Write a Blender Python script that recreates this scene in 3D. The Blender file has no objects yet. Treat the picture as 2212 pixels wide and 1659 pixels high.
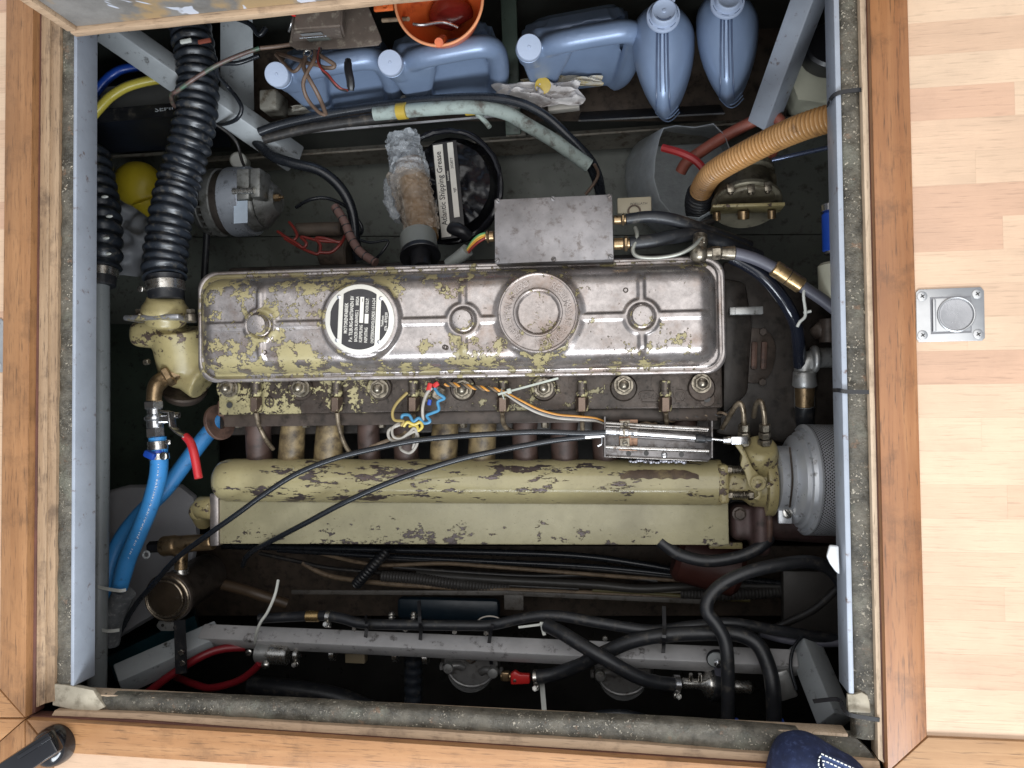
import bpy, bmesh, math, random
from mathutils import Vector, Matrix, noise
R = math.radians
random.seed(7)
scene = bpy.context.scene
COL = scene.collection
# ------------------------------------------------------------------ camera
H = 1.05                     # phone held about a metre above the cabin floor
FPX, CU, CV = 1640.0, 1106.0, 829.5
CAMROT = (Matrix.Rotation(R(8.617), 3, 'Y') @ Matrix.Rotation(R(1.515), 3, 'X') @ Matrix.Rotation(R(-0.584), 3, 'Z'))
cam_d = bpy.data.cameras.new('camera'); cam = bpy.data.objects.new('camera', cam_d); COL.objects.link(cam)
cam.matrix_world = Matrix.Translation((0, 0, H)) @ CAMROT.to_4x4()
cam_d.sensor_fit = 'HORIZONTAL'; cam_d.sensor_width = 36.0; cam_d.lens = 36.0 * FPX / 2212.0
cam_d.clip_start = 0.01; cam_d.clip_end = 60
scene.camera = cam
# ------------------------------------------------------------------ light
world = bpy.data.worlds.new('World'); scene.world = world; world.use_nodes = True
bg = world.node_tree.nodes['Background']; bg.inputs[0].default_value = (0.86, 0.91, 1.0, 1); bg.inputs[1].default_value = 0.56
def area(name, loc, target, sx, sy, power, col):
    d = bpy.data.lights.new(name, 'AREA'); d.shape = 'RECTANGLE'; d.size = sx; d.size_y = sy; d.energy = power; d.color = col
    o = bpy.data.objects.new(name, d); COL.objects.link(o); o.location = loc
    o.rotation_euler = (Vector(target) - Vector(loc)).to_track_quat('-Z', 'Y').to_euler(); return o
area('window_lamp', (0.45, -2.7, 2.0), (0.0, 0.0, -0.25), 3.4, 0.9, 190, (0.87, 0.935, 1.0))
area('ceiling_fill', (0.25, 0.1, 2.3), (0.0, 0.0, 0.0), 3.2, 2.6, 48, (1.0, 0.985, 0.96))  # unseen soft lamp added overhead to stand for the bright cabin interior
scene.view_settings.view_transform = 'Standard'; scene.view_settings.look = 'None'
scene.view_settings.exposure = 0.0; scene.view_settings.gamma = 1.0

# ------------------------------------------------------------------ coordinates
class Frame:
    def __init__(s, m): s.m = m; s.inv = m.inverted()
    def P(s, u, v, z):
        d = s.inv.to_3x3() @ (CAMROT @ Vector(((u - CU) / FPX, -(v - CV) / FPX, -1.0)))
        o = s.inv @ Vector((0, 0, H))
        return o + d * ((z - o.z) / d.z)
WF = Frame(Matrix.Identity(4)); W = WF.P
ENG_M = Matrix.Translation(W(1001, 692, -0.27)) @ (Matrix.Rotation(R(3.23), 4, 'Y') @ Matrix.Rotation(R(0.33), 4, 'X') @ Matrix.Rotation(R(0.275), 4, 'Z'))
EF = Frame(ENG_M); E = EF.P
def px(n, z=-0.3): return n * (H - z) / FPX

# ------------------------------------------------------------------ mesh builder
def basis(ax):
    ax = Vector(ax).normalized()
    t = Vector((0, 0, 1)) if abs(ax.z) < 0.9 else Vector((1, 0, 0))
    a = ax.cross(t).normalized(); return a, ax.cross(a).normalized(), ax
def spline(pts, sub=6):
    pts = [Vector(p) for p in pts]
    if len(pts) < 3 or sub < 2: return pts
    out = []
    for i in range(len(pts) - 1):
        p0 = pts[max(i - 1, 0)]; p1 = pts[i]; p2 = pts[i + 1]; p3 = pts[min(i + 2, len(pts) - 1)]
        for k in range(sub):
            t = k / sub; t2 = t * t; t3 = t2 * t
            out.append(0.5 * ((2 * p1) + (p2 - p0) * t + (2 * p0 - 5 * p1 + 4 * p2 - p3) * t2 + (3 * p1 - p0 - 3 * p2 + p3) * t3))
    out.append(pts[-1]); return out
def resample(pts, step):
    out = [pts[0].copy()]; acc = 0.0
    for a, b in zip(pts, pts[1:]):
        L = (b - a).length
        if L < 1e-9: continue
        d = step - acc
        while d <= L:
            out.append(a.lerp(b, d / L)); d += step
        acc = L - (d - step)
    return out
class B:
    def __init__(s): s.bm = bmesh.new()
    def loft(s, rings, cap0=True, cap1=True, closed=True):
        bm = s.bm; vr = [[bm.verts.new(p) for p in r] for r in rings]
        for a, b in zip(vr, vr[1:]):
            n = len(a)
            for i in range(n if closed else n - 1):
                try: bm.faces.new((a[i], a[(i + 1) % n], b[(i + 1) % n], b[i]))
                except ValueError: pass
        if cap0: bm.faces.new(list(reversed(vr[0])))
        if cap1: bm.faces.new(vr[-1])
        return s
    def box(s, c, size, M=None, bev=0.0, seg=2):
        t = bmesh.new(); bmesh.ops.create_cube(t, size=1.0)
        bmesh.ops.scale(t, vec=Vector(size), verts=t.verts)
        if bev > 0: bmesh.ops.bevel(t, geom=list(t.edges), offset=min(bev, min(size) * 0.49), segments=seg, profile=0.5, affect='EDGES')
        mm = Matrix.Translation(Vector(c)) @ (M.to_4x4() if M is not None else Matrix.Identity(4))
        bmesh.ops.transform(t, matrix=mm, verts=t.verts); s.join(t); return s
    def span(s, p0, p1, bev=0.0, seg=2):
        a = Vector(p0); b = Vector(p1); lo = Vector([min(x, y) for x, y in zip(a, b)]); hi = Vector([max(x, y) for x, y in zip(a, b)])
        return s.box((lo + hi) / 2, hi - lo, None, bev, seg)
    def join(s, t):
        m = bpy.data.meshes.new('tmp'); t.to_mesh(m); t.free(); s.bm.from_mesh(m); bpy.data.meshes.remove(m)
    def addmesh(s, m, M):
        n0 = len(s.bm.verts); s.bm.from_mesh(m); s.bm.verts.ensure_lookup_table()
        for v in s.bm.verts[n0:]: v.co = M @ v.co
    def bar(s, p0, p1, w, h, up=(0, 0, 1), bev=0.0):
        p0 = Vector(p0); p1 = Vector(p1); x = (p1 - p0).normalized(); y = Vector(up).cross(x).normalized(); z = x.cross(y)
        return s.box((p0 + p1) / 2, ((p1 - p0).length, w, h), Matrix((x, y, z)).transposed(), bev)
    def lathe(s, p, ax, prof, seg=24, cap0=True, cap1=True, rmod=None):
        a, b, c = basis(ax); p = Vector(p); rings = []
        for r, h in prof:
            rings.append([p + c * h + (a * math.cos(t) + b * math.sin(t)) * (r * (rmod(t) if rmod else 1)) for t in [2 * math.pi * i / seg for i in range(seg)]])
        return s.loft(rings, cap0, cap1)
    def cyl(s, p0, p1, r0, r1=None, seg=16, bev=0.0):
        p0 = Vector(p0); p1 = Vector(p1); L = (p1 - p0).length; r1 = r0 if r1 is None else r1
        if bev: prof = [(r0 - bev, 0), (r0, bev), (r1, L - bev), (r1 - bev, L)]
        else: prof = [(r0, 0), (r1, L)]
        return s.lathe(p0, p1 - p0, prof, seg)
    def hexn(s, p0, p1, r, ch=0.12):
        p0 = Vector(p0); p1 = Vector(p1); L = (p1 - p0).length
        return s.lathe(p0, p1 - p0, [(r * (1 - ch), 0), (r, r * ch), (r, L - r * ch), (r * (1 - ch), L)], 6)
    def tube(s, pts, r, seg=10, sub=6, step=None, rf=None, cap=True):
        pts = spline(pts, sub)
        if step: pts = resample(pts, step)
        n = len(pts); tang = [(pts[min(i + 1, n - 1)] - pts[max(i - 1, 0)]).normalized() for i in range(n)]
        a, b, c = basis(tang[0]); rings = []; d = 0.0
        for i in range(n):
            if i:
                d += (pts[i] - pts[i - 1]).length
                q = tang[i - 1].rotation_difference(tang[i]); a = q @ a
            a = (a - tang[i] * a.dot(tang[i])).normalized(); b = tang[i].cross(a)
            rr = r(i / (n - 1)) if callable(r) else r
            if rf: rr = rr * rf(d)
            rings.append([pts[i] + (a * math.cos(t) + b * math.sin(t)) * rr for t in [2 * math.pi * k / seg for k in range(seg)]])
        return s.loft(rings, cap, cap)
    def prism(s, poly, z0, z1, M=None, bev=0.0):
        t = bmesh.new(); vs = [t.verts.new((p[0], p[1], z0)) for p in poly]; f = t.faces.new(vs)
        r = bmesh.ops.extrude_face_region(t, geom=[f]); up = [g for g in r['geom'] if isinstance(g, bmesh.types.BMVert)]
        for v in up: v.co.z = z1
        bmesh.ops.recalc_face_normals(t, faces=t.faces)
        if bev: bmesh.ops.bevel(t, geom=list(t.edges), offset=bev, segments=2, profile=0.5, affect='EDGES')
        if M is not None: bmesh.ops.transform(t, matrix=M.to_4x4(), verts=t.verts)
        s.join(t); return s
    def ball(s, c, r, seg=16, sc=(1, 1, 1), M=None):
        t = bmesh.new(); bmesh.ops.create_uvsphere(t, u_segments=seg, v_segments=max(6, seg // 2), radius=r)
        mm = Matrix.Translation(Vector(c)) @ (M.to_4x4() if M is not None else Matrix.Identity(4)) @ Matrix.Diagonal((*sc, 1))
        bmesh.ops.transform(t, matrix=mm, verts=t.verts); s.join(t); return s
    def torus(s, c, ax, R0, r, seg=24, ss=8, a0=0, a1=2 * math.pi, sc=1.0):
        a, b, n = basis(ax); c = Vector(c); full = abs(a1 - a0) > 6.28; k = seg if full else seg + 1
        rings = []
        for i in range(k):
            t = a0 + (a1 - a0) * i / seg; d = a * math.cos(t) + b * math.sin(t)
            rings.append([c + d * (R0 + r * math.cos(q)) + n * (r * sc * math.sin(q)) for q in [2 * math.pi * j / ss for j in range(ss)]])
        if full: rings.append(rings[0]); s.loft(rings, False, False); bmesh.ops.remove_doubles(s.bm, verts=s.bm.verts, dist=1e-7)
        else: s.loft(rings)
        return s
    def jitter(s, amp, scale, seed=0):
        for v in s.bm.verts:
            v.co += noise.noise_vector(v.co * scale + Vector((seed, seed * 1.7, 3))) * amp
        return s
    def remesh(s, vox, smooth=6):
        m = bpy.data.meshes.new('tmp'); s.bm.to_mesh(m); o = bpy.data.objects.new('tmp', m); COL.objects.link(o)
        md = o.modifiers.new('r', 'REMESH'); md.mode = 'VOXEL'; md.voxel_size = vox
        if smooth: sm = o.modifiers.new('s', 'SMOOTH'); sm.iterations = smooth; sm.factor = 0.5
        dg = bpy.context.evaluated_depsgraph_get(); m2 = bpy.data.meshes.new_from_object(o.evaluated_get(dg))
        bpy.data.objects.remove(o); bpy.data.meshes.remove(m)
        s.bm.free(); s.bm = bmesh.new(); s.bm.from_mesh(m2); bpy.data.meshes.remove(m2); return s
ORG = {}
def finish(o, label=None, cat=None, group=None, kind=None):
    if label: o['label'] = label
    if cat: o['category'] = cat
    if group: o['group'] = group
    if kind: o['kind'] = kind
    return o
def obj(name, b, m, parent=None, sharp=38, label=None):
    bm = b.bm; bmesh.ops.recalc_face_normals(bm, faces=bm.faces)
    xs = [v.co for v in bm.verts]; lo = Vector([min(p[i] for p in xs) for i in range(3)]); hi = Vector([max(p[i] for p in xs) for i in range(3)]); c = (lo + hi) / 2
    for v in bm.verts: v.co -= c
    me = bpy.data.meshes.new(name); bm.to_mesh(me); bm.free()
    for p in me.polygons: p.use_smooth = True
    me.set_sharp_from_angle(angle=R(sharp))
    me.materials.append(m)
    o = bpy.data.objects.new(name, me); COL.objects.link(o)
    if parent is not None: o.parent = parent; o.location = c - ORG[parent.name]
    else: o.location = c
    ORG[o.name] = c
    if label: o['label'] = label
    return o
def solo(name, b, m, label, cat, group=None, kind=None, sharp=38):
    return finish(obj(name, b, m, None, sharp), label, cat, group, kind)
def thing(name, loc, label, cat, group=None, kind=None):
    o = bpy.data.objects.new(name, None); o.empty_display_size = 0.03; COL.objects.link(o); o.location = loc; ORG[o.name] = Vector(loc)
    return finish(o, label, cat, group, kind)
def dup(src, at, rot=None, scale=None):
    o = src.copy(); COL.objects.link(o); c = Vector(at)
    o.location = c - (ORG[src.parent.name] if src.parent else Vector()); ORG[o.name] = c
    if rot is not None: o.rotation_euler = rot
    if scale: o.scale = (scale,) * 3 if isinstance(scale, (int, float)) else scale
    return o
_tc = {}
def text_mesh(t, bold=0.0, ext=0.0):
    k = (t, bold, ext)
    if k not in _tc:
        c = bpy.data.curves.new('t', 'FONT'); c.body = t; c.size = 1.0; c.offset = bold; c.extrude = ext; c.resolution_u = 2
        o = bpy.data.objects.new('t', c); COL.objects.link(o)
        dg = bpy.context.evaluated_depsgraph_get(); _tc[k] = bpy.data.meshes.new_from_object(o.evaluated_get(dg))
        bpy.data.objects.remove(o); bpy.data.curves.remove(c)
    return _tc[k]
def put_text(b, t, M, height, length=None, bold=0.0, ext=0.0):
    m = text_mesh(t, bold, ext); xs = [v.co.x for v in m.vertices]; w = max(xs) - min(xs)
    sy = height / 0.70; sx = (length / w) if length else sy
    b.addmesh(m, M @ Matrix.Diagonal((sx, sy, sy, 1)) @ Matrix.Translation((-min(xs), 0, 0)))
def path_text(b, t, pts, up, height, bold=0.02, ext=0.01, off=None, gap=0.18):
    """letters one after another along a path; 'up' is the direction facing the reader"""
    up = Vector(up); L = [0.0]
    for a, c in zip(pts, pts[1:]): L.append(L[-1] + (c - a).length)
    d = 0.0; sy = height / 0.70
    for ch in t:
        if ch == ' ': d += sy * 0.35; continue
        m = text_mesh(ch, bold, ext); xs = [v.co.x for v in m.vertices]; w = (max(xs) - min(xs)) * sy
        mid = d + w / 2
        if mid > L[-1]: break
        i = max(k for k in range(len(L)) if L[k] <= mid); i = min(i, len(pts) - 2)
        p = pts[i].lerp(pts[i + 1], (mid - L[i]) / max(L[i + 1] - L[i], 1e-9)); x = (pts[i + 1] - pts[i]).normalized()
        z = (up - x * up.dot(x)).normalized(); y = z.cross(x)
        rot = Matrix((x, y, z)).transposed().to_4x4()
        b.addmesh(m, Matrix.Translation(p + (off(p, y, z) if off else Vector())) @ rot @ Matrix.Diagonal((sy, sy, sy, 1)) @ Matrix.Translation((-(min(xs) + max(xs)) / 2, -0.35, 0)))
        d += w + sy * gap
# ------------------------------------------------------------------ materials
def newmat(name):
    m = bpy.data.materials.new(name); m.use_nodes = True; nt = m.node_tree
    return m, nt, nt.nodes['Principled BSDF']
def N(nt, typ, **kw):
    n = nt.nodes.new(typ)
    for k, v in kw.items():
        if k in n.inputs: n.inputs[k].default_value = v
        else: setattr(n, k, v)
    return n
def coords(nt, scale=(1, 1, 1), rnd=True):
    tc = N(nt, 'ShaderNodeTexCoord'); mp = N(nt, 'ShaderNodeMapping'); nt.links.new(tc.outputs['Object'], mp.inputs[0]); mp.inputs['Scale'].default_value = scale
    if rnd:
        oi = N(nt, 'ShaderNodeObjectInfo'); mu = N(nt, 'ShaderNodeMath', operation='MULTIPLY'); nt.links.new(oi.outputs['Random'], mu.inputs[0]); mu.inputs[1].default_value = 20.0
        nt.links.new(mu.outputs[0], mp.inputs['Location'])
    return mp.outputs[0]
def ntex(nt, co, sc, det=5, rough=0.6, dist=0.0):
    n = N(nt, 'ShaderNodeTexNoise'); nt.links.new(co, n.inputs['Vector']); n.inputs['Scale'].default_value = sc; n.inputs['Detail'].default_value = det
    n.inputs['Roughness'].default_value = rough; n.inputs['Distortion'].default_value = dist; return n.outputs[0]
def ramp(nt, f, lo, hi, a=(0, 0, 0, 1), b=(1, 1, 1, 1)):
    r = N(nt, 'ShaderNodeValToRGB'); nt.links.new(f, r.inputs[0]); e = r.color_ramp.elements; e[0].position = lo; e[1].position = hi; e[0].color = a; e[1].color = b; return r.outputs[0]
def mix(nt, f, a, b, typ='MIX'):
    n = N(nt, 'ShaderNodeMix', data_type='RGBA', blend_type=typ)
    for s, x in ((0, f), (6, a), (7, b)):
        if hasattr(x, 'is_output'): nt.links.new(x, n.inputs[s])
        elif s == 0: n.inputs[0].default_value = x
        else: n.inputs[s].default_value = (*x, 1) if len(x) == 3 else x
    return n.outputs[2]
def mathn(nt, op, a, b=0.0):
    n = N(nt, 'ShaderNodeMath', operation=op)
    for s, x in ((0, a), (1, b)):
        if hasattr(x, 'is_output'): nt.links.new(x, n.inputs[s])
        else: n.inputs[s].default_value = x
    return n.outputs[0]
def bump(nt, bs, h, strength, dist=0.002):
    n = N(nt, 'ShaderNodeBump'); n.inputs['Strength'].default_value = strength; n.inputs['Distance'].default_value = dist
    nt.links.new(h, n.inputs['Height']); nt.links.new(n.outputs[0], bs.inputs['Normal'])
def mat(name, col, rough=0.5, metal=0.0, var=0.25, vs=12, dirt=None, damt=0.5, ds=25, bmp=0.15, bsc=180, spec=0.5, rvar=0.15, coat=0.0):
    m, nt, bs = newmat(name); co = coords(nt)
    n1 = ntex(nt, co, vs); dark = tuple(c * (1 - var) for c in col); lite = tuple(min(1, c * (1 + var * 0.6)) for c in col)
    c = mix(nt, ramp(nt, n1, 0.3, 0.7), dark, lite)
    if dirt:
        n2 = ntex(nt, co, ds, 7, 0.68); c = mix(nt, ramp(nt, n2, 0.62 - damt * 0.25, 0.72 - damt * 0.1), c, dirt)
    nt.links.new(c, bs.inputs['Base Color']); bs.inputs['Metallic'].default_value = metal; bs.inputs['Specular IOR Level'].default_value = spec
    n3 = ntex(nt, co, vs * 3, 4); nt.links.new(mathn(nt, 'ADD', mathn(nt, 'MULTIPLY', n3, rvar * 2), rough - rvar), bs.inputs['Roughness'])
    if bmp: bump(nt, bs, ntex(nt, co, bsc, 4), bmp, 0.001)
    if coat: bs.inputs['Coat Weight'].default_value = coat; bs.inputs['Coat Roughness'].default_value = 0.15
    return m
def chip(name, paint, under, cover=0.5, sc=22, prough=0.38, urough=0.34, umetal=0.7, dirt=(0.02, 0.016, 0.012), damt=0.3, grad=None, gs=0.0, fine=0.25, stretch=(1, 1, 1), rim=0.75):
    """old paint flaked off in patches with its own thickness; grad biases how much is left along a local axis"""
    m, nt, bs = newmat(name); co = coords(nt, stretch, rnd=False); ci = coords(nt, rnd=False)
    a = ntex(nt, co, sc, 12, 0.70, 0.15); b = ntex(nt, co, sc * 0.24, 4, 0.55); e = ntex(nt, co, sc * 3.5, 6, 0.65)
    f = mathn(nt, 'ADD', mathn(nt, 'ADD', mathn(nt, 'MULTIPLY', a, 0.48), mathn(nt, 'MULTIPLY', b, 0.29)), mathn(nt, 'MULTIPLY', e, 0.23))
    if grad:
        tc = N(nt, 'ShaderNodeTexCoord'); sp = N(nt, 'ShaderNodeSeparateXYZ'); nt.links.new(tc.outputs['Object'], sp.inputs[0])
        for ax, g, ab in grad:
            v = sp.outputs[ax]
            if ab: v = mathn(nt, 'ABSOLUTE', v)
            f = mathn(nt, 'ADD', f, mathn(nt, 'MULTIPLY', v, g))
        f = mathn(nt, 'ADD', f, gs)
    th = 0.5 - (cover - 0.5) * 0.30
    mk = ramp(nt, f, th - 0.003, th + 0.003)
    edge = mathn(nt, 'MULTIPLY', ramp(nt, f, th - 0.016, th - 0.005), mathn(nt, 'SUBTRACT', 1.0, mk))
    n1 = ntex(nt, ci, 9); pc = mix(nt, ramp(nt, n1, 0.3, 0.7), tuple(c * 0.78 for c in paint), tuple(c * 1.1 for c in paint))
    n7 = ntex(nt, ci, 130, 5, 0.7); pc = mix(nt, mathn(nt, 'MULTIPLY', ramp(nt, n7, 0.55, 0.75), 0.35), pc, tuple(c * 0.5 for c in paint))
    n4 = ntex(nt, ci, 60, 8, 0.75); uc = mix(nt, ramp(nt, n4, 0.35, 0.65), tuple(c * 0.70 for c in under), tuple(c * 1.15 for c in under))
    n8 = ntex(nt, ci, 16, 6, 0.65); uc = mix(nt, mathn(nt, 'MULTIPLY', ramp(nt, n8, 0.48, 0.66), 0.7), uc, (under[0] * .62, under[1] * .50, under[2] * .42))
    uc = mix(nt, mathn(nt, 'MULTIPLY', edge, rim), uc, (0.05, 0.033, 0.022))
    c = mix(nt, mk, uc, pc)
    if dirt:
        n5 = ntex(nt, ci, 85, 9, 0.8); c = mix(nt, mathn(nt, 'MULTIPLY', ramp(nt, n5, 0.68 - damt * 0.2, 0.73 - damt * 0.16), 0.85), c, dirt)
        n6 = ntex(nt, ci, 5, 5, 0.65); c = mix(nt, mathn(nt, 'MULTIPLY', ramp(nt, n6, 0.52, 0.75), damt), c, dirt)
    nt.links.new(c, bs.inputs['Base Color'])
    nt.links.new(mathn(nt, 'MULTIPLY', mathn(nt, 'SUBTRACT', 1.0, mk), umetal), bs.inputs['Metallic'])
    rr = mathn(nt, 'ADD', mathn(nt, 'MULTIPLY', mk, prough - urough), urough)
    nt.links.new(mathn(nt, 'ADD', rr, mathn(nt, 'MULTIPLY', mathn(nt, 'SUBTRACT', ntex(nt, ci, 40, 5), 0.5), 0.35)), bs.inputs['Roughness'])
    hh = mathn(nt, 'ADD', mathn(nt, 'MULTIPLY', mk, 1.0), mathn(nt, 'MULTIPLY', ntex(nt, ci, 140, 6, 0.7), fine))
    bump(nt, bs, hh, 0.8, 0.0010)
    return m
def wood(name, c1, c2, axis, fine=1.0, rough=0.42, dark=(0.06, 0.03, 0.015), pores=0.5, coat=0.12, grime=0.0):
    m, nt, bs = newmat(name); s = [70 * fine] * 3; s[axis] = 2.2 * fine; co = coords(nt, s)
    g = ntex(nt, co, 1.0, 7, 0.65, 0.6); s2 = [420 * fine] * 3; s2[axis] = 26 * fine; co2 = coords(nt, s2); p = ntex(nt, co2, 1.0, 3, 0.6)
    co3 = coords(nt, (3, 3, 3)); w = ntex(nt, co3, 2.0, 5)
    c = mix(nt, ramp(nt, g, 0.3, 0.7), c1, c2); c = mix(nt, mathn(nt, 'MULTIPLY', ramp(nt, w, 0.4, 0.7), 0.45), c, tuple(x * 0.68 for x in c1))
    c = mix(nt, mathn(nt, 'MULTIPLY', ramp(nt, p, 0.56, 0.70), pores), c, dark)
    if grime:
        q = ntex(nt, co3, 5.0, 8, 0.7); c = mix(nt, mathn(nt, 'MULTIPLY', ramp(nt, q, 0.52, 0.66), grime), c, dark)
        s3 = [60 * fine] * 3; s3[axis] = 6 * fine; q2 = ntex(nt, coords(nt, s3), 1.0, 6, 0.7); c = mix(nt, mathn(nt, 'MULTIPLY', ramp(nt, q2, 0.64, 0.70), grime), c, dark)
    nt.links.new(c, bs.inputs['Base Color']); nt.links.new(mathn(nt, 'ADD', mathn(nt, 'MULTIPLY', g, 0.25), rough - 0.12), bs.inputs['Roughness'])
    bump(nt, bs, p, 0.3, 0.0007)
    if coat: bs.inputs['Coat Weight'].default_value = coat; bs.inputs['Coat Roughness'].default_value = 0.22
    return m
def film(name, col, alpha, rough=0.12):
    m, nt, bs = newmat(name); co = coords(nt); bs.inputs['Base Color'].default_value = (*col, 1); bs.inputs['Roughness'].default_value = rough; bs.inputs['Specular IOR Level'].default_value = 0.7
    n = ntex(nt, co, 30, 4); nt.links.new(mathn(nt, 'ADD', mathn(nt, 'MULTIPLY', n, 0.5), alpha - 0.25), bs.inputs['Alpha']); bump(nt, bs, ntex(nt, co, 160, 4, 0.6), 0.7, 0.003); return m
# ------------------------------------------------------------------ palette
OLIVE = (0.335, 0.285, 0.145)
M_trimL = wood('trim_oak', (0.285, 0.130, 0.050), (0.405, 0.205, 0.088), 1, pores=.6, grime=.35)
M_trimR = wood('trim_red', (0.255, 0.100, 0.036), (0.37, 0.170, 0.068), 1, pores=.65, grime=.45)
M_trimB = wood('trim_bottom', (0.35, 0.165, 0.066), (0.47, 0.25, 0.112), 0, pores=.6, grime=.35)
M_groove = mat('shaded_groove', (0.10, 0.035, 0.022), 0.7, 0, 0.4, 20)  # maroon groove tone, with the shade of the recess put into the colour
M_plyL = wood('ply_edge', (0.27, 0.17, 0.095), (0.42, 0.29, 0.18), 1, 1.2, 0.75, (0.05, 0.03, 0.02), 0.8, 0, .6)
M_plyR = wood('pale_strip', (0.52, 0.38, 0.25), (0.64, 0.50, 0.36), 1, 1.2, 0.7, (0.12, 0.07, 0.04), 0.55, 0, .4)
M_plyB = wood('pale_strip_b', (0.40, 0.27, 0.17), (0.52, 0.37, 0.24), 0, 1.2, 0.7, (0.10, 0.06, 0.04), 0.6, 0, .55)
def floor_mat(name, c):
    return wood(name, tuple(x * 0.94 for x in c), tuple(min(1, x * 1.05) for x in c), 0, 0.9, 0.40, tuple(x * 0.5 for x in c), 0.42, 0.15, .12)
M_floor = [floor_mat('beech_%d' % i, c) for i, c in enumerate([(0.60, 0.41, 0.275), (0.615, 0.425, 0.285), (0.58, 0.385, 0.255), (0.545, 0.34, 0.225), (0.63, 0.45, 0.305)])]
def gasket_mat():
    m, nt, bs = newmat('mossy_gasket'); co = coords(nt); a = ntex(nt, co, 34, 8, 0.72)
    c = mix(nt, ramp(nt, a, 0.38, 0.62), (0.042, 0.037, 0.027), (0.140, 0.124, 0.095)); b = ntex(nt, co, 11, 6, .6); c = mix(nt, mathn(nt, 'MULTIPLY', ramp(nt, b, 0.54, 0.66), 0.65), c, (0.19, 0.19, 0.145))
    d = ntex(nt, co, 60, 6, .7); c = mix(nt, mathn(nt, 'MULTIPLY', ramp(nt, d, 0.60, 0.68), 0.7), c, (0.21, 0.125, 0.075))
    on = None
    for sc_, thr, dd in ((190, .80, .28), (330, .78, .32), (110, .93, .22)):
        wv = N(nt, 'ShaderNodeVectorMath', operation='ADD'); nz = N(nt, 'ShaderNodeTexNoise'); nz.inputs['Scale'].default_value = 160; nt.links.new(co, nz.inputs['Vector']); ns = N(nt, 'ShaderNodeVectorMath', operation='SCALE'); nt.links.new(nz.outputs[1], ns.inputs[0]); ns.inputs['Scale'].default_value = .012; nt.links.new(co, wv.inputs[0]); nt.links.new(ns.outputs[0], wv.inputs[1])
        v = N(nt, 'ShaderNodeTexVoronoi'); nt.links.new(wv.outputs[0], v.inputs['Vector']); v.inputs['Scale'].default_value = sc_
        g = N(nt, 'ShaderNodeSeparateColor'); nt.links.new(v.outputs['Color'], g.inputs[0])
        o = mathn(nt, 'MULTIPLY', mathn(nt, 'GREATER_THAN', g.outputs[0], thr), mathn(nt, 'LESS_THAN', v.outputs['Distance'], dd))
        on = o if on is None else mathn(nt, 'MAXIMUM', on, o)
    on = mathn(nt, 'MULTIPLY', on, ramp(nt, ntex(nt, co, 13, 4), 0.42, 0.58))
    c = mix(nt, mathn(nt, 'MULTIPLY', on, 0.8), c, (0.52, 0.46, 0.36)); nt.links.new(c, bs.inputs['Base Color'])  # sparkle painted into the colour as pale specks
    nt.links.new(mathn(nt, 'ADD', mathn(nt, 'MULTIPLY', a, .5), .12), bs.inputs['Roughness'])
    bump(nt, bs, mathn(nt, 'ADD', ntex(nt, co, 70, 8, 0.75), mathn(nt, 'MULTIPLY', on, 0.7)), 1.0, 0.004); return m
M_gasket = gasket_mat()
M_tape = mat('beige_tape', (0.42, 0.37, 0.28), 0.6, 0, 0.2, 30, (0.2, 0.17, 0.12), 0.5, 40)
M_steelgrey = mat('grey_paint', (0.32, 0.35, 0.40), 0.40, 0, 0.14, 14, (0.12, 0.07, 0.05), 0.10, 60, 0.15, 120)
M_beam = mat('beam_grey', (0.33, 0.35, 0.36), 0.42, 0, 0.16, 16, (0.05, 0.045, 0.04), 0.12, 45, 0.1, 120)
M_beam2 = mat('beam_dull', (0.40, 0.39, 0.39), 0.42, 0, 0.18, 16, (0.06, 0.05, 0.045), 0.2, 45, 0.1, 120)
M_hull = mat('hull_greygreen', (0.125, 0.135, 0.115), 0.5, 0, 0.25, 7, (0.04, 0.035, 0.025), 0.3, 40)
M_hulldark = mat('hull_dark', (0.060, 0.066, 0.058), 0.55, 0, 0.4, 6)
M_green = mat('dark_green_paint', (0.085, 0.115, 0.09), 0.45, 0, 0.3, 9, (0.02, 0.02, 0.015), 0.2, 40)
M_bilge = mat('bilge_black', (0.030, 0.029, 0.027), 0.32, 0, 0.4, 9)
M_rustbrown = mat('dirty_brown', (0.085, 0.062, 0.045), 0.65, 0, 0.4, 16, (0.03, 0.02, 0.015), 0.5, 50)
M_rubber = mat('black_rubber', (0.016, 0.017, 0.020), 0.42, 0, 0.35, 20, (0.065, 0.058, 0.05), 0.28, 60, 0.2, 120)
M_rubberhi = mat('black_hose', (0.019, 0.023, 0.030), 0.32, 0, 0.35, 20, (0.085, 0.078, 0.068), 0.30, 70, 0.25, 120)
M_cable = mat('black_cable', (0.014, 0.016, 0.020), 0.28, 0, 0.2, 20)
M_zinc = mat('zinc', (0.62, 0.60, 0.56), 0.26, 0.95, 0.2, 60, (0.10, 0.08, 0.05), 0.25, 80)
M_steel = mat('bright_steel', (0.66, 0.66, 0.67), 0.22, 0.95, 0.12, 40)
M_alu = mat('cast_aluminium', (0.42, 0.42, 0.41), 0.42, 0.75, 0.2, 40, (0.08, 0.07, 0.05), 0.3, 60)
M_brass = mat('old_brass', (0.36, 0.25, 0.14), 0.33, 0.85, 0.35, 40, (0.05, 0.035, 0.02), 0.4, 50)
M_white = mat('white_nylon', (0.62, 0.63, 0.58), 0.45, 0, 0.1)
M_blackpl = mat('black_plastic', (0.012, 0.012, 0.014), 0.35, 0, 0.2)
M_red = mat('red_plastic', (0.50, 0.02, 0.018), 0.35, 0, 0.15)

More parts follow.
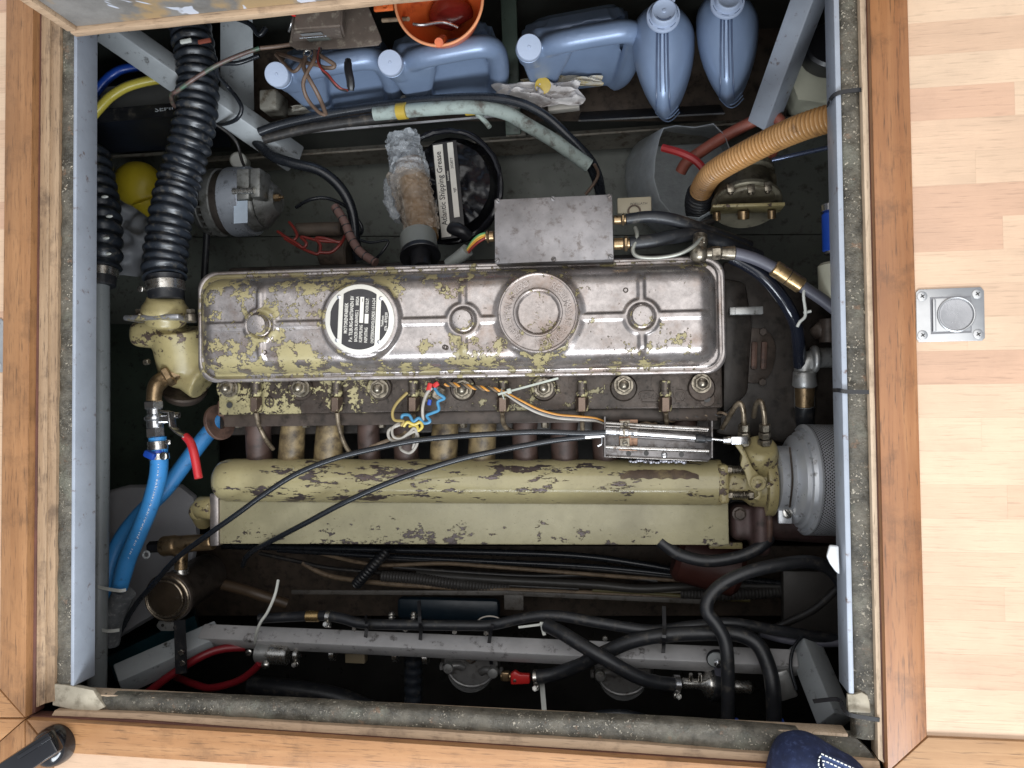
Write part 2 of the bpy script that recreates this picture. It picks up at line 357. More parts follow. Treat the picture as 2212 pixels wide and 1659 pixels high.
def strip(name, uv, z, th, m, parent=None, bev=0.0015, sub=0, jit=0.0):
    b = B(); pts = [W(u, v, z) for u, v in uv]; b.prism(pts, z - th, z, None, bev)
    if sub:
        bmesh.ops.subdivide_edges(b.bm, edges=[e for e in b.bm.edges if e.calc_length() > 0.05], cuts=sub, use_grid_fill=True)
        b.jitter(jit, 45)
    return obj(name, b, m, parent)
# ------------------------------------------------------------------ cabin floor with its beech staves
xl, xr = W(40, 700, 0).x, W(1960, 700, 0).x; yt, yb = W(1000, -110, 0).y, W(1000, 1620, 0).y
b = B()
for lo, hi in (((-1.7, yt), (1.7, 1.5)), ((-1.7, -1.5), (1.7, yb - 0.01)), ((-1.7, yb - 0.01), (xl, yt)), ((xr + .02, yb - 0.01), (1.7, yt))):
    b.span((lo[0], lo[1], -0.02), (hi[0], hi[1], -0.004))
floor = finish(obj('floor', b, M_floor[0]), kind='structure')
def staves(x0, x1, y0, y1, seed, row=0.0430):
    rnd = random.Random(seed); y = y1
    while y > y0:
        x = x0 - rnd.random() * 0.08
        while x < x1:
            L = rnd.uniform(0.14, 0.36); a = max(x, x0); c = min(x + L, x1); lo = max(y - row, y0)
            if c - a > 0.004:
                bb = B(); bb.span((a + .00004, lo + .00004, -0.0038), (c - .00004, y - .00004, 0.0 + rnd.uniform(-.00006, .00006)))
                obj('plank', bb, M_floor[rnd.choice([0, 0, 0, 1, 1, 1, 4, 4, 2, 2, 3])], floor)
            x += L
        y -= row
xro = W(1998, 900, 0).x
# right-hand floor: oak trim lies over the inner ends of the staves
staves(W(1950, 300, 0).x, W(2225, 800, 0).x + 0.03, W(2100, 1597, 0).y, W(2100, -30, 0).y, 11)
staves(W(-30, 700, 0).x, W(16, 400, 0).x, W(0, 1480, 0).y, W(0, -30, 0).y, 5)
staves(W(90, 1640, 0).x, W(1700, 1650, 0).x, W(600, 1720, 0).y, W(120, 1606, 0).y, 8)
# ------------------------------------------------------------------ hatch frame
hf = thing('hatch_surround', W(55, 1554, 0), 'wooden hatch surround with mitred oak edging and pale rebate strips round the engine opening', 'hatch frame')
T = 0.006
strip('trim_board', [(14, -120), (73, -120), (54.5, 1551), (-2, 1487)], T, 0.03, M_trimL, hf)
strip('trim_board', [(1876, -120), (1958, -120), (2003, 1591), (1918, 1668)], T, 0.03, M_trimR, hf)
strip('trim_board', [(57, 1554.5), (566, 1585), (1130, 1622), (1664, 1659), (1910, 1677), (1990, 1745), (1664, 1728), (566, 1654), (157, 1628), (112, 1625)], T, 0.03, M_trimB, hf)
strip('rebate_groove', [(72, -120), (89, -120), (76, 1540), (55, 1551)], T - 0.014, 0.02, M_groove, hf)
strip('rebate_groove', [(1868, -120), (1879, -120), (1920, 1668), (1908, 1640)], T - 0.012, 0.02, M_groove, hf)
strip('rebate_groove', [(60, 1545), (300, 1556), (566, 1576), (1309, 1624), (1664, 1648), (1910, 1668), (1910, 1680), (1664, 1662), (1130, 1625), (566, 1588), (57, 1557)], T - 0.012, 0.02, M_groove, hf)
strip('rebate_strip', [(86, -120), (109, -120), (97, 1520), (76, 1530)], -0.010, 0.03, M_plyL, hf, 0.001, 3, 0.0012)
strip('rebate_strip', [(109.5, -120), (131, -120), (117, 1515), (97.5, 1520)], -0.013, 0.03, M_plyL, hf, 0.001, 3, 0.0012)
strip('rebate_strip', [(1854, -120), (1870, -120), (1911, 1650), (1897, 1640)], -0.008, 0.03, M_plyR, hf, 0.001, 3, 0.0008)
strip('rebate_strip', [(118, 1534), (300, 1541), (566, 1558), (1309, 1602), (1664, 1630), (1900, 1645), (1905, 1672), (1664, 1652), (1309, 1626), (566, 1578), (300, 1558), (110, 1547)], -0.009, 0.03, M_plyB, hf, 0.001, 3, 0.001)
# edging of the three neighbouring hatches that meet at the corners
nb = thing('neighbour_edging', W(20, 1575, 0), 'oak edging of the next floor hatch below the lower left corner, mitred in four', 'hatch frame')
strip('trim_board', [(-60, 1487), (-3, 1489.5), (52, 1550.5), (-60, 1550)], T, 0.03, M_trimB, nb)
strip('trim_board', [(-60, 1553), (52, 1554), (-60, 1652)], T, 0.03, M_trimB, nb)
strip('trim_board', [(52.5, 1556), (52.5, 1760), (-60, 1760), (-60, 1654)], T, 0.03, M_trimL, nb)
strip('trim_board', [(54.5, 1557), (111, 1627), (111, 1700), (54.5, 1700)], T, 0.03, M_trimL, nb)
nb2 = thing('neighbour_edging', W(2100, 1640, 0), 'oak edging running off to the right below the beech floor, lower right corner', 'hatch frame')
strip('trim_board', [(2005, 1593), (2260, 1604), (2260, 1700), (1930, 1700), (1921, 1668)], T, 0.03, wood('trim_dark_b', (0.36, 0.19, 0.085), (0.50, 0.29, 0.14), 0), nb2)
# ------------------------------------------------------------------ steel coaming and gasket
def zat(u, v, axis, val):
    d = CAMROT @ Vector(((u - CU) / FPX, -(v - CV) / FPX, -1.0)); return H + val * d.z / d[axis]
co_ = thing('hatch_coaming', W(190, 1480, -0.05), 'grey painted steel coaming lining the hatch, with dirty rubber gasket strips on top', 'coaming')
ZG = -0.018
XL = W(165, 1010, ZG).x; zl = zat(208, 1010, 0, XL); XR = W(1814, 700, ZG).x; zr = zat(1797, 700, 0, XR)
YB = W(1000, 1541, ZG).y; YT = W(1000, -130, ZG).y
b = B(); b.span((XL - 0.0065, YT, zl), (XL, W(165, 1482, ZG).y, ZG + 0.003), 0.002); obj('side_plate', b, M_steelgrey, co_)
b = B(); b.span((XR, YT, zr - 0.004), (XR + 0.0075, W(1835, 1498, ZG).y, ZG + 0.0035), 0.002); obj('side_plate', b, M_steelgrey, co_)
b = B(); b.span((XL, YB - 0.006, ZG - 0.03), (XR, YB - 0.001, ZG - 0.002), 0.0015); obj('side_plate', b, M_plyR, co_)
def gstrip(uv, seed, lo=-9, hi=9):
    b = B(); pts = [W(u, v, ZG) for u, v in uv]
    n = len(pts) // 2; A = resample(spline(pts[:n], 8), 0.006); L = len(A); Bk = list(reversed(pts[n:])); Bs = spline(Bk, 8)
    tot = [0.0]
    for p, q in zip(Bs, Bs[1:]): tot.append(tot[-1] + (q - p).length)
    rings = []; K = 11
    for i, a in enumerate(A):
        d = tot[-1] * i / (L - 1); k = max(j for j in range(len(tot)) if tot[j] <= d + 1e-9); k = min(k, len(Bs) - 2); q = Bs[k].lerp(Bs[k + 1], (d - tot[k]) / max(tot[k + 1] - tot[k], 1e-9))
        r = []
        for j in range(K):
            t = j / (K - 1); p = a.lerp(q, t); p.z = ZG - 0.004 + 0.006 * math.sin(math.pi * min(max(t, 0), 1)) ** 0.6; p += noise.noise_vector(p * 38 + Vector((seed, 0, 0))) * 0.0016 + noise.noise_vector(p * 120) * .0007; p.x = min(max(p.x, lo), hi); r.append(p)
        r.append(Vector((min(max(q.x, lo), hi), q.y, ZG - 0.02))); r.append(Vector((min(max(a.x, lo), hi), a.y, ZG - 0.02))); rings.append(r)
    b.loft(rings); return obj('gasket_strip', b, M_gasket, co_, 60)
gstrip([(133, -120), (128, 500), (121, 1100), (117, 1490), (164, 1490), (163, 1100), (163, 500), (167, -120)], 1, -9, XL - .0066)
gstrip([(1807, -120), (1816, 300), (1827, 800), (1838, 1250), (1846, 1600), (1900, 1600), (1893, 1250), (1879, 800), (1864, 300), (1855, -120)], 2, XR + .0077, 9)
gstrip([(215, 1502), (566, 1514), (1097, 1544), (1500, 1562), (1850, 1592), (1906, 1652), (1664, 1634), (1097, 1592), (566, 1559), (215, 1538)], 3)
for uv in ([(119, 1476), (150, 1478), (178, 1484), (206, 1489), (217, 1504), (232, 1524), (205, 1536), (160, 1530), (117, 1522)], [(1828, 1497), (1842, 1496), (1857, 1492), (1872, 1499), (1878, 1512), (1879, 1538), (1832, 1538)]):
    b = B(); b.prism([W(u, v, ZG) for u, v in uv], ZG - 0.004, ZG + 0.0045, None, 0.0012); b.jitter(0.002, 60, 4); obj('corner_pad', b, M_tape, co_)
# ------------------------------------------------------------------ engine bay shell
def struct(name, b, m): return finish(obj(name, b, m), kind='structure')
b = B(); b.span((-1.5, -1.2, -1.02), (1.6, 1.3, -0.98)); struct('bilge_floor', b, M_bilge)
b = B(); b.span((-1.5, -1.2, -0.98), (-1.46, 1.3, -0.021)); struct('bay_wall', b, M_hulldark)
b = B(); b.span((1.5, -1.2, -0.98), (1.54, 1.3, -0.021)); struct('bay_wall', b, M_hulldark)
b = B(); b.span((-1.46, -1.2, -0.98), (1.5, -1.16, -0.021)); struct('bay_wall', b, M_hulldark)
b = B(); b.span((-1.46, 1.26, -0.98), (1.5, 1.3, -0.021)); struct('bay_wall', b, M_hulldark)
def slab(name, corners, th, m):
    """plate given by its four visible corners (u, v, z)"""
    p = [W(*c) for c in corners]; n = (p[1] - p[0]).cross(p[2] - p[0]).normalized()
    if n.z < 0: n = -n
    b = B(); b.loft([p, [q - n * th for q in p]]); return b
struct('hull_plate', slab('', [(200, 330, -.66), (1830, 275, -.66), (1850, 505, -.70), (200, 512, -.70)], .01, M_hull), M_hull)
struct('hull_plate', slab('', [(200, 514, -.702), (1850, 507, -.702), (1860, 700, -.76), (200, 700, -.76)], .01, M_hull), M_hull)
struct('hull_plate', slab('', [(120, 700, -.80), (470, 700, -.80), (470, 1080, -.84), (120, 1080, -.84)], .01, M_green), M_green)
# upright fore bulkhead under the shelf, dark
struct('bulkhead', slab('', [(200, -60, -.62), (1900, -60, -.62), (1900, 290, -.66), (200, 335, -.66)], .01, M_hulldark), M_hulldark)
struct('bilge_plate', slab('', [(300, 1180, -.74), (1850, 1180, -.74), (1850, 1330, -.76), (300, 1330, -.76)], .01, M_rustbrown), M_rustbrown)
# ------------------------------------------------------------------ steel framing
def beam(p0, p1, w, h, m, label, cat='beam', extra=None, up=(0, 0, 1)):
    t = thing('steel_beam', W(*p0), label, cat, 'steel beams framing the engine bay'); b = B(); b.bar(W(*p0), W(*p1), w, h, up, 0.004); obj('box_section', b, m, t)
    if extra: extra(t)
    return t
def holes(pts, r=0.003):
    def f(t):
        for p in pts:
            b = B(); q = W(*p); b.cyl(q, q + Vector((0, 0, .0012)), r, r, 10); obj('bolt_hole', b, M_bilge, t)
    return f
beam((225, 55, -.24), (640, 345, -.52), px(62), 0.045, M_beam, 'grey steel beam slanting behind the big black corrugated hose, top left', extra=None, up=(-.35, -.65, 1))
beam((1762, -40, -.22), (1650, 262, -.42), px(66), 0.04, M_steelgrey, 'pale grey steel beam sloping down beside the upright blue bottles, top right', up=(.6, .3, 1))
t = beam((440, 1372, -.40), (1722, 1432, -.34), 0.034, 0.034, M_beam2, 'long grey steel cross beam below the engine, with black hoses tied to it', up=(0, -.9, 1))
for u, v in ((767, 1357), (877, 1358), (983, 1363), (1051, 1366), (1307, 1378)):
    b = B(); q = W(u, v, -.355); b.hexn(q, q + Vector((0, 0, .006)), px(6)); obj('bolt_head', b, M_zinc, t)
t = beam((255, 1470, -.30), (475, 1372, -.42), px(60), 0.045, M_beam, 'grey steel beam slanting up to the cross beam, lower left', up=(.2, -.8, 1))
b = B(); b.bar(W(388, 1340, -.33), W(392, 1455, -.31), px(28), 0.004); st = obj('strap', b, M_rubber, t)
for u, v in ((394, 1408), (397, 1431)):
    b = B(); q = W(u, v, -.302); b.hexn(q, q + Vector((0, 0, .006)), px(7)); obj('strap_bolt', b, M_zinc, t)
beam((1738, 1395, -.36), (1806, 1560, -.25), px(52), 0.045, M_beam, 'grey steel beam at the lower right corner running under the coaming', up=(-.7, -.1, 1))
t = thing('steel_panel', W(510, 140, -.5), 'upright grey steel panel behind the electronics box, top left', 'panel'); b = B(); b.loft([[W(476, 20, -.42), W(545, 20, -.42), W(549, 238, -.52), W(476, 238, -.52)], [W(476, 20, -.43), W(545, 20, -.43), W(549, 238, -.53), W(476, 238, -.53)]]); obj('plate', b, M_beam, t)
t = thing('stringer', W(1000, 320, -.56), 'long grey-brown hull stringer running behind the engine under the oil shelf', 'stringer')
M_string = mat('stringer_paint', (0.16, 0.15, 0.125), 0.5, 0, 0.3, 12, (0.05, 0.035, 0.02), 0.45, 50)
b = B(); b.loft([[W(430, 352, -.55), W(1860, 250, -.55), W(1860, 288, -.62), W(430, 378, -.62)], [W(430, 340, -.56), W(1860, 240, -.56), W(1860, 280, -.64), W(430, 370, -.64)]]); obj('face_plate', b, M_string, t)
b = B(); b.bar(W(430, 350, -.548), W(1860, 249, -.548), 0.004, 0.004); obj('top_edge', b, mat('stringer_lit_edge', (0.22, 0.20, 0.165), 0.5, 0, 0.3, 12, (0.08, 0.05, 0.03), 0.5, 50), t)  # lighter copy of the stringer paint puts the lit top line into the colour
t = thing('shelf', W(900, 240, -.5), 'dirty steel shelf with an upturned edge that carries the oil jugs', 'shelf')
b = B(); b.loft([[W(545, 110, -.56), W(1700, 60, -.56), W(1700, 262, -.56), W(545, 262, -.56)], [W(545, 110, -.57), W(1700, 60, -.57), W(1700, 262, -.57), W(545, 262, -.57)]]); obj('shelf_plate', b, M_rustbrown, t)
b = B(); b.bar(W(590, 292, -.50), W(1095, 249, -.50), 0.004, 0.018, (0, -.3, 1)); obj('edge_flange', b, M_beam2, t)
b = B(); b.bar(W(600, 243, -.52), W(1110, 205, -.52), 0.012, 0.03, (0, -.3, 1)); obj('shelf_lip', b, M_string, t)
b = B(); b.box(W(592, 225, -.46), (px(46), px(50), .06), None, .004); obj('corner_block', b, M_string, t)
b = B(); b.bar(W(1252, 252, -.5), W(1560, 236, -.5), .003, .09, (0, -.6, 1)); obj('rubber_mat', b, M_rubber, t)
t = thing('frame_post', W(1100, 260, -.5), 'dark green steel post standing between the second and third blue jugs', 'post'); b = B(); b.bar(W(1098, -40, -.46), W(1110, 292, -.53), px(40), .02, (0, 0, 1), .003); obj('post', b, M_green, t); b = B(); b.box(W(1115, 290, -.53), (px(52), .012, .012), None, .002); obj('foot', b, M_string, t)
# ------------------------------------------------------------------ raised hatch lid leaning at the top left
def lid_mat():
    m, nt, bs = newmat('lid_lining'); co = coords(nt, rnd=False); a = ntex(nt, co, 14, 7, 0.65)
    c = mix(nt, ramp(nt, a, 0.35, 0.65), (0.15, 0.145, 0.135), (0.29, 0.28, 0.265)); b_ = ntex(nt, co, 6, 5, 0.6); c = mix(nt, ramp(nt, b_, 0.50, 0.56), c, (0.42, 0.29, 0.15))
    d = ntex(nt, co, 11, 3, 0.4, 1.0); c = mix(nt, ramp(nt, d, 0.63, 0.64), c, (0.62, 0.66, 0.75)); nt.links.new(c, bs.inputs['Base Color']); bs.inputs['Roughness'].default_value = 0.55
    bump(nt, bs, ntex(nt, co, 120, 5), 0.5, 0.001); return m
lid = thing('open_hatch', W(165, 66, 0.01), 'open hatch lid standing on edge at top left, worn grey lining, bare wood rim', 'hatch lid')
c0 = W(163, 66, 0.012); c1 = W(1000, -21, 0.012); xd = (c1 - c0).normalized(); yd = Vector((-xd.y, xd.x, 0)); Mx = Matrix((xd, yd, Vector((0, 0, 1)))).transposed(); L = 1.25
def lbox(name, x0, x1, y0, y1, z0, z1, m, bev=0.002, jit=0.0):
    b = B(); b.span((x0, y0, z0), (x1, y1, z1), bev)
    if jit: bmesh.ops.subdivide_edges(b.bm, edges=[e for e in b.bm.edges if e.calc_length() > 0.03], cuts=24, use_grid_fill=True); b.jitter(jit, 40)
    bmesh.ops.transform(b.bm, matrix=Matrix.Translation(c0) @ Mx.to_4x4(), verts=b.bm.verts); return obj(name, b, m, lid)
lbox('core_board', 0, L, 0.004, 0.030, 0, 0.62, wood('lid_edge', (0.33, 0.21, 0.13), (0.46, 0.32, 0.21), 0, 1, .7, (0.08, .05, .03), .7, 0), 0.002, 0.0015)
lbox('steel_lining', 0.012, L - .012, -0.001, 0.0035, 0.012, 0.60, lid_mat(), 0.001, 0.0)
lbox('edge_rail', 0.0, L, -0.010, 0.0035, -0.002, 0.0115, M_plyB, 0.002, 0.001)
lbox('edge_rail', -0.004, 0.0115, -0.008, 0.0035, 0.012, 0.60, M_plyB, 0.002, 0.001)
# ------------------------------------------------------------------ the engine: everything bolted to it is a part
eng = bpy.data.objects.new('engine', None); COL.objects.link(eng); eng.matrix_world = ENG_M; ORG['engine'] = Vector()
finish(eng, 'old six cylinder diesel engine, flaking olive paint over bare metal, long rocker cover', 'engine')
BARE = (0.385, 0.35, 0.335)
M_cover = chip('cover_flaked', OLIVE, BARE, 0.47, 34, 0.36, 0.30, 0.75, (0.05, 0.032, 0.022), 0.36, [(0, -0.075, False), (1, 0.72, True)], -0.076)
M_rim = chip('cover_rim_flaked', OLIVE, BARE, 0.30, 40, 0.36, 0.32, 0.7, (0.05, 0.032, 0.022), 0.34)
M_cap = chip('cap_flaked', OLIVE, (0.34, 0.30, 0.28), 0.24, 50, 0.36, 0.32, 0.7, (0.06, 0.035, 0.022), 0.26)
M_head = chip('head_flaked', (0.33, 0.285, 0.15), (0.075, 0.06, 0.05), 0.34, 46, 0.45, 0.38, 0.55, (0.014, 0.011, 0.008), 0.72, [(0, -0.10, False)], -0.012, .7)
M_tube = chip('tube_flaked', (0.38, 0.33, 0.178), (0.13, 0.105, 0.105), 0.64, 60, 0.18, 0.35, 0.6, (0.05, 0.036, 0.022), 0.26, None, 0, .2, (.3, 1, 1))
M_box = chip('box_flaked', (0.41, 0.375, 0.235), (0.17, 0.145, 0.145), 0.86, 54, 0.30, 0.36, 0.6, (0.05, 0.036, 0.022), 0.28, [(1, 1.5, False)], 0.0, .2, (.6, 1, 1))
M_cast = chip('cast_olive', (0.36, 0.30, 0.145), (0.12, 0.085, 0.07), 0.70, 34, 0.34, 0.5, 0.3, (0.055, 0.038, 0.02), 0.50)
M_olive = mat('olive_worn', (0.34, 0.275, 0.13), 0.40, 0, 0.3, 20, (0.07, 0.05, 0.03), 0.35, 40, 0.15, 120)
M_stubolive = mat('stub_olive', (0.20, 0.145, 0.07), 0.5, 0, 0.4, 18, (0.045, 0.03, 0.018), 0.75, 40)
M_stubbrown = mat('stub_brown', (0.062, 0.036, 0.028), 0.55, 0.1, 0.3, 18, (0.03, 0.02, 0.015), 0.4, 45)
M_iron = mat('oily_iron', (0.040, 0.033, 0.028), 0.42, 0.25, 0.45, 14, (0.012, 0.01, 0.008), 0.5, 40, 0.3, 90)
M_iron2 = mat('brown_iron', (0.065, 0.048, 0.038), 0.45, 0.2, 0.45, 14, (0.02, 0.015, 0.01), 0.5, 40, 0.3, 90)
M_rust = mat('rusty_iron', (0.11, 0.062, 0.045), 0.6, 0.2, 0.4, 30, (0.04, 0.025, 0.02), 0.5, 50, 0.3, 90)
M_nut = mat('worn_nut', (0.30, 0.265, 0.21), 0.34, 0.8, 0.4, 60, (0.05, 0.038, 0.026), 0.65, 90)
M_plate_w = mat('plate_white', (0.72, 0.69, 0.62), 0.38, 0.2, 0.08, 20)
M_plate_k = mat('plate_black', (0.022, 0.020, 0.021), 0.36, 0, 0.2, 30)
M_weld = mat('weld_bead', (0.36, 0.36, 0.40), 0.28, 0.8, 0.4, 60, (0.04, 0.03, 0.025), 0.3, 60)
# ---- rocker cover: one pressed sheet as a height field
x0, x1 = E(432, 708, 0).x, E(1564, 680, 0).x; y1, y0 = E(1000, 572.5, 0).y, E(1000, 814.5, 0).y
cx, cy, hx, hy = (x0 + x1) / 2, (y0 + y1) / 2, (x1 - x0) / 2, (y1 - y0) / 2; RC = 0.034
def sdf(x, y, ix, iy, r):
    qx = abs(x - cx) - ix + r; qy = abs(y - cy) - iy + r
    return math.hypot(max(qx, 0), max(qy, 0)) + min(max(qx, qy), 0) - r
def sst(a, b, t): t = min(max((t - a) / (b - a), 0), 1); return t * t * (3 - 2 * t)
DT = 0.052
bolts = [E(563, 703, DT), E(1001, 692, DT), E(1386, 684, DT)]
pl_c = E(777, 690, DT + .014); cap_c = E(1162, 675, DT + .034)
rib_y = bolts[1].y
def cover_h(x, y):
    s = -sdf(x, y, hx, hy, RC)
    h = 0.0045 * (1 - sst(0.0012, 0.0045, s)) + 0.0018 * sst(.009, .0115, s)
    d = -sdf(x, y, hx - 0.0125, hy - 0.0125, 0.040); rr = 0.043
    if d > 0:
        t = min(d / rr, 1.0); dome = DT * math.sqrt(max(0, 1 - (1 - t) ** 2.3))
        h = max(h, dome)
        inn = sst(0.014, 0.036, d); f = 0.0
        nb_ = min(math.hypot(x - b.x, y - b.y) for b in bolts)
        f = max(f, 0.0042 * (1 - sst(0.0035, 0.0085, abs(y - rib_y))) * sst(.010, .03, d))
        for b_ in bolts: f = max(f, 0.0042 * (1 - sst(0.0032, 0.0078, abs(x - b_.x))) * sst(.006, .02, d))
        f = max(f, 0.0045 * (1 - sst(0.027, 0.034, nb_))); f -= 0.0075 * (1 - sst(0.0195, 0.0235, nb_))
        for c_ in (pl_c,): f = max(f, 0.0125 * (1 - sst(0.066, 0.073, math.hypot(x - c_.x, y - c_.y))))
        for c_ in (cap_c,): f = max(f, 0.006 * (1 - sst(0.066, 0.082, math.hypot(x - c_.x, y - c_.y))))
        h += f * (inn if f < .01 else max(inn, .75))
        h += 0.0006 * noise.noise(Vector((x * 22, y * 22, 1)))
    return h
def axis_samples(a, c, step, edge, estep):
    o = []; t = a
    while t < c: o.append(t); t += estep if (t - a < edge or c - t < edge) else step
    o.append(c); return o
X = axis_samples(x0, x1, 0.0027, 0.05, 0.0016); Y = axis_samples(y0, y1, 0.0022, 0.05, 0.0015)
b = B(); rows = []
for y in Y:
    r = []
    for x in X:
        px_, py_ = x, y; s = sdf(x, y, hx, hy, RC)
        if s > 0:
            e = 1e-4; g = Vector((sdf(x + e, y, hx, hy, RC) - s, sdf(x, y + e, hx, hy, RC) - s)).normalized(); px_ -= g.x * s; py_ -= g.y * s
        r.append(Vector((px_, py_, cover_h(px_, py_))))
    rows.append(r)
b.loft(rows, False, False, closed=False)
edge = [e for e in b.bm.edges if e.is_boundary]; r = bmesh.ops.extrude_edge_only(b.bm, edges=edge)
for v in r['geom']:
    if isinstance(v, bmesh.types.BMVert): v.co.z = -0.010
cover = obj('rocker_cover', b, M_cover, eng, 60)
b = B(); ring = []
def rr_loop(ix, iy, rad, z, n=10):
    o = []
    for sx, sy, a0 in ((1, 1, 0), (-1, 1, 90), (-1, -1, 180), (1, -1, 270)):
        for k in range(n + 1):
            a = R(a0 + 90 * k / n); o.append(Vector((cx + sx * (ix - rad) + rad * math.cos(a), cy + sy * (iy - rad) + rad * math.sin(a), z)))
    return o
b.loft([rr_loop(hx + .0012, hy + .0012, RC, -.004), rr_loop(hx + .0022, hy + .0022, RC, -.001), rr_loop(hx + .0016, hy + .0016, RC, .0035), rr_loop(hx - .0018, hy - .0018, RC, .0058), rr_loop(hx - .0045, hy - .0045, RC, .0042)], False, False); obj('rim_bead', b, M_rim, cover, 80)
b = B(); b.loft([rr_loop(hx - .002, hy - .002, RC, -.010), rr_loop(hx - .002, hy - .002, RC, -.016)], True, True); obj('gasket', b, M_blackpl, cover)
b = B(); b.lathe((0, 0, 0), (0, 0, 1), [(.0190, -.006), (.0190, .004), (.0172, .005), (.0172, .0215), (.0160, .0236), (.0135, .0242)], 32); first = obj('cover_bolt', b, chip('bolt_flaked', OLIVE, BARE, .38, 70, .36, .28, .8, None, 0), cover)
first.location = bolts[0] - ORG['rocker_cover'] + Vector((0, 0, .006)); ORG[first.name] = bolts[0] + Vector((0, 0, .006))
for q in bolts[1:]: dup(first, q + Vector((0, 0, .006)))
for u, v in ((1384 - 36, 636), (972, 754), (969, 634), (975, 755), (597, 765)):
    b = B(); q = E(u, v, 0); q.z = cover_h(q.x, q.y); b.torus(q, (0, 0, 1), px(4.5, -.25), .0011, 14, 6); obj('dimple', b, M_iron2, cover)
# ---- name plate
PR = px(76.5, -.24)
ang = R(86.8); PM = Matrix.Translation(pl_c + Vector((0, 0, 0.0005))) @ Matrix.Rotation(ang, 4, 'Z')
b = B(); b.lathe((0, 0, 0), (0, 0, 1), [(PR * 1.01, -.004), (PR * 1.01, 0), (PR, .0008), (PR * .985, .0012)], 64); bmesh.ops.transform(b.bm, matrix=PM, verts=b.bm.verts); obj('name_plate', b, M_plate_w, cover)
def lens(xa, ya, yb_, rad, n=14):
    """region of the disc of radius rad between two chords y=ya..yb (plate axes, unit radius)"""
    p = []
    for k in range(n + 1): y = ya + (yb_ - ya) * k / n; p.append((math.sqrt(max(rad * rad - y * y, 0)), y))
    for k in range(n + 1): y = yb_ + (ya - yb_) * k / n; p.append((-math.sqrt(max(rad * rad - y * y, 0)), y))
    return [(q[0] * PR, q[1] * PR) for q in p]
b = B(); zt = .0013
for poly in (lens(0, -.47, .49, .865), lens(0, -.85, -.61, .868), lens(0, .62, .85, .868)): b.prism(poly, zt - .0008, zt + .0004)
bmesh.ops.transform(b.bm, matrix=PM, verts=b.bm.verts); obj('black_field', b, M_plate_k, cover)
b = B()
def prow(t, x, y, ln, h=.088): put_text(b, t, PM @ Matrix.Translation((x * PR, y * PR - h * PR / 2, zt + .0007)), h * PR, ln * PR, .012)
for a in (('MOTORENFABRIEK', -.41, .39, .87, .10), ('P.v. TILBURG-BASTIANEN BV', -.64, .235, 1.30, .10), ('BACKER EN RUENWEG 2', -.64, .08, .90), ('BREDA', .40, .08, .25), ('KLEPSPELING', -.65, -.06, .49), ('INSPUITING', -.66, -.21, .43), ('VOOR B.D.P.', .19, -.21, .42), ('ONTSTEKINGSVOLGORDE 1-5-3-6-2-4', -.67, -.40, 1.28), ('Telefoon', -.19, -.67, .31, .07), ('076 - 870220', -.30, -.775, .52, .075)): prow(*a)
for (xa, xb, y) in ((-.10, .64, -.06), (-.11, .16, -.21)):
    q = [(xa * PR, (y - .055) * PR), (xb * PR, (y - .055) * PR), (xb * PR, (y + .055) * PR), (xa * PR, (y + .055) * PR)]; t = B(); t.prism(q, zt, zt + .0007); bmesh.ops.transform(t.bm, matrix=PM, verts=t.bm.verts); b.join(t.bm)
obj('plate_lettering', b, M_plate_w, cover)
b = B(); put_text(b, 'mm', PM @ Matrix.Translation((.50 * PR, -.09 * PR, zt + .0012)), .045 * PR, None, .01); obj('plate_print', b, M_plate_k, cover)
for (zx, zy) in ((390, 358), (1265, 412), (340, 1242), (1218, 1295)):
    b = B(); q = pl_c + Vector(((zx - 812) / 715 * PR, -(zy - 825) / 715 * PR, .0012)); b.lathe(q, (0, 0, 1), [(PR * .062, 0), (PR * .06, .0012), (PR * .03, .0018)], 14); obj('rivet', b, M_steel, cover)
# ---- oil filler cap
CR = px(87, -.22); LP = lambda t: 1 + .022 * max(0, math.cos(6 * t)) ** 6
b = B(); prof = [(.86, -.036), (.95, -.030), (1.0, -.022), (1.012, -.012), (1.0, -.003), (.985, .0004), (.965, .0014), (.945, .0012), (.925, .0002), (.91, .0), (.75, .0), (.62, .0), (.605, .0004), (.585, .0020), (.56, .0023), (.535, .0015), (.52, -.001), (.505, -.004), (.485, -.0052), (.46, -.0054), (.25, -.0054), (.1, -.0054)]
b.lathe(cap_c, (0, 0, 1), [(r_ * CR, h) for r_, h in prof], 96, False, True, None)
for v in b.bm.verts:
    d = v.co - cap_c
    if d.z < -.004 and d.z > -.031: a = math.atan2(d.y, d.x); k = 1 + .03 * max(0, math.cos(7 * a)) ** 8; v.co.x = cap_c.x + d.x * k; v.co.y = cap_c.y + d.y * k
obj('filler_cap', b, M_cap, cover, 28)
b = B()
def ring_text(t, a0, a1, rad, h):
    n = len(t)
    for i, ch in enumerate(t):
        if ch == ' ': continue
        a = R(a0 + (a1 - a0) * i / (n - 1)); m = text_mesh(ch, .005, .05); xs = [v.co.x for v in m.vertices]; sy = h / .7
        p = cap_c + Vector((math.cos(a) * rad, math.sin(a) * rad, .0006))
        b.addmesh(m, Matrix.Translation(p) @ Matrix.Rotation(a - math.pi / 2, 4, 'Z') @ Matrix.Diagonal((sy * .8, sy, .05, 1)) @ Matrix.Translation((-(min(xs) + max(xs)) / 2, -.35, 0)))
ring_text('REGELMASSIG REINIGEN', 58, -92, CR * .765, CR * .17); ring_text('KRAHUBFFAN MAZERO', 232, 112, CR * .765, CR * .17)
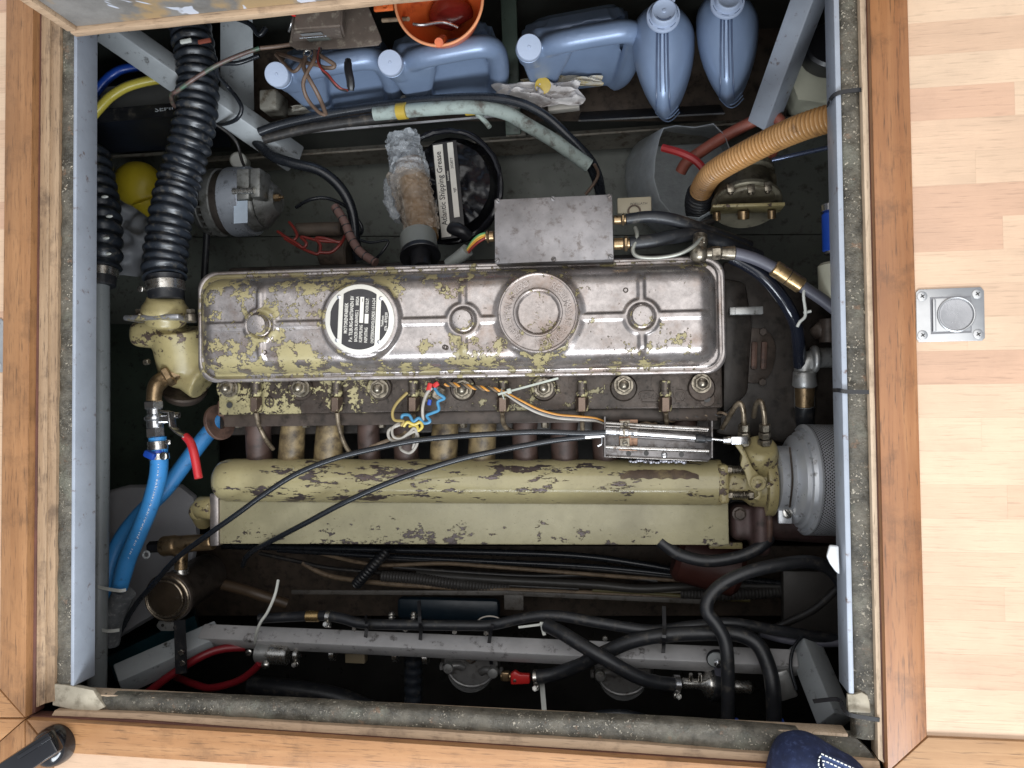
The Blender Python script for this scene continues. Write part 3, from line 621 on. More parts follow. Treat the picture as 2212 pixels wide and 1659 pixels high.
for t, px_, py_, a in (('718 0 1/3', -.02, -.30, 76), ('Z44', .18, -.12, 62), ('o-o', -.30, -.2, 76), ('VDO', -.1, -.1, 60)):
    put_text(b, t, Matrix.Translation(cap_c + Vector((px_ * CR, py_ * CR, -.0052))) @ Matrix.Rotation(R(a), 4, 'Z') @ Matrix.Diagonal((1, 1, .15, 1)), CR * .11, None, .005, .03)
obj('cap_lettering', b, M_cap, cover)
# ---- cylinder head, deck ledge, block
b = B(); p = E(470, 640, -.018); q = E(1562, 888, -.018)
b.span((p.x, E(1000, 640, -.018).y, -.018), (q.x, E(1000, 889, -.018).y, -.085), .004); 
for u in (495, 650, 820, 1000, 1175, 1347, 1515): c = E(u, 838, -.018); b.lathe(c - Vector((0, 0, .004)), (0, 0, 1), [(px(30), 0), (px(29), .006), (px(26), .0085)], 22)
for u in (727, 893, 1087, 1257, 1437): c = E(u, 826, -.018); b.lathe(c - Vector((0, 0, .004)), (0, 0, 1), [(px(31), 0), (px(30), .005)], 22); b.span(c + Vector((-px(13), -px(40), -.012)), c + Vector((px(13), px(10), -.004)), .002)
c = E(1527, 862, -.02); b.cyl(c - Vector((0, 0, .03)), c + Vector((0, 0, .003)), px(18), None, 18, .002)
hd = obj('cylinder_head', b, M_head, eng)
b = B(); b.span(E(483, 891, -.03), E(1545, 908, -.055), .002); obj('deck_ledge', b, M_iron2, hd)
def raised(parent, t, u, v, d, h, m, box=True):
    b = B(); q = E(u, v, d); put_text(b, t, Matrix.Translation(q), h, None, .0, .06); 
    if box: w = h * .75 * len(t); b.tube([q + Vector((x_, y_, 0)) for x_, y_ in ((-.004, -.004), (w, -.004), (w + .004, h / 2), (w, h + .004), (-.004, h + .004), (-.008, h / 2), (-.004, -.004))], .0012, 6, 4)
    obj('cast_mark', b, m, parent)
raised(hd, '5-69-', 1392, 864, -.0178, .0105, M_iron2); raised(hd, 'V', 1466, 862, -.0178, .0105, M_iron2); raised(hd, 'R2', 1104, 878, -.0178, .008, M_iron2, False)
b = B(); c = E(582, 869, -.0165); b.torus(c, (0, 0, 1), px(10), .0012, 16, 6); b.box(c, (px(14), .0018, .002)); b.box(c, (.0018, px(14), .002)); obj('cast_mark', b, M_iron2, hd)
for i, (u, v) in enumerate(((495, 838), (650, 838), (820, 840), (1000, 842), (1175, 838), (1347, 832), (1515, 828))):
    b = B(); c = E(u, v, -.010); b.lathe(c, (0, 0, 1), [(px(21), 0), (px(20.5), .002)], 20); b.hexn(c + Vector((0, 0, .002)), c + Vector((0, 0, .013)), px(17)); b.lathe(c + Vector((0, 0, .013)), (0, 0, 1), [(px(11), 0), (px(10.5), .005), (px(6), .009), (px(1.5), .0105)], 14)
    obj('head_nut', b, M_nut, hd)
b = B(); c = E(496, 875, -.016); b.cyl(c, c + Vector((0, 0, .001)), px(7)); c = E(1527, 862, -.016); b.cyl(c, c + Vector((0, 0, .002)), px(7)); obj('threaded_hole', b, M_bilge, hd)
for u in (515, 660, 825, 1000, 1177): 
    b = B(); c = E(u, 907, -.045); b.hexn(c, c + Vector((0, -px(17), -.002)), px(9)); obj('flange_bolt', b, M_nut, hd)
# injector pipes
M_pipe = mat('injector_pipe', (0.30, 0.24, 0.17), .35, .6, .35, 30, (.05, .035, .02), .5, 50)
ipipe = {553: ((553, 890), (560, 920), (575, 950), (590, 970)), 727: ((728, 890), (733, 925), (745, 960), (762, 985)), 893: ((893, 893), (895, 920), (893, 945)), 1087: ((1085, 890), (1088, 915), (1103, 930), (1140, 938)), 1257: ((1257, 892), (1258, 920), (1259, 945)), 1437: ((1438, 890), (1440, 915), (1438, 930))}
for u, pp in ipipe.items():
    t = B(); c = E(u, 822, -.006); e = E(u, 856, -.008); t.cyl(c, e, px(11), None, 16, .001); t.cyl(E(u, 846, -.007), E(u, 852, -.007), px(13)); m1 = obj('injector_stub', t, chip('stub_flaked', (.42, .37, .2), (.11, .09, .075), .42, 70, .4, .35, .6), hd)
    t = B(); t.hexn(E(u, 857, -.008), E(u, 889, -.010), px(14)); obj('union_nut', t, chip('nut_flaked', (.38, .33, .18), (.16, .115, .09), .32, 70, .4, .33, .8), hd)
    t = B(); t.tube([E(a, c_, -.012 - .02 * i) for i, (a, c_) in enumerate(pp)], px(5.2), 10); obj('injector_pipe', t, M_pipe, hd)
# lifting eye, left end of the head
b = B(); c = E(474, 912, -.050); ax = Vector((1, .22, .42)).normalized(); 
b.lathe(c - ax * .004, ax, [(.014, 0), (.033, 0), (.034, .001), (.034, .007), (.033, .008), (.014, .008), (.0135, .004), (.014, 0)], 30, False, False); b.box(c + Vector((.02, .026, .012)), (.03, .03, .012), None, .003); obj('lifting_eye', b, M_rust, eng)
# block and runners
b = B(); b.span(E(470, 600, -.085), (E(1560, 960, -.085).x, E(1000, 935, -.085).y, -.40), .006); obj('engine_block', b, M_iron, eng)
b = B(); b.span((E(520, 0, -.3).x, E(1000, 560, -.22).y, -.22), (E(1500, 0, -.3).x, E(1000, 640, -.22).y, -.42), .01); obj('block_side', b, M_iron, eng)
for u, w, k in ((562, 58, 0), (636, 52, 1), (716, 58, 1), (800, 50, 0), (880, 56, 0), (965, 56, 1), (1047, 56, 1), (1137, 56, 0), (1222, 60, 0), (1310, 56, 0), (1400, 60, 0), (1480, 56, 0)):
    b = B(); a = E(u, 896, -.062); m_ = E(u - 4, 935, -.066); e = E(u - 8 if k else u, 1010, -.085); b.tube([a, m_, e], lambda t, w=w: px(w / 2) * (1.0 + (.18 * t if k else .06 * abs(t - .5))), 18, 5); obj('runner', b, M_stubolive if k else M_stubbrown, eng)
# ---- intake manifold tube
b = B(); A = E(465, 1037, -.068); Z = E(1545, 1042, -.068); r0 = px(48.5, -.34); n = (Z - A).normalized()
b.lathe(A, n, [(.004, 0), (r0 * .35, .0008), (r0 * .68, .005), (r0 * .90, .014), (r0 * .985, .026), (r0, .042), (r0, (Z - A).length)], 40); tube = obj('intake_tube', b, M_tube, eng, 50)
b = B(); s = E(1368, 996, -.030)
for i in range(22): u = 1362 + i * 5.5; b.ball(E(u, 997 + random.uniform(-2.5, 2.5), -.030), px(random.uniform(4, 7.5)), 8, (1.1, .8, .6))
obj('weld_seam', b, M_weld, tube, 60)
b = B(); b.span(E(1345, 994, -.0335), E(1500, 1022, -.038), .004); b.jitter(.002, 50)
b.bm.free(); b = B()
b = B(); rows = []
for i in range(40):
    r_ = []; uu = 1338 + 165 * i / 39; ed = min(i, 39 - i) / 6
    for j in range(14):
        lo = .30 + .10 * noise.noise(Vector((i * .35, 1, 0))); hi = 1.12 + .03 * math.sin(i); a = hi + (lo + .42 - hi) * (j / 13) * min(1, .45 + ed * .5); c_ = E(uu, 1041, -.068); q = Vector((c_.x, A.y + (Z.y - A.y) * (c_.x - A.x) / (Z.x - A.x), A.z + (Z.z - A.z) * (c_.x - A.x) / (Z.x - A.x))); r_.append(q + Vector((0, math.cos(a + .2), math.sin(a + .2))) * (r0 + .0006))
    rows.append(r_)
b.loft(rows, False, False, False); obj('burnt_patch', b, mat('burnt_paint', (.085, .055, .035), .55, .2, .5, 40, (.20, .15, .07), .5, 30, .4, 120), tube)
b = B(); fl = E(1557, 1042, -.066); b.lathe(E(1543, 1042, -.068), n, [(r0 * .98, 0), (r0 * 1.0, .004), (r0 * 1.0, .010)], 32); b.box(fl, (px(22), px(84), .07), None, .006, 3); obj('tube_flange', b, M_cast, tube)
b = B(); y_ = px(30)
for sy, uu in ((1, 1578), (-1, 1583)):
    c = E(1569, 1042, -.040) + Vector((0, sy * px(27), 0)); e = c + Vector((px(56), 0, 0)); b = B(); b.hexn(c, c + Vector((px(12), 0, 0)), px(10)); b.cyl(c, e, px(5.5)); 
    b.tube([c + Vector((px(14) + px(30) * i / 60, math.cos(i * .75) * px(8), math.sin(i * .75) * px(8))) for i in range(61)], .0011, 5, 1); b.hexn(e - Vector((px(11), 0, 0)), e, px(11)); obj('spring_bolt', b, M_nut, tube)
# throttle body, right of the flange
b = B(); b.lathe(E(1566, 1048, -.07), n, [(.026, 0), (.026, .03), (r0 * .92, .045), (r0 * 1.0, .07), (r0 * 1.02, .12)], 28)
b.box(E(1600, 1046, -.075), (px(70), px(60), .06), None, .012, 3); b.cyl(E(1640, 1000, -.06), E(1642, 962, -.028), px(42), px(36), 24, .006); b.remesh(.0028, 8); thr = obj('throttle_body', b, M_cast, eng, 60)
b = B(); b.lathe(E(1646, 1048, -.07), n, [(r0 * 1.05, 0), (r0 * 1.34, .001), (r0 * 1.36, .003), (r0 * 1.36, .014), (r0 * 1.33, .017), (r0 * 1.15, .018)], 44); obj('mouth_ring', b, M_cast, thr)
lev = [(1588, 962), (1600, 958), (1606, 966), (1626, 1010), (1642, 1028), (1652, 1040), (1645, 1056), (1624, 1058), (1617, 1048), (1610, 1020), (1600, 1005), (1604, 985), (1596, 972)]
b = B(); b.prism([E(u, v, -.012) for u, v in lev], -.020, -.013, None, .0015); obj('throttle_lever', b, M_cast, thr)
b = B(); c = E(1637, 1043, -.014); b.lathe(c, (0, 0, 1), [(px(17), -.008), (px(17), .004), (px(15), .006), (px(8), .006)], 24); b.lathe(c + Vector((0, 0, .0055)), (0, 0, 1), [(px(8), 0), (px(8), .002), (px(6), .003)], 16); b.box(c + Vector((px(24), -px(4), -.003)), (px(16), px(10), .008), Matrix.Rotation(R(35), 3, 'Z'), .002); b.prism([E(u, v, -.016) for u, v in ((1634, 1052), (1646, 1056), (1645, 1070), (1640, 1080), (1628, 1078), (1638, 1070))], -.020, -.014, None, .001); obj('lever_hub', b, M_cast, thr)
for u in (1607, 1652):
    b = B(); b.hexn(E(u, 945, -.026), E(u, 932, -.020), px(13)); b.hexn(E(u, 960, -.03), E(u, 948, -.026), px(15)); b.hexn(E(u, 931, -.02), E(u, 916, -.016), px(12)); obj('pipe_union', b, M_nut, thr)
for pts in ([(1607, 918, -.016), (1606, 890, -.004), (1600, 872, .0), (1590, 876, -.01), (1575, 900, -.04), (1560, 925, -.07)], [(1652, 918, -.016), (1650, 890, -.004), (1644, 868, -.002), (1634, 872, -.02), (1628, 900, -.06)]):
    b = B(); b.tube([E(*p) for p in pts], px(5.5), 10); obj('steel_pipe', b, M_pipe, thr)
# ---- heat exchanger box
b = B(); p = E(457, 1086, -.055); q = E(1577, 1176, -.055); yb_ = E(1000, 1178, -.055).y; yt_ = E(1000, 1050, -.055).y
b.span((p.x, yt_, -.060), (q.x, yb_, -.16), .004); bx = obj('heat_exchanger', b, M_box, eng)
b = B(); b.span((p.x - .004, E(470, 1066, -.055).y, -.054), (p.x + px(17), yb_ - .003, -.163), .003); obj('end_plate', b, M_rim, bx)
b = B(); b.cyl(E(466, 1098, -.07), E(430, 1096, -.08), px(27), px(26), 20, .003); b.ball(E(432, 1104, -.085), px(25), 18); b.cyl(E(432, 1104, -.085), E(440, 1125, -.12), px(24), px(22), 18); obj('end_elbow', b, M_cast, bx, 60)
b = B(); b.span(E(1532, 1172, -.10), E(1602, 1184, -.11), .002); obj('foot_tab', b, M_cast, bx)
# exhaust elbow on the right end
b = B(); b.box(E(1600, 1125, -.10), (px(52), px(80), .06), None, .012); b.box(E(1640, 1140, -.085), (px(40), px(118), .07), None, .016, 3); b.cyl(E(1648, 1130, -.11), E(1830, 1142, -.12), px(36), px(36), 22); b.remesh(.004, 5); ex = obj('exhaust_elbow', b, mat('exhaust_iron', (.075, .045, .042), .5, .2, .4, 20, (.03, .02, .016), .5, 40, .4, 80), eng, 60)
b = B(); c = E(1597, 1110, -.066); b.lathe(c, (0, 0, 1), [(px(15), -.004), (px(15), .0), (px(11), .001)], 18); b.hexn(c, c + Vector((0, 0, .008)), px(12)); obj('elbow_bolt', b, M_iron2, ex)
b = B(); b.tube([E(1655, 1082, -.06), E(1662, 1120, -.052), (E(1661, 1165, -.056)), E(1650, 1196, -.07)], px(7), 10); obj('casting_rib', b, M_rust, ex)
# ---- flywheel housing, right of the head
b = B(); hs = [(1562, 560), (1700, 575), (1800, 640), (1830, 800), (1810, 930), (1700, 960), (1545, 940), (1550, 760)]
b.prism([E(u, v, -.10) for u, v in hs], -.30, -.105, None, .012); b.prism([E(u, v, -.09) for u, v in [(1562, 600), (1610, 610), (1625, 700), (1615, 850), (1560, 900)]], -.12, -.085, None, .008); hous = obj('flywheel_housing', b, M_iron, eng)
ov = [(1640 + (a * .0), 0) for a in ()]
def oval(cu, cv, ru, rv, d, rot=0, n=32, ex=1.0):
    o = []
    for k in range(n):
        a = 2 * math.pi * k / n; c, s = math.cos(a), math.sin(a); x = ru * math.copysign(abs(c) ** ex, c); y = rv * math.copysign(abs(s) ** ex, s); o.append(E(cu + x * math.cos(rot) - y * math.sin(rot), cv + x * math.sin(rot) + y * math.cos(rot), d))
    return o
b = B(); b.prism(oval(1629, 768, 46, 60, -.095, R(8), 32, .85), -.106, -.094, None, .0015); ac = obj('access_cover', b, M_iron2, hous)
for u in (1608, 1629, 1650):
    b = B(); b.box(E(u, 768, -.091), (px(13), px(62), .008), Matrix.Rotation(R(-3), 3, 'Z'), .003); b.box(E(u, 768, -.0885), (px(6), px(54), .004), Matrix.Rotation(R(-3), 3, 'Z'), .001); o_ = obj('cover_slot', b, M_rust, hous)
for u, v in ((1647, 717), (1646, 826)):
    b = B(); c = E(u, v, -.094); b.hexn(c, c + Vector((0, 0, .006)), px(9)); obj('cover_screw', b, M_iron2, hous)
b = B(); b.span(E(1576, 663, -.06), E(1646, 680, -.072), .002); b.span(E(1588, 665, -.0585), E(1632, 678, -.061), .001); obj('bracket_tab', b, M_alu, hous)
# pipe elbows on the far right of the housing
b = B(); b.tube([E(1738, 880, -.10), E(1738, 820, -.085), E(1740, 790, -.08), E(1760, 775, -.08), E(1800, 772, -.09)], px(22), 18, 6); b.cyl(E(1738, 836, -.08), E(1738, 800, -.075), px(26), px(24), 18, .003); b.cyl(E(1752, 776, -.07), E(1766, 776, -.07), px(30), px(30), 20, .003); obj('pipe_elbow', b, M_alu, hous, 50)
b = B(); b.hexn(E(1738, 824, -.078), E(1738, 810, -.076), px(21)); obj('elbow_nut', b, M_nut, hous)
b = B(); b.cyl(E(1738, 828, -.085), E(1738, 878, -.095), px(22), px(20), 18, .002); obj('hose_ferrule', b, M_brass, hous)
b = B(); b.tube([E(1738, 876, -.095), E(1738, 930, -.12), E(1744, 985, -.17)], px(21), 16); obj('drain_hose', b, M_rubber, hous)
b = B(); b.cyl(E(1782, 720, -.09), E(1760, 700, -.09), px(24), px(20), 18, .004); b.cyl(E(1790, 690, -.08), E(1790, 740, -.08), px(20), px(20), 14); obj('pipe_stub', b, M_iron2, hous)
# ---- thermostat housing, left end
b = B()
b.cyl(E(357, 690, -.03), E(358, 655, -.03), px(56), px(50), 28, .006); b.cyl(E(357, 700, -.04), E(357, 640, -.02), px(46), px(40), 26, .004)
b.box(E(346, 722, -.065), (px(122), px(62), .07), None, .018, 3); b.cyl(E(384, 712, -.07), E(396, 800, -.09), px(64), px(56), 28); b.cyl(E(396, 800, -.09), E(440, 826, -.09), px(40), px(46), 22); b.box(E(410, 790, -.10), (px(90), px(110), .08), None, .02, 3)
b.remesh(.0032, 10); th = obj('thermostat_housing', b, M_cast, eng, 60)
b = B(); b.box(E(348, 689, -.025), (px(132), px(12), .072), None, .004, 2); obj('housing_flange', b, chip('flange_flaked', OLIVE, (.45, .45, .47), .45, 40), th)
for u in (298, 408, 0):
    if not u: continue
    b = B(); c = E(u + 4, 690, -.005); b.cyl(c + Vector((0, -.004, 0)), c + Vector((0, .010, 0)), px(12), None, 16, .001); b.hexn(c + Vector((0, .010, 0)), c + Vector((0, .019, 0)), px(10)); obj('flange_nut', b, M_nut, th)
b = B(); b.hexn(E(322, 781, -.05), E(312, 783, -.052), px(7)); obj('plug_screw', b, M_nut, th)
b = B(); b.cyl(E(398, 838, -.115), E(398, 854, -.125), px(54), px(48), 24, .003); obj('lower_boss', b, M_iron2, th)
# ------------------------------------------------------------------ loose things in the bay
def EW(u, v, d): return ENG_M @ E(u, v, d)
M_jug = mat('jug_blue', (0.185, 0.245, 0.36), 0.34, 0.24, 0.10, 10, None, 0, 25, 0.05, 300, 0.5, 0.06)
M_jugcap = mat('jug_cap', (0.36, 0.42, 0.54), 0.45, 0.1, 0.06, 20)
M_blue = mat('blue_hose', (0.045, 0.25, 0.58), 0.45, 0, 0.14, 18, (0.03, 0.09, 0.2), 0.12, 50, 0.1, 300)
M_print = mat('white_print', (0.72, 0.78, 0.85), 0.5, 0, 0.05)
M_bluepl = mat('blue_plastic', (0.012, 0.06, 0.36), 0.35)
M_yellow = mat('yellow_plastic', (0.56, 0.43, 0.025), 0.45, 0, 0.12, 10)
M_yellowh = mat('yellow_cable', (0.62, 0.52, 0.08), 0.35, 0, 0.1)
M_milk = mat('milky_plastic', (0.42, 0.44, 0.44), 0.4, 0, 0.12, 12, (0.25, 0.24, 0.2), 0.2, 40)
M_milky = mat('yellowed_plastic', (0.46, 0.45, 0.35), 0.4, 0, 0.12, 12)
M_orange = mat('orange_plastic', (0.62, 0.13, 0.03), 0.4, 0, 0.15, 14, (0.25, 0.02, 0.01), 0.35, 16)
M_conduit = mat('amber_conduit', (0.42, 0.225, 0.085), 0.33, 0, 0.18, 12, (0.14, 0.07, 0.03), 0.25, 40)
M_redhose = mat('red_brown_hose', (0.30, 0.085, 0.055), 0.5, 0, 0.25, 20, (0.12, 0.05, 0.04), 0.3, 50)
M_foam = mat('foam_sleeve', (0.30, 0.35, 0.32), 0.75, 0, 0.15, 25, (0.10, 0.09, 0.075), 0.5, 38, 0.4, 90)
M_tapey = mat('yellow_tape', (0.46, 0.32, 0.045), 0.4)
M_brownwire = mat('brown_wire', (0.13, 0.085, 0.06), 0.5, 0, 0.3, 40)
M_tan = mat('tan_wire', (0.19, 0.135, 0.085), 0.55, 0, 0.3, 40, (0.08, .05, .03), .4, 60)
M_greywire = mat('grey_wire', (0.36, 0.33, 0.29), 0.5, 0, 0.25, 40)
M_darkwire = mat('dark_wire', (0.028, 0.026, 0.025), 0.4, 0, 0.3, 30, (0.09, .075, .06), .3, 60)
M_wblue = mat('blue_wire', (0.05, 0.22, 0.38), 0.4); M_wyel = mat('yellow_wire', (0.55, 0.42, 0.08), 0.4); M_worg = mat('orange_wire', (0.55, 0.24, 0.03), 0.4)
M_wred = mat('red_wire', (0.19, 0.026, 0.02), 0.4); M_wgreen = mat('green_wire', (0.10, 0.28, 0.12), 0.4); M_redcable = mat('red_cable', (0.20, 0.010, 0.016), 0.4)
M_elbox = mat('dusty_brown_box', (0.135, 0.105, 0.085), 0.5, 0.2, 0.3, 20, (0.28, 0.24, 0.19), 0.35, 55)
M_jbox = mat('brushed_box', (0.25, 0.235, 0.235), 0.42, 0.55, 0.28, 26, (0.11, 0.09, 0.08), 0.35, 60, 0.12, 300)
M_greypl = mat('grey_pvc', (0.20, 0.21, 0.195), 0.35, 0, 0.1)
M_greyhose = mat('grey_hose', (0.10, 0.10, 0.125), 0.45, 0, 0.15)
M_teal = mat('teal_paint', (0.01, 0.05, 0.065), 0.4)
M_paintpipe = mat('painted_pipe', (0.22, 0.235, 0.235), 0.4, 0, 0.15, 14, (0.06, .05, .045), .15, 60)
def tpart(name, pts, rpx, m, par, seg=10, sub=6, z=None, **k):
    P3 = [W(*p) for p in pts]; zz = z if z is not None else sum(p[2] for p in pts) / len(pts); b = B()
    r = (lambda t, f=rpx: px(f(t), zz)) if callable(rpx) else px(rpx, zz)
    b.tube(P3, r, seg, sub, **k); return obj(name, b, m, par, 50)
def hose(name, pts, rpx, m, label, cat, group=None, **k): return finish(tpart(name, pts, rpx, m, None, **k), label, cat, group)
def clampband(par, p, ax, r, w=.010, m=None, screw=None, name='hose_clamp'):
    b = B(); ax = Vector(ax).normalized(); p = Vector(p); b.lathe(p - ax * w / 2, ax, [(r, 0), (r * 1.05, .0005), (r * 1.05, w - .0005), (r, w)], 28); o = obj(name, b, m or M_steel, par)
    if screw is not None:
        s = Vector(screw); q = p + s.normalized() * (r + .004); t = s.cross(ax).normalized(); b = B(); b.box(q, (.012, w * 1.15, .009), Matrix((t, ax, s.normalized())).transposed(), .002); b.hexn(q + t * .006, q + t * .013, .0055); b.lathe(q + t * .013, t, [(.004, 0), (.0035, .001)], 10); obj('clamp_screw', b, M_zinc, par)
    return o
def slot_screw(par, p, r, m=None, a=0.6, name='screw'):
    b = B(); p = Vector(p); b.lathe(p, (0, 0, 1), [(r, -.001), (r, .0008), (r * .8, .0018), (r * .3, .0022)], 16); o = obj(name, b, m or M_zinc, par)
    b = B(); b.box(p + Vector((0, 0, .0021)), (r * 1.75, r * .32, .0008), Matrix.Rotation(a, 3, 'Z')); obj('screw_slot', b, M_bilge, par); return o
# ---- black corrugated hoses, left
def ribs(pitch, amp, sharp=2.0): return lambda d: 1 + amp * (abs(math.sin(math.pi * d / pitch)) ** sharp - .5)
ch = thing('corrugated_hose', W(358, 640, -.25), 'thick black corrugated hose clamped on the olive thermostat housing', 'hose', 'corrugated air hoses')
hp = [(405, 20, -.36), (411, 60, -.35), (425, 150, -.34), (425, 230, -.33), (412, 305, -.32), (386, 395, -.31), (370, 465, -.29), (361, 525, -.28), (355, 575, -.27), (356, 602, -.265)]
tpart('hose', hp, 46, M_rubberhi, ch, 28, 8, -.31, step=.0017, rf=lambda d: 1 + .15 * (abs(math.sin(math.pi * d / .0185)) ** 1.3 - .5) + .03 * math.sin(math.pi * d / .0185 + .7))
b = B(); b.lathe(W(356, 598, -.265), W(360, 655, -.262) - W(356, 598, -.265), [(px(42, -.26), 0), (px(41, -.26), .002), (px(41, -.26), .046), (px(38, -.26), .047)], 32); obj('cuff', b, M_rubber, ch)
clampband(ch, W(357, 620, -.263), W(360, 655, -.262) - W(356, 598, -.265), px(42.5, -.26), px(23, -.26), M_zinc, None)
b = B(); q = W(314, 624, -.255); b.box(q + Vector((.006, 0, -.006)), (.014, .012, .012), None, .002); obj('clamp_block', b, M_zinc, ch); slot_screw(ch, W(303, 624, -.25), px(8, -.25), M_zinc, 2.0, 'clamp_screw')
for u, v, w_ in ((402, 89, 14), (442, 89, 16),):
    b = B(); q = W(u, v, -.29); b.box(q, (px(w_ * 2), px(9), .006), Matrix.Rotation(.1, 3, 'Z'), .0015); obj('paint_mark', b, M_white if u < 410 else M_redhose, ch)
c2 = thing('corrugated_hose', W(222, 605, -.32), 'black corrugated hose with white paint flecks, half hidden by the left coaming', 'hose', 'corrugated air hoses')
tpart('hose', [(196, 330, -.40), (208, 390, -.38), (218, 450, -.36), (222, 500, -.345), (222, 545, -.335), (219, 578, -.33)], 41, M_rubberhi, c2, 26, 8, -.35, step=.0021, rf=ribs(.027, .2, 1.4))
b = B(); b.cyl(W(220, 574, -.33), W(218, 618, -.325), px(34, -.33), px(33, -.33), 28, .002); obj('cuff', b, M_rubber, c2)
clampband(c2, W(219, 590, -.33), W(218, 618, -.325) - W(220, 574, -.33), px(36, -.33), px(20, -.33), M_zinc, None)
for u, v in ((226, 425), (236, 467), (229, 514), (233, 548)):
    b = B(); b.ball(W(u, v, -.312), px(7), 8, (1.4, .6, .5)); obj('paint_mark', b, M_white, c2)
hose('painted_pipe', [(217, 610, -.325), (217, 900, -.30), (214, 1200, -.28), (209, 1490, -.26)], 21, M_paintpipe, 'grey painted pipe running down beside the left coaming', 'pipe', seg=20)
# ---- things in the upper left corner
hose('cable', [(195, 215, -.42), (222, 180, -.42), (244, 160, -.42), (272, 148, -.43), (330, 143, -.45), (395, 150, -.48)], 11, M_bluepl, 'bright blue cable curving out from the left coaming', 'cable')
hose('cable', [(190, 262, -.40), (222, 225, -.40), (245, 204, -.40), (283, 184, -.41), (345, 171, -.43), (420, 172, -.46)], 11.5, M_yellowh, 'yellow cable curving below the blue one, top left', 'cable')
b = B(); b.loft([[W(150, 195, -.52), W(420, 170, -.52), W(420, 242, -.52), W(150, 262, -.52)], [W(150, 195, -.53), W(420, 170, -.53), W(420, 242, -.53), W(150, 262, -.53)]]); solo('pale_board', b, M_milk, 'pale grey board behind the yellow cable, top left', 'board')
t = thing('battery_box', W(300, 300, -.5), 'black box with a white lettered band across its top edge, behind the corrugated hoses', 'box')
b = B(); b.loft([[W(150, 262, -.46), W(470, 238, -.46), W(500, 318, -.56), W(150, 335, -.56)], [W(150, 250, -.6), W(470, 225, -.6), W(500, 305, -.7), W(150, 320, -.7)]]); obj('body', b, mat('blue_black', (.016, .02, .03), .35), t)
b = B(); b.bar(W(150, 256, -.452), W(470, 229, -.452), .028, .004, (0, -.2, 1), .001); obj('band', b, M_rubber, t)
b = B(); q = W(335, 242, -.449); put_text(b, 'SEMI', Matrix.Translation(q) @ Matrix.Rotation(R(4), 4, 'Z'), px(11, -.45), px(46, -.45), .01); obj('lettering', b, M_print, t)
b = B(); b.bar(W(228, 340, -.555), W(380, 330, -.555), .006, .006); obj('lit_edge', b, M_string, t)  # pale bar added to draw the light along the lower edge of the box
b = B(); b.ball(W(298, 398, -.56), px(58, -.56), 28, (1.0, .93, .8)); b.cyl(W(318, 430, -.56), W(338, 470, -.58), px(40, -.56), px(14, -.56), 20); b.remesh(.004, 8); solo('yellow_container', b, M_yellow, 'rounded yellow plastic container behind the corrugated hoses', 'container')
b = B(); rows = [[W(u, v, -.60) + Vector((0, 0, .03 * noise.noise(Vector((u * .03, v * .03, 0))))) for u in range(228, 345, 4)] for v in range(420, 600, 4)]; b.loft(rows, False, False, False); b.jitter(.012, 22); solo('plastic_sheet', b, mat('grey_sheet', (.30, .31, .33), .45, 0, .2, 14), 'crumpled grey plastic sheet lying below the yellow container', 'plastic sheet')
# ---- alternator
al = thing('alternator', W(520, 450, -.42), 'grey alternator with a bright steel strap and black gaps between its rings', 'alternator')
A0 = W(442, 440, -.44); A1 = W(610, 432, -.44); n_ = (A1 - A0).normalized(); pm = lambda a: px(a, -.44); Lp = (A1 - A0).length
def seg_(name, a, c, r0_, r1_, m, bev=.002): b = B(); b.cyl(A0 + n_ * pm(a), A0 + n_ * pm(c), pm(r0_), pm(r1_), 36, bev); return obj(name, b, m, al)
M_al = mat('alternator_cast', (.19, .19, .18), .42, .55, .3, 40, (.05, .05, .035), .45, 50)
seg_('front_ring', 0, 18, 70, 76, M_al); seg_('front_gap', 17, 31, 66, 66, M_iron); seg_('middle_ring', 30, 52, 78, 78, M_al); seg_('stator', 50, 74, 74, 74, M_iron); seg_('steel_strap', 70, 122, 79, 79, mat('strap_steel', (.45, .48, .53), .3, .7, .12, 20, (.12, .12, .13), .15, 50)); 
for k_ in range(26):
    t_ = 2 * math.pi * k_ / 26; e_ = basis(n_); d_2 = e_[0] * math.cos(t_) + e_[1] * math.sin(t_); b = B(); b.bar(A0 + n_ * pm(19) + d_2 * pm(69), A0 + n_ * pm(31) + d_2 * pm(69), .004, .010, d_2, .0008); obj('cooling_fin', b, M_al, al)
seg_('rear_housing', 121, 148, 70, 66, M_al, .004)
b = B(); b.box(A0 + n_ * pm(165) + Vector((0, pm(20), .045)), (pm(24), pm(66), .05), None, .004); b.box(A0 + n_ * pm(136) + Vector((0, pm(18), .055)), (pm(30), pm(70), .03), None, .004); obj('rectifier_block', b, M_al, al)
b = B(); b.cyl(A0 + n_ * pm(146), A0 + n_ * pm(184), pm(60), pm(34), 30, .004); obj('end_cone', b, M_al, al)
b = B(); q = A0 + n_ * pm(184) + Vector((0, 0, .02)); b.hexn(q, q + n_ * pm(14), pm(9)); b.cyl(q + n_ * pm(14), q + n_ * pm(22), pm(4)); obj('terminal', b, M_brass, al)
b = B(); b.cyl(W(504, 414, -.37), W(550, 412, -.37), px(8, -.37)); obj('strap_pin', b, M_zinc, al)
b = B(); b.box(W(520, 458, -.374), (px(34, -.38), px(52, -.38), .001), None); obj('rating_label', b, mat('label_blue', (.40, .47, .55), .4), al)
t = thing('filler_neck', W(520, 350, -.52), 'round white cap standing behind the alternator', 'cap'); b = B(); b.cyl(W(524, 352, -.56), W(514, 346, -.50), px(19, -.5), None, 24, .003); obj('cap', b, M_white, t); 
hose('fan_belt', [(449, 452, -.42), (446, 520, -.44), (442, 590, -.46), (440, 640, -.47)], 8, M_rubber, 'black drive belt running down from the alternator, behind the rocker cover', 'belt')
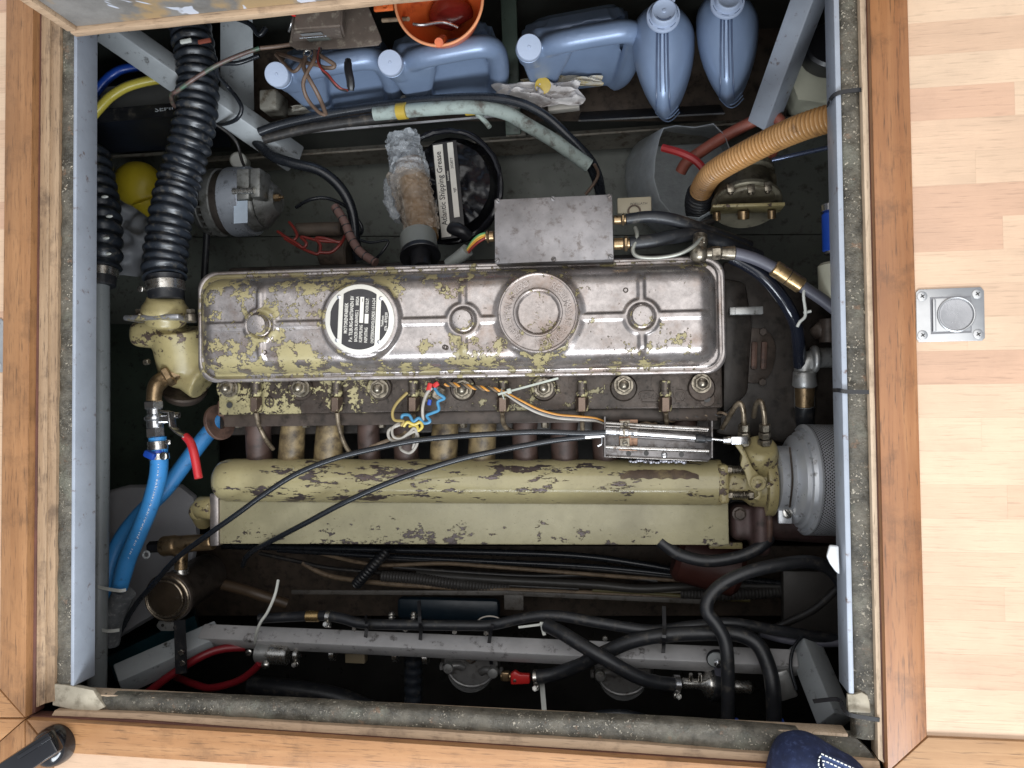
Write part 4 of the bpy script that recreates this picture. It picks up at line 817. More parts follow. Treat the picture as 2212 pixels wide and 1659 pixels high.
hose('battery_cable', [(548, 300, -.46), (585, 335, -.45), (630, 352, -.45), (690, 368, -.46), (735, 405, -.48), (760, 455, -.50), (768, 520, -.52), (775, 560, -.54)], 12, M_cable, 'thick black cable arching over from the slanting beam to behind the engine', 'cable', seg=12)
hose('cable', [(640, 448, -.48), (668, 432, -.46), (705, 428, -.47), (745, 445, -.50), (775, 478, -.52), (782, 500, -.53), (766, 512, -.54)], 4, M_cable, 'thin black cable looping behind the starter motor', 'cable')
hose('cable', [(768, 515, -.52), (800, 524, -.52), (838, 520, -.52), (825, 545, -.52), (808, 562, -.53)], 3, M_cable, 'thin black cable with a sharp bend left of the wrapped bottle', 'cable')
st_ = thing('starter_motor', W(690, 500, -.50), 'dirty brown starter motor behind the left half of the rocker cover', 'starter motor')
b = B(); b.cyl(W(640, 497, -.50), W(738, 494, -.50), px(16, -.5), None, 20, .003); b.cyl(W(700, 540, -.55), W(760, 545, -.55), px(44, -.5), None, 24, .004); obj('body', b, M_rustbrown, st_)
pts = [W(723, 446, -.46), W(743, 477, -.455), W(757, 511, -.45), W(778, 544, -.44), W(812, 568, -.43)]
wl = thing('wrapped_hose', pts[2], 'pinkish brown taped hose curving down behind the rocker cover', 'hose'); b = B(); b.tube(pts, px(10, -.45), 12, 6); obj('hose', b, mat('taped', (.17, .10, .085), .5, 0, .2), wl)
sp_ = spline(pts, 6)
for k in range(2, len(sp_) - 1, 3):
    b = B(); b.torus(sp_[k], sp_[k + 1] - sp_[k], px(10, -.45), .0012, 16, 6); obj('tape_ring', b, M_rubber, wl)
rnd = random.Random(3)
for i, pp in enumerate(([(600, 500, -.47), (618, 512, -.46), (632, 520, -.455), (642, 508, -.46), (633, 490, -.47), (625, 480, -.48)], [(610, 508, -.46), (640, 525, -.45), (655, 535, -.45), (662, 525, -.45), (650, 512, -.46), (668, 515, -.46), (690, 520, -.46), (738, 523, -.47)], [(615, 515, -.46), (650, 535, -.455), (672, 545, -.45), (688, 548, -.45), (692, 530, -.455), (682, 515, -.46), (702, 515, -.46), (735, 525, -.47)], [(690, 545, -.45), (715, 545, -.455), (735, 528, -.46), (745, 510, -.48)])):
    hose('wire', pp, 3.6, M_wred, ['short red wire curling at the alternator terminals', 'red wire making a loop below the starter motor', 'lowest red wire sagging below the starter motor', 'red wire rising to the right of the starter motor'][i], 'wire', 'red starter wires', seg=8)
# ---- electronics box
eb = thing('electronics_box', W(690, 60, -.2), 'dusty brown electronics box on a flat mounting plate, labels on its front', 'electronics box')
pl = [(628, 70), (640, 20), (745, 2), (790, 0), (822, 78), (824, 88), (817, 97), (742, 104), (640, 107), (624, 96)]
b = B(); b.prism([W(u, v, -.265) for u, v in pl], -.269, -.265, None, .001); obj('mounting_plate', b, M_elbox, eb)
b = B(); b.loft([[W(626, 92, -.262), W(746, 86, -.262), W(748, 2, -.262), W(640, 2, -.262)], [W(630, 66, -.205), W(738, 57, -.205), W(742, -2, -.205), W(637, -2, -.205)]]); bmesh.ops.bevel(b.bm, geom=list(b.bm.edges), offset=.004, segments=3, affect='EDGES'); obj('case', b, M_elbox, eb, 60)
fa, fb, fc = W(630, 66, -.205), W(738, 57, -.205), W(626, 92, -.262); fx = (fb - fa).normalized(); fy = (fa - fc); fy = (fy - fx * fy.dot(fx)).normalized(); fz = fx.cross(fy); FM = Matrix((fx, fy, fz)).transposed().to_4x4()
def onface(s, w): return Matrix.Translation(fc.lerp(fa, w) + (fb - fa) * s + fz * .0025) @ FM
b = B(); b.box(Vector(), (.040, .010, .0006)); bmesh.ops.transform(b.bm, matrix=onface(.42, .68), verts=b.bm.verts); obj('label', b, mat('lab_grey', (.20, .20, .20), .5), eb)
b = B(); b.box(Vector(), (.042, .013, .0006)); bmesh.ops.transform(b.bm, matrix=onface(.60, .18), verts=b.bm.verts); obj('label', b, mat('lab_green', (.15, .16, .14), .5), eb)
b = B(); put_text(b, 'SPOMOMOLT', onface(.20, .38), .0048, .052, .01); obj('lettering', b, M_print, eb)
b = B(); put_text(b, 'BRI  VERB', onface(.46, .18), .004, .03, .01); put_text(b, '04 12V', onface(.52, .05), .004, .016, .01); obj('lettering', b, M_bilge, eb)
b = B(); b.box(W(634, 28, -.2), (px(9), px(14), .008), None, .002); obj('red_plug', b, M_red, eb)
b = B(); b.tube([W(632, 38, -.2), W(629, 52, -.2), W(624, 68, -.21)], px(2.5), 8); obj('lead', b, M_steel, eb)
b = B(); b.torus(W(664, 116, -.24), (0, .3, 1), px(9), .0015, 18, 6); b.box(W(672, 130, -.235), (px(4), px(13), .002), Matrix.Rotation(.4, 3, 'Z')); obj('ring_terminal', b, M_zinc, eb)
wlist = [([(690, 104, -.24), (686, 128, -.22), (694, 148, -.21), (708, 160, -.21), (722, 178, -.21), (738, 192, -.22), (752, 195, -.22)], 2.8, M_wred, 'red wire hanging from the electronics box to the black plug'),
 ([(694, 104, -.24), (690, 130, -.22), (696, 152, -.215), (712, 170, -.215), (730, 190, -.22), (750, 197, -.22)], 2.6, M_darkwire, 'dark green wire hanging beside the red one to the black plug'),
 ([(680, 110, -.23), (678, 130, -.21), (664, 155, -.20), (655, 180, -.20), (660, 205, -.21), (672, 225, -.23), (690, 243, -.26), (702, 248, -.27)], 4.5, M_brownwire, 'brown wire hanging in a long loop in front of the leftmost jug'),
 ([(660, 128, -.22), (656, 145, -.21), (668, 170, -.20), (682, 195, -.21), (694, 220, -.23), (704, 246, -.27)], 5, M_brownwire, 'second brown wire crossing in front of the leftmost jug'),
 ([(660, 122, -.23), (650, 140, -.22), (640, 152, -.22), (630, 153, -.23), (612, 135, -.25), (596, 118, -.27)], 4, M_brownwire, 'brown wire looping left of the electronics box'),
 ([(690, 120, -.23), (708, 130, -.22), (722, 140, -.22), (718, 146, -.22), (700, 146, -.22), (685, 140, -.22), (664, 136, -.23), (600, 115, -.28)], 5, M_brownwire, 'brown wire folded to a point under the electronics box')]
for pp, r_, m_, lb in wlist: hose('wire', pp, r_, m_, lb, 'wire', 'wires of the electronics box', seg=8)
b = B(); b.tube([W(752, 130, -.22), W(752, 150, -.215), W(757, 175, -.215), (W(758, 196, -.22))], lambda t: px(9 if .1 < t < .9 else 7), 8, 4); solo('plug', b, M_blackpl, 'black plug hanging on the red wire in front of the leftmost jug', 'plug')
hose('wire', [(560, 104, -.26), (520, 118, -.25), (470, 140, -.24), (420, 170, -.235), (385, 195, -.24), (370, 205, -.25), (374, 225, -.29), (390, 240, -.33)], 5, mat('tri_wire', (.12, .075, .065), .4, 0, .5, 60, (.05, .12, .08), .5, 40), 'brown and green wire pair slung across the big corrugated hose', 'wire')
hose('wire', [(640, 94, -.27), (600, 100, -.27), (562, 104, -.262)], 5, M_brownwire, 'brown wire end entering the electronics box from the left', 'wire')
hose('wire', [(560, 120, -.3), (515, 136, -.3), (474, 139, -.28), (470, 160, -.3), (490, 185, -.36), (512, 212, -.36), (522, 235, -.36), (510, 258, -.37), (480, 268, -.40), (462, 262, -.42)], 5, M_cable, 'black wire making a wide bend right of the big corrugated hose', 'wire')
hose('wire', [(455, 262, -.40), (490, 285, -.42), (512, 310, -.43), (522, 345, -.45), (532, 368, -.47)], 3.5, M_darkwire, 'thin dark wire hanging over the round white cap', 'wire')
hose('wire', [(575, 60, -.4), (560, 75, -.4), (540, 52, -.4), (500, 36, -.4), (485, 30, -.4)], 6, M_cable, 'black cable stub above the upright grey panel', 'wire')
hose('antenna_lead', [(826, 44, -.24), (870, 41, -.235), (882, 41, -.23)], 5, M_tan, 'tan lead running from the electronics box into the orange funnel', 'lead')
# ---- orange funnel
fn = thing('funnel', W(948, 2, -.24), 'orange plastic funnel lying mouth up above the middle blue jug', 'funnel')
fc_ = W(948, 0, -.22); fr = px(101, -.22); fa_ = Vector((.05, -.12, 1)).normalized()
b = B(); b.lathe(fc_, fa_, [(.012, -.13), (.015, -.10), (fr * .30, -.085), (fr * .80, -.06), (fr * .97, -.012), (fr * .985, 0), (fr, .003), (fr * .955, .003), (fr * .945, -.002), (fr * .93, -.014), (fr * .76, -.055), (fr * .28, -.080), (.011, -.095), (.011, -.12)], 56, False, False); obj('bowl', b, M_orange, fn, 60)
b = B(); b.torus(fc_ + fa_ * .002, fa_, fr * .985, .0026, 64, 8); obj('rim', b, mat('orange_rim', (.74, .30, .14), .35), fn)
b = B(); b.box(W(829, 14, -.22), (px(44), px(20), .008), None, .003); b.torus(W(832, 14, -.216), (0, 0, 1), px(6), .002, 14, 6); obj('ear', b, M_orange, fn)
b = B(); b.tube([fc_ + Vector((.0, -fr * .70, -.03)), fc_ + Vector((.0, -fr * .97, .002))], .008, 10); obj('pour_rib', b, M_orange, fn)
b = B(); b.ball(fc_ + Vector((px(8), px(10), -.06)), px(52), 20, (1, .7, .35)); b.jitter(.008, 30); obj('oil_residue', b, mat('old_oil', (.20, .02, .015), .2), fn, 80)
b = B(); b.tube([fc_ + Vector((-px(60), -px(40), -.01)), fc_ + Vector((-px(40), -px(43), -.012)), fc_ + Vector((px(0), -px(30), -.03)), fc_ + Vector((px(30), -px(38), -.04))], px(3.5), 8); obj('hook_wire', b, M_steel, fn)
# ---- five litre oil jugs
def jug(cu, cv, yaw, label):
    o = W(cu, cv, -.29); t = thing('oil_jug', o + Vector((.1, .04, -.25)), label, 'oil jug', 'blue oil jugs on the shelf'); Mj = Matrix.Translation(o) @ Matrix.Rotation(R(yaw), 4, 'Z'); Wd = .205
    b = B()
    b.loft([[Vector(p) for p in ((0.004, .006, -.235), (Wd - .02, .006, -.235), (Wd, .10, -.235), (.004, .10, -.235))], [Vector(p) for p in ((0, .050, -.06), (Wd, .050, -.05), (Wd, .10, -.075), (.0, .10, -.09))], [Vector(p) for p in ((.04, .036, -.014), (Wd - .02, .036, -.006), (Wd - .03, .085, -.04), (.05, .085, -.05))]])
    bmesh.ops.bevel(b.bm, geom=list(b.bm.edges), offset=.012, segments=3, affect='EDGES')
    b.prism([(.006, -.225), (.050, -.225), (.066, -.14), (.092, -.07), (.105, -.025), (.03, -.02), (.0, -.06)], 0, .055, Matrix(((1, 0, 0, 0), (0, 0, 1, 0), (0, 1, 0, 0), (0, 0, 0, 1))), .011)
    b.tube([Vector(p) for p in ((.05, .020, -.035), (.085, .012, -.010), (.15, .012, -.004), (.195, .014, -.010), (.212, .018, -.045), (.205, .02, -.13), (.188, .018, -.20), (.17, .02, -.228))], .0205, 14, 6)
    b.cyl((.020, .022, -.06), (.021, .006, -.006), .027, .019, 24)
    b.remesh(.0030, 5); bmesh.ops.transform(b.bm, matrix=Mj, verts=b.bm.verts); obj('body', b, M_jug, t, 70)
    b = B(); p0 = Mj @ Vector((.020, .007, -.010)); p1 = Mj @ Vector((.0235, .000, .012)); a = (p1 - p0).normalized(); L_ = (p1 - p0).length
    b.lathe(p0, a, [(.020, -.004), (.0235, -.003), (.0235, .0), (.0205, .001)], 32); obj('collar', b, M_jug, t)
    b = B(); b.lathe(p0, a, [(.0222, .002), (.0225, .003), (.0225, L_ - .002), (.0212, L_), (.003, L_), (.0022, L_ + .0012), (.001, L_ + .0012)], 36, True, True, lambda t_: 1 + .012 * math.cos(36 * t_)); obj('screw_cap', b, M_jugcap, t, 50)
jug(1117, 112, 3.5, 'blue oil jug with white rags at its foot, nearest to the upright bottles'); jug(820, 145, 4, 'blue oil jug standing under the orange funnel'); jug(578, 170, 4, 'blue oil jug half covered by the electronics box and its wires')
# ---- upright one litre bottles
def bottle(du, dv, label, open_):
    t = thing('oil_bottle', W(1436 + du, 100 + dv, -.5), label, 'oil bottle', 'upright blue oil bottles'); secs = [(-.262, 0, 32, 19, 19, 19), (-.272, 0, 36, 27, 26, 34), (-.282, 0, 50, 46, 44, 88), (-.297, 1, 64, 59, 58, 138), (-.32, 1, 74, 66, 64, 160), (-.36, 2, 80, 68, 66, 166), (-.41, 4, 88, 66, 64, 166), (-.46, 6, 98, 60, 60, 163), (-.52, 9, 112, 52, 52, 150)]
    b = B(); rings = []
    for z, cu, cv, hw, up, dn in secs:
        r = []
        for k in range(40):
            a = 2 * math.pi * k / 40; s = math.sin(a); c = math.cos(a)
            if c >= 0: r.append(W(1431 + du + cu + hw * s, cv + dv - up * c, z))
            else:
                tt = -c; w_ = hw * max(0, 1 - tt ** 2.0) ** .68 * (1 if s >= 0 else -1) if abs(s) > 1e-6 else 0; w_ = math.copysign(max(abs(w_), 9 * (1 - abs(tt) ** 30)), s) if abs(s) > 1e-6 else 0
                r.append(W(1431 + du + cu + w_, cv + dv + dn * tt, z))
        rings.append(r)
    b.loft(rings); obj('body', b, M_jug, t, 75)
    for k_ in range(4):
        b = B(); uu = 1436 + du + 2 * k_; vv = 243 + dv + 6.5 * k_; b.tube([W(uu - 26, vv - 20, -.40 - .02 * k_), W(uu - 12, vv - 5, -.395 - .02 * k_), W(uu, vv, -.393 - .02 * k_), W(uu + 12, vv - 5, -.395 - .02 * k_), W(uu + 26, vv - 20, -.40 - .02 * k_)], px(1.6), 6, 4); obj('base_rib', b, M_jug, t)
    for q in (-10, -4, 4, 10):
        b = B(); kk = (1, 2, 3, 4, 5) if abs(q) > 5 else (1, 2, 3); b.tube([W(1431 + du + secs[i][1] + q * (1.0 + .12 * i), secs[i][2] + dv + secs[i][5] * .975, secs[i][0] + .0016) for i in kk], lambda t_: px(1.8 * (1 - .55 * t_)), 6, 4); obj('groove_line', b, mat('jug_shade', (.05, .075, .14), .4) if 'jug_shade' not in bpy.data.materials else bpy.data.materials['jug_shade'], t)
    c = W(1432 + du, 38 + dv, -.262); ax = Vector((.05, .04, 1)).normalized(); R1_ = px(36, -.26)
    b = B(); b.lathe(c, ax, [(R1_ * .98, 0), (R1_, .002), (R1_, .006), (R1_ * .97, .008), (R1_ * .78, .008)], 40); obj('collar', b, M_jugcap, t)
    for k in range(7):
        b = B(); a0 = k * .9; b.torus(c + ax * .0075, ax, R1_ * .86, .0008, 6, 6, a0, a0 + .5); obj('collar_slot', b, bpy.data.materials['jug_shade'], t)
    b = B(); r2 = R1_ * .76; b.lathe(c + ax * .008, ax, [(r2, 0), (r2, .012), (r2 * .94, .0145), (r2 * .84, .0145), (r2 * .8, .0135), (r2 * .16, .0135), (r2 * .12, .0148), (.0005, .0148)], 36); obj('cap', b, M_jugcap, t, 50)
    if open_ == 0:
        b = B(); b.box(c + ax * .019 + Vector((px(14), px(28), 0)), (px(22), px(14), .003), Matrix.Rotation(R(-25), 3, 'Z'), .001); b.torus(c + ax * .0225, ax, r2 * .89, .0012, 30, 6, .4, 5.6); obj('tear_tab', b, M_jugcap, t)
        b = B(); b.torus(c + ax * .0222, ax, r2 * .72, .0006, 20, 6, 2.2, 3.9); obj('cap_slot', b, bpy.data.materials['jug_shade'], t)
bottle(0, 0, 'upright blue oil bottle with a sealed round cap, left of the pair', 0); bottle(138, -30, 'right bottle of the upright blue pair, its cap cut by the picture edge', 1)
# ---- rags and papers on the shelf
def cloth(name, cu, cv, ru, rv, z, amp, m, label, cat, seed, rot=0.0):
    b = B(); rows = []; n = 34
    for j in range(n + 1):
        r = []
        for i in range(n + 1):
            x = -1 + 2 * i / n; y = -1 + 2 * j / n; k = 1 + .16 * noise.noise(Vector((x * 1.6, y * 1.6, seed))); u = cu + ru * x * k * math.cos(rot) - rv * y * math.sin(rot); v = cv + ru * x * math.sin(rot) + rv * y * k
            p = W(u, v, z); q = Vector((x * 3.2 + seed, y * 3.2, seed)); h = abs(noise.noise(q * .62)) * 1.7 + .22 * abs(noise.noise(q * 1.7)); p.z += amp * (1 - .55 * max(abs(x), abs(y)) ** 3) * (1.1 - h); r.append(p)
        rows.append(r)
    b.loft(rows, False, False, False); return solo(name, b, m, label, cat, sharp=70)
M_rag = mat('rag_cloth', (.56, .53, .51), .85, 0, .12, 10, (.24, .21, .20), .3, 14, .1, 400)
cloth('rag', 1165, 212, 92, 26, -.455, .045, M_rag, 'crumpled dirty white rag in front of the jug nearest the bottles', 'rag', 2.0, -.05)
cloth('paper', 1215, 180, 84, 12, -.47, .02, mat('printed_paper', (.55, .52, .46), .7, 0, .15, 30, (.42, .30, .05), .5, 22), 'yellow and white printed paper under the jug nearest the bottles', 'paper', 7.0, -.05)
cloth('paper', 885, 211, 30, 6, -.47, .01, mat('printed_paper2', (.56, .53, .48), .7, 0, .15, 30, (.35, .17, .04), .4, 30), 'white and orange paper under the jug below the funnel', 'paper', 4.0, -.12)
cloth('paper', 665, 232, 34, 6, -.48, .01, mat('printed_paper3', (.50, .48, .42), .7, 0, .15, 30, (.35, .2, .05), .4, 30), 'white and orange paper under the jug below the electronics box', 'paper', 9.0, -.12)
b = B(); b.box(W(1218, 233, -.46), (px(76), px(16), .02), Matrix.Rotation(R(3), 3, 'Z'), .002); solo('carton', b, mat('carton', (.46, .43, .38), .6), 'flat pale carton edge sticking out under the dirty rag', 'carton')
b = B(); b.lathe(W(1173, 185, -.42), (0, -.4, 1), [(px(19), 0), (px(19), .003), (px(16), .004)], 22); solo('paper_disc', b, M_tapey, 'small round orange lid on the rag', 'lid')
# ---- cables slung along the shelf
hose('cable', [(560, 285, -.42), (610, 268, -.42), (710, 246, -.42), (838, 226, -.42), (966, 213, -.41), (1060, 211, -.40), (1126, 223, -.40), (1178, 250, -.41), (1229, 296, -.43), (1272, 341, -.46), (1292, 380, -.49), (1300, 425, -.52)], 10, M_cable, 'glossy black cable tied along the top of the foam covered pipe', 'cable', seg=12)
hose('cable', [(570, 300, -.44), (650, 280, -.44), (760, 262, -.44), (840, 252, -.44), (900, 246, -.44)], 12, M_darkwire, 'dull black cable entering the foam sleeve from the left', 'cable')
hose('cable', [(1270, 350, -.47), (1288, 395, -.50), (1296, 430, -.52)], 8, M_cable, 'black cable coming out of the foam sleeve above the junction box', 'cable')
ins = thing('foam_sleeve', W(1010, 232, -.42), 'grey-green foam pipe sleeve with yellow tape bands, sagging to the right', 'pipe sleeve')
tpart('sleeve', [(808, 246, -.42), (860, 241, -.42), (915, 236, -.415), (1017, 231, -.41), (1090, 243, -.41), (1139, 270, -.415), (1203, 308, -.43), (1272, 358, -.46)], 15.5, M_foam, ins, 14, 8)
for u, v in ((869, 240), (1016, 231)):
    b = B(); b.cyl(W(u - 10, v + 1, -.416), W(u + 10, v - 1, -.414), px(18, -.42), None, 18); obj('tape_band', b, M_tapey, ins)
b = B(); b.tube([W(1030, 245, -.42), W(1048, 262, -.43), W(1058, 275, -.43)], px(6), 8); obj('torn_end', b, M_foam, ins)
hose('wire', [(1284, 355, -.45), (1292, 375, -.47), (1284, 395, -.48), (1265, 420, -.49)], 3.5, M_brownwire, 'thin brown wire left of the translucent tub, above the junction box', 'wire')
# ---- wrapped bottle and cup
wb = thing('wrapped_bottle', W(900, 420, -.44), 'amber bottle in crumpled bubble wrap lying above the rocker cover', 'bottle')
b = B(); b.tube([W(884, 350, -.46), W(896, 400, -.455), W(906, 450, -.44), (W(915, 515, -.42))], lambda t: px(37), 24, 8); obj('bottle', b, mat('amber_glass', (.22, .125, .05), .35, 0, .4, 25), wb)
def crumple(pts, rf, seed, amp):
    b = B(); b.tube(pts, rf, 40, 8, step=.0035); 
    for v in b.bm.verts:
        q = v.co * 75 + Vector((seed, 0, 0)); n1 = noise.cell(q * .9); v.co += noise.noise_vector(q) * amp + noise.noise_vector(q * 2.2) * amp * .5
    return b
M_film = film('bubble_wrap', (.50, .53, .56), .42, .12); M_film2 = film('bubble_wrap_thin', (.5, .42, .34), .30, .14)
b = crumple([W(868, 292, -.45), W(874, 320, -.45), W(880, 360, -.445), W(885, 385, -.44)], lambda t: px(38 + 10 * t), 1, .0075); obj('bubble_wrap', b, M_film, wb, 12)
b = crumple([W(878, 375, -.445), W(893, 420, -.44), W(906, 465, -.43), W(914, 508, -.42)], lambda t: px(51 - 10 * t), 5, .007); obj('bubble_wrap', b, M_film2, wb, 12)
b = crumple([W(845, 388, -.46), W(843, 430, -.46), W(848, 455, -.46), W(862, 472, -.46)], lambda t: px(17 - 5 * t), 8, .006); obj('wrap_flap', b, M_film, wb, 12)
cp = thing('grey_cup', W(907, 545, -.37), 'grey plastic cup with a flared black rim, touching the rocker cover', 'cup')
a0 = W(903, 510, -.38); ax = W(908, 556, -.355) - a0; La = ax.length
b = B(); b.lathe(a0, ax, [(px(40), 0), (px(43), .002), (px(43), La * .72), (px(45), La * .80)], 36, True, False); obj('cup_body', b, M_greypl, cp)
b = B(); b.lathe(a0, ax, [(px(45), La * .78), (px(48), La * .98), (px(47), La), (px(30), La * .85)], 36); b.cyl(a0 + ax * .85, a0 + ax * 1.5, px(24), px(22), 20); obj('cup_rim', b, M_blackpl, cp)
# ---- bag with grease label
bg_ = thing('grease_tub', W(985, 410, -.55), 'round tub in a shiny black plastic bag with a white grease label', 'tub')
c = W(966, 405, -.50); rr_ = px(122, -.5); b = B(); rings = []
for i in range(34):
    t_ = i / 33; rad = rr_ * (1.0 - t_) if i > 3 else rr_ * (.9 + .1 * i / 3 if i < 3 else 1.0); z_ = -.08 + .085 * min(1, i / 6) + .012 * t_; r_ = []
    for k in range(96):
        a = 2 * math.pi * k / 96; p_ = c + Vector((math.cos(a) * rad, math.sin(a) * rad, z_)); q_ = Vector((a * 2.2, t_ * 2.5, 3)); fold = abs(noise.noise(Vector((math.cos(a) * 1.7, math.sin(a) * 1.7, t_ * .9)))) ** .8
        p_ += Vector((0, 0, 1)) * (.016 * fold * (1 - t_ * .5) + .006 * noise.noise(p_ * 38) + .002 * noise.noise(p_ * 90)); r_.append(p_)
    rings.append(r_)
b.loft(rings); obj('bag', b, mat('black_bag', (.009, .009, .011), .24, 0, .2, 10, None, 0, 25, .12, 60, .4), bg_, 60)
b = B(); b.torus(c + Vector((.0, 0, .006)), (0, -.1, 1), rr_ * 1.0, .006, 60, 8); b.jitter(.002, 60); obj('tub_rim', b, mat('tub_black', (.012, .012, .015), .16), bg_)
la, lb_ = W(964, 512, -.470), W(945, 313, -.470); ly = (lb_ - la).normalized(); lx = Vector((ly.y, -ly.x, 0)); LM = Matrix.Translation(la) @ Matrix((lx, ly, Vector((0, 0, 1)))).transposed().to_4x4(); Ll = (lb_ - la).length
def lrect(name, xa, xb, ya, yb2, z, m): b = B(); b.span((xa, ya, z - .0006), (xb, yb2, z)); bmesh.ops.transform(b.bm, matrix=LM, verts=b.bm.verts); return obj(name, b, m, bg_)
lrect('label_card', -.0115, .040, -.004, Ll + .004, -.0004, M_plate_k); lrect('label_strip', -.0095, .0105, 0, Ll, .0004, M_plate_w); lrect('label_strip', .0205, .0325, .038, Ll + .001, .0004, M_plate_w)
TM = LM @ Matrix.Rotation(R(90), 4, 'Z')
b = B(); put_text(b, 'Atlantic Shipping Grease', TM @ Matrix.Translation((.024, -.0052, .0008)), .0115, Ll * .80, .012); put_text(b, '202877', TM @ Matrix.Translation((Ll * .72, -.029, .0008)), .0055, None, .01); put_text(b, 'vgt', TM @ Matrix.Translation((Ll * .46, -.029, .0008)), .006, None, .01); obj('lettering', b, M_plate_k, bg_)
b = B(); put_text(b, 'bestellen', TM @ Matrix.Translation((Ll * .60, -.0175, .0003)), .004, None, .01); obj('lettering', b, M_plate_w, bg_)
b = B(); b.tube([W(976, 492, -.40), W(995, 498, -.39), W(1012, 512, -.40)], lambda t: px(16), 14, 5); b.jitter(.003, 40); solo('rubber_cap', b, M_blackpl, 'black rubber cap lying over the lower end of the grease label', 'cap')
# ---- junction box
jb = thing('junction_box', W(1197, 495, -.27), 'flat grey metal junction box with six slotted screws, above the filler cap', 'junction box')
jc = [(1068, 431), (1322, 419.5), (1325.5, 560), (1069, 570)]; ZJ = -.235
b = B(); b.prism([W(u, v, ZJ) for u, v in reversed(jc)], ZJ - .060, ZJ - .004, None, .003); obj('box', b, M_jbox, jb)
b = B(); b.prism([W(u, v, ZJ) for u, v in reversed(jc)], ZJ - .0035, ZJ, None, .0012); obj('lid', b, M_jbox, jb)
for u, v, a in ((1075, 434, -.8), (1194, 429, -.7), (1316, 424, .5), (1074, 563, .7), (1196, 560, .6), (1319, 555, -.6)): slot_screw(jb, W(u, v, ZJ), px(5.5, ZJ), M_jbox, a)
for u0_, u1_, v, r_, dr in ((1326, 1352, 475, 11, 1), (1326, 1360, 527, 14, 1), (1068, 1050, 510, 13, -1)):
    b = B(); a_ = W(u0_, v, ZJ - .028); c_ = W(u1_, v - dr, ZJ - .028); b.cyl(a_, a_.lerp(c_, .62), px(r_ * .9), None, 18, .001); b.hexn(a_.lerp(c_, .66), a_.lerp(c_, .88), px(r_ * 1.15)); b.cyl(a_.lerp(c_, .88), c_, px(r_ * .75)); obj('cable_gland', b, M_brass, jb)
hose('cable', [(1352, 474, -.265), (1400, 468, -.27), (1450, 474, -.28), (1500, 490, -.30), (1560, 510, -.33), (1620, 530, -.36)], lambda t: 11 + 3 * math.sin(3 * t), M_rubber, 'upper black cable leaving the junction box to the right', 'cable', seg=12, z=-.28)
hose('cable', [(1360, 526, -.265), (1410, 520, -.27), (1450, 512, -.28), (1510, 508, -.30), (1580, 530, -.33), (1640, 555, -.36)], 15, M_rubber, 'lower thicker black cable leaving the junction box to the right', 'cable', seg=12)
for i, (m_, o_) in enumerate(((M_wgreen, -6), (M_wyel, -2), (M_worg, 2), (M_wred, 7))):
    hose('wire', [(1050, 508 + o_ * .7, -.265), (1036, 514 + o_, -.27), (1022, 526 + o_, -.28), (1010, 542 + o_ * .8, -.29)], 3.2, m_, ['green', 'yellow', 'orange', 'red'][i] + ' wire between the junction box and the grey sleeve left of it', 'wire', 'junction box wires', seg=8)
hose('cable_sleeve', [(1010, 540, -.29), (992, 556, -.30), (970, 572, -.31)], 15, M_greypl, 'grey sleeve end swallowing the coloured wires left of the junction box', 'sleeve', seg=16)
t = thing('label_box', W(1370, 447, -.36), 'small cream plastic module with a raised ring, right of the junction box', 'module'); b = B(); b.box(W(1370, 447, -.36), (px(72, -.36), px(34, -.36), .03), None, .003); obj('case', b, mat('cream', (.40, .35, .25), .5), t); b = B(); b.torus(W(1370, 456, -.343), (0, 0, 1), px(13), .0016, 20, 6); obj('ring', b, M_brownwire, t)
b = B(); put_text(b, 'POELLATH', Matrix.Translation(W(1362, 443, -.3445)), .004, .03, 0); obj('lettering', b, M_darkwire, t)
hose('fuel_pipe', [(1372, 492, -.27), (1376, 505, -.262), (1374, 520, -.258), (1367, 540, -.255), (1378, 554, -.252), (1415, 557, -.25), (1462, 550, -.25), (1495, 534, -.252), (1516, 514, -.26)], 4.5, mat('dull_pipe', (.33, .33, .29), .35, .5), 'thin metal fuel pipe bent in a loop beside the junction box', 'pipe')
# ---- hydraulic hose with fitting
hh = thing('hydraulic_hose', W(1560, 546, -.27), 'grey hose with zinc fitting and brass sleeve crossing above the flywheel housing', 'hose')
b = B(); b.ball(W(1510, 549, -.262), px(19), 18); b.cyl(W(1513, 508, -.27), W(1510, 545, -.262), px(14), px(15), 16); b.hexn(W(1514, 515, -.268), W(1512, 530, -.265), px(15)); b.cyl(W(1510, 548, -.262), W(1538, 547, -.263), px(11)); obj('fitting_tee', b, M_nut, hh)
b = B(); b.hexn(W(1536, 547, -.263), W(1556, 546, -.264), px(14)); b.cyl(W(1556, 546, -.264), W(1588, 547, -.266), px(13), px(15), 20, .002); obj('fitting_nut', b, M_nut, hh)
tpart('hose', [(1584, 546, -.266), (1625, 557, -.268), (1668, 577, -.27), (1735, 620, -.275), (1780, 650, -.28), (1830, 690, -.29)], 12.5, M_greyhose, hh, 14)
b = B(); b.cyl(W(1671, 578, -.27), W(1732, 618, -.275), px(17), None, 20, .002); obj('brass_sleeve', b, mat('new_brass', (.52, .36, .18), .3, .8, .3, 20, (.08, .05, .03), .2, 60), hh)
b = B(); b.torus(W(1702, 598, -.2725), W(1732, 618, -.275) - W(1671, 578, -.27), px(17), .0008, 20, 6); obj('sleeve_seam', b, M_bilge, hh)
hose('hose', [(1580, 555, -.30), (1610, 570, -.30), (1647, 595, -.30), (1684, 636, -.31), (1708, 675, -.32), (1722, 715, -.34), (1728, 790, -.38)], 14, mat('gloss_black', (.012, .014, .022), .14), 'glossy black hose curving over the flywheel housing under the grey one', 'hose')
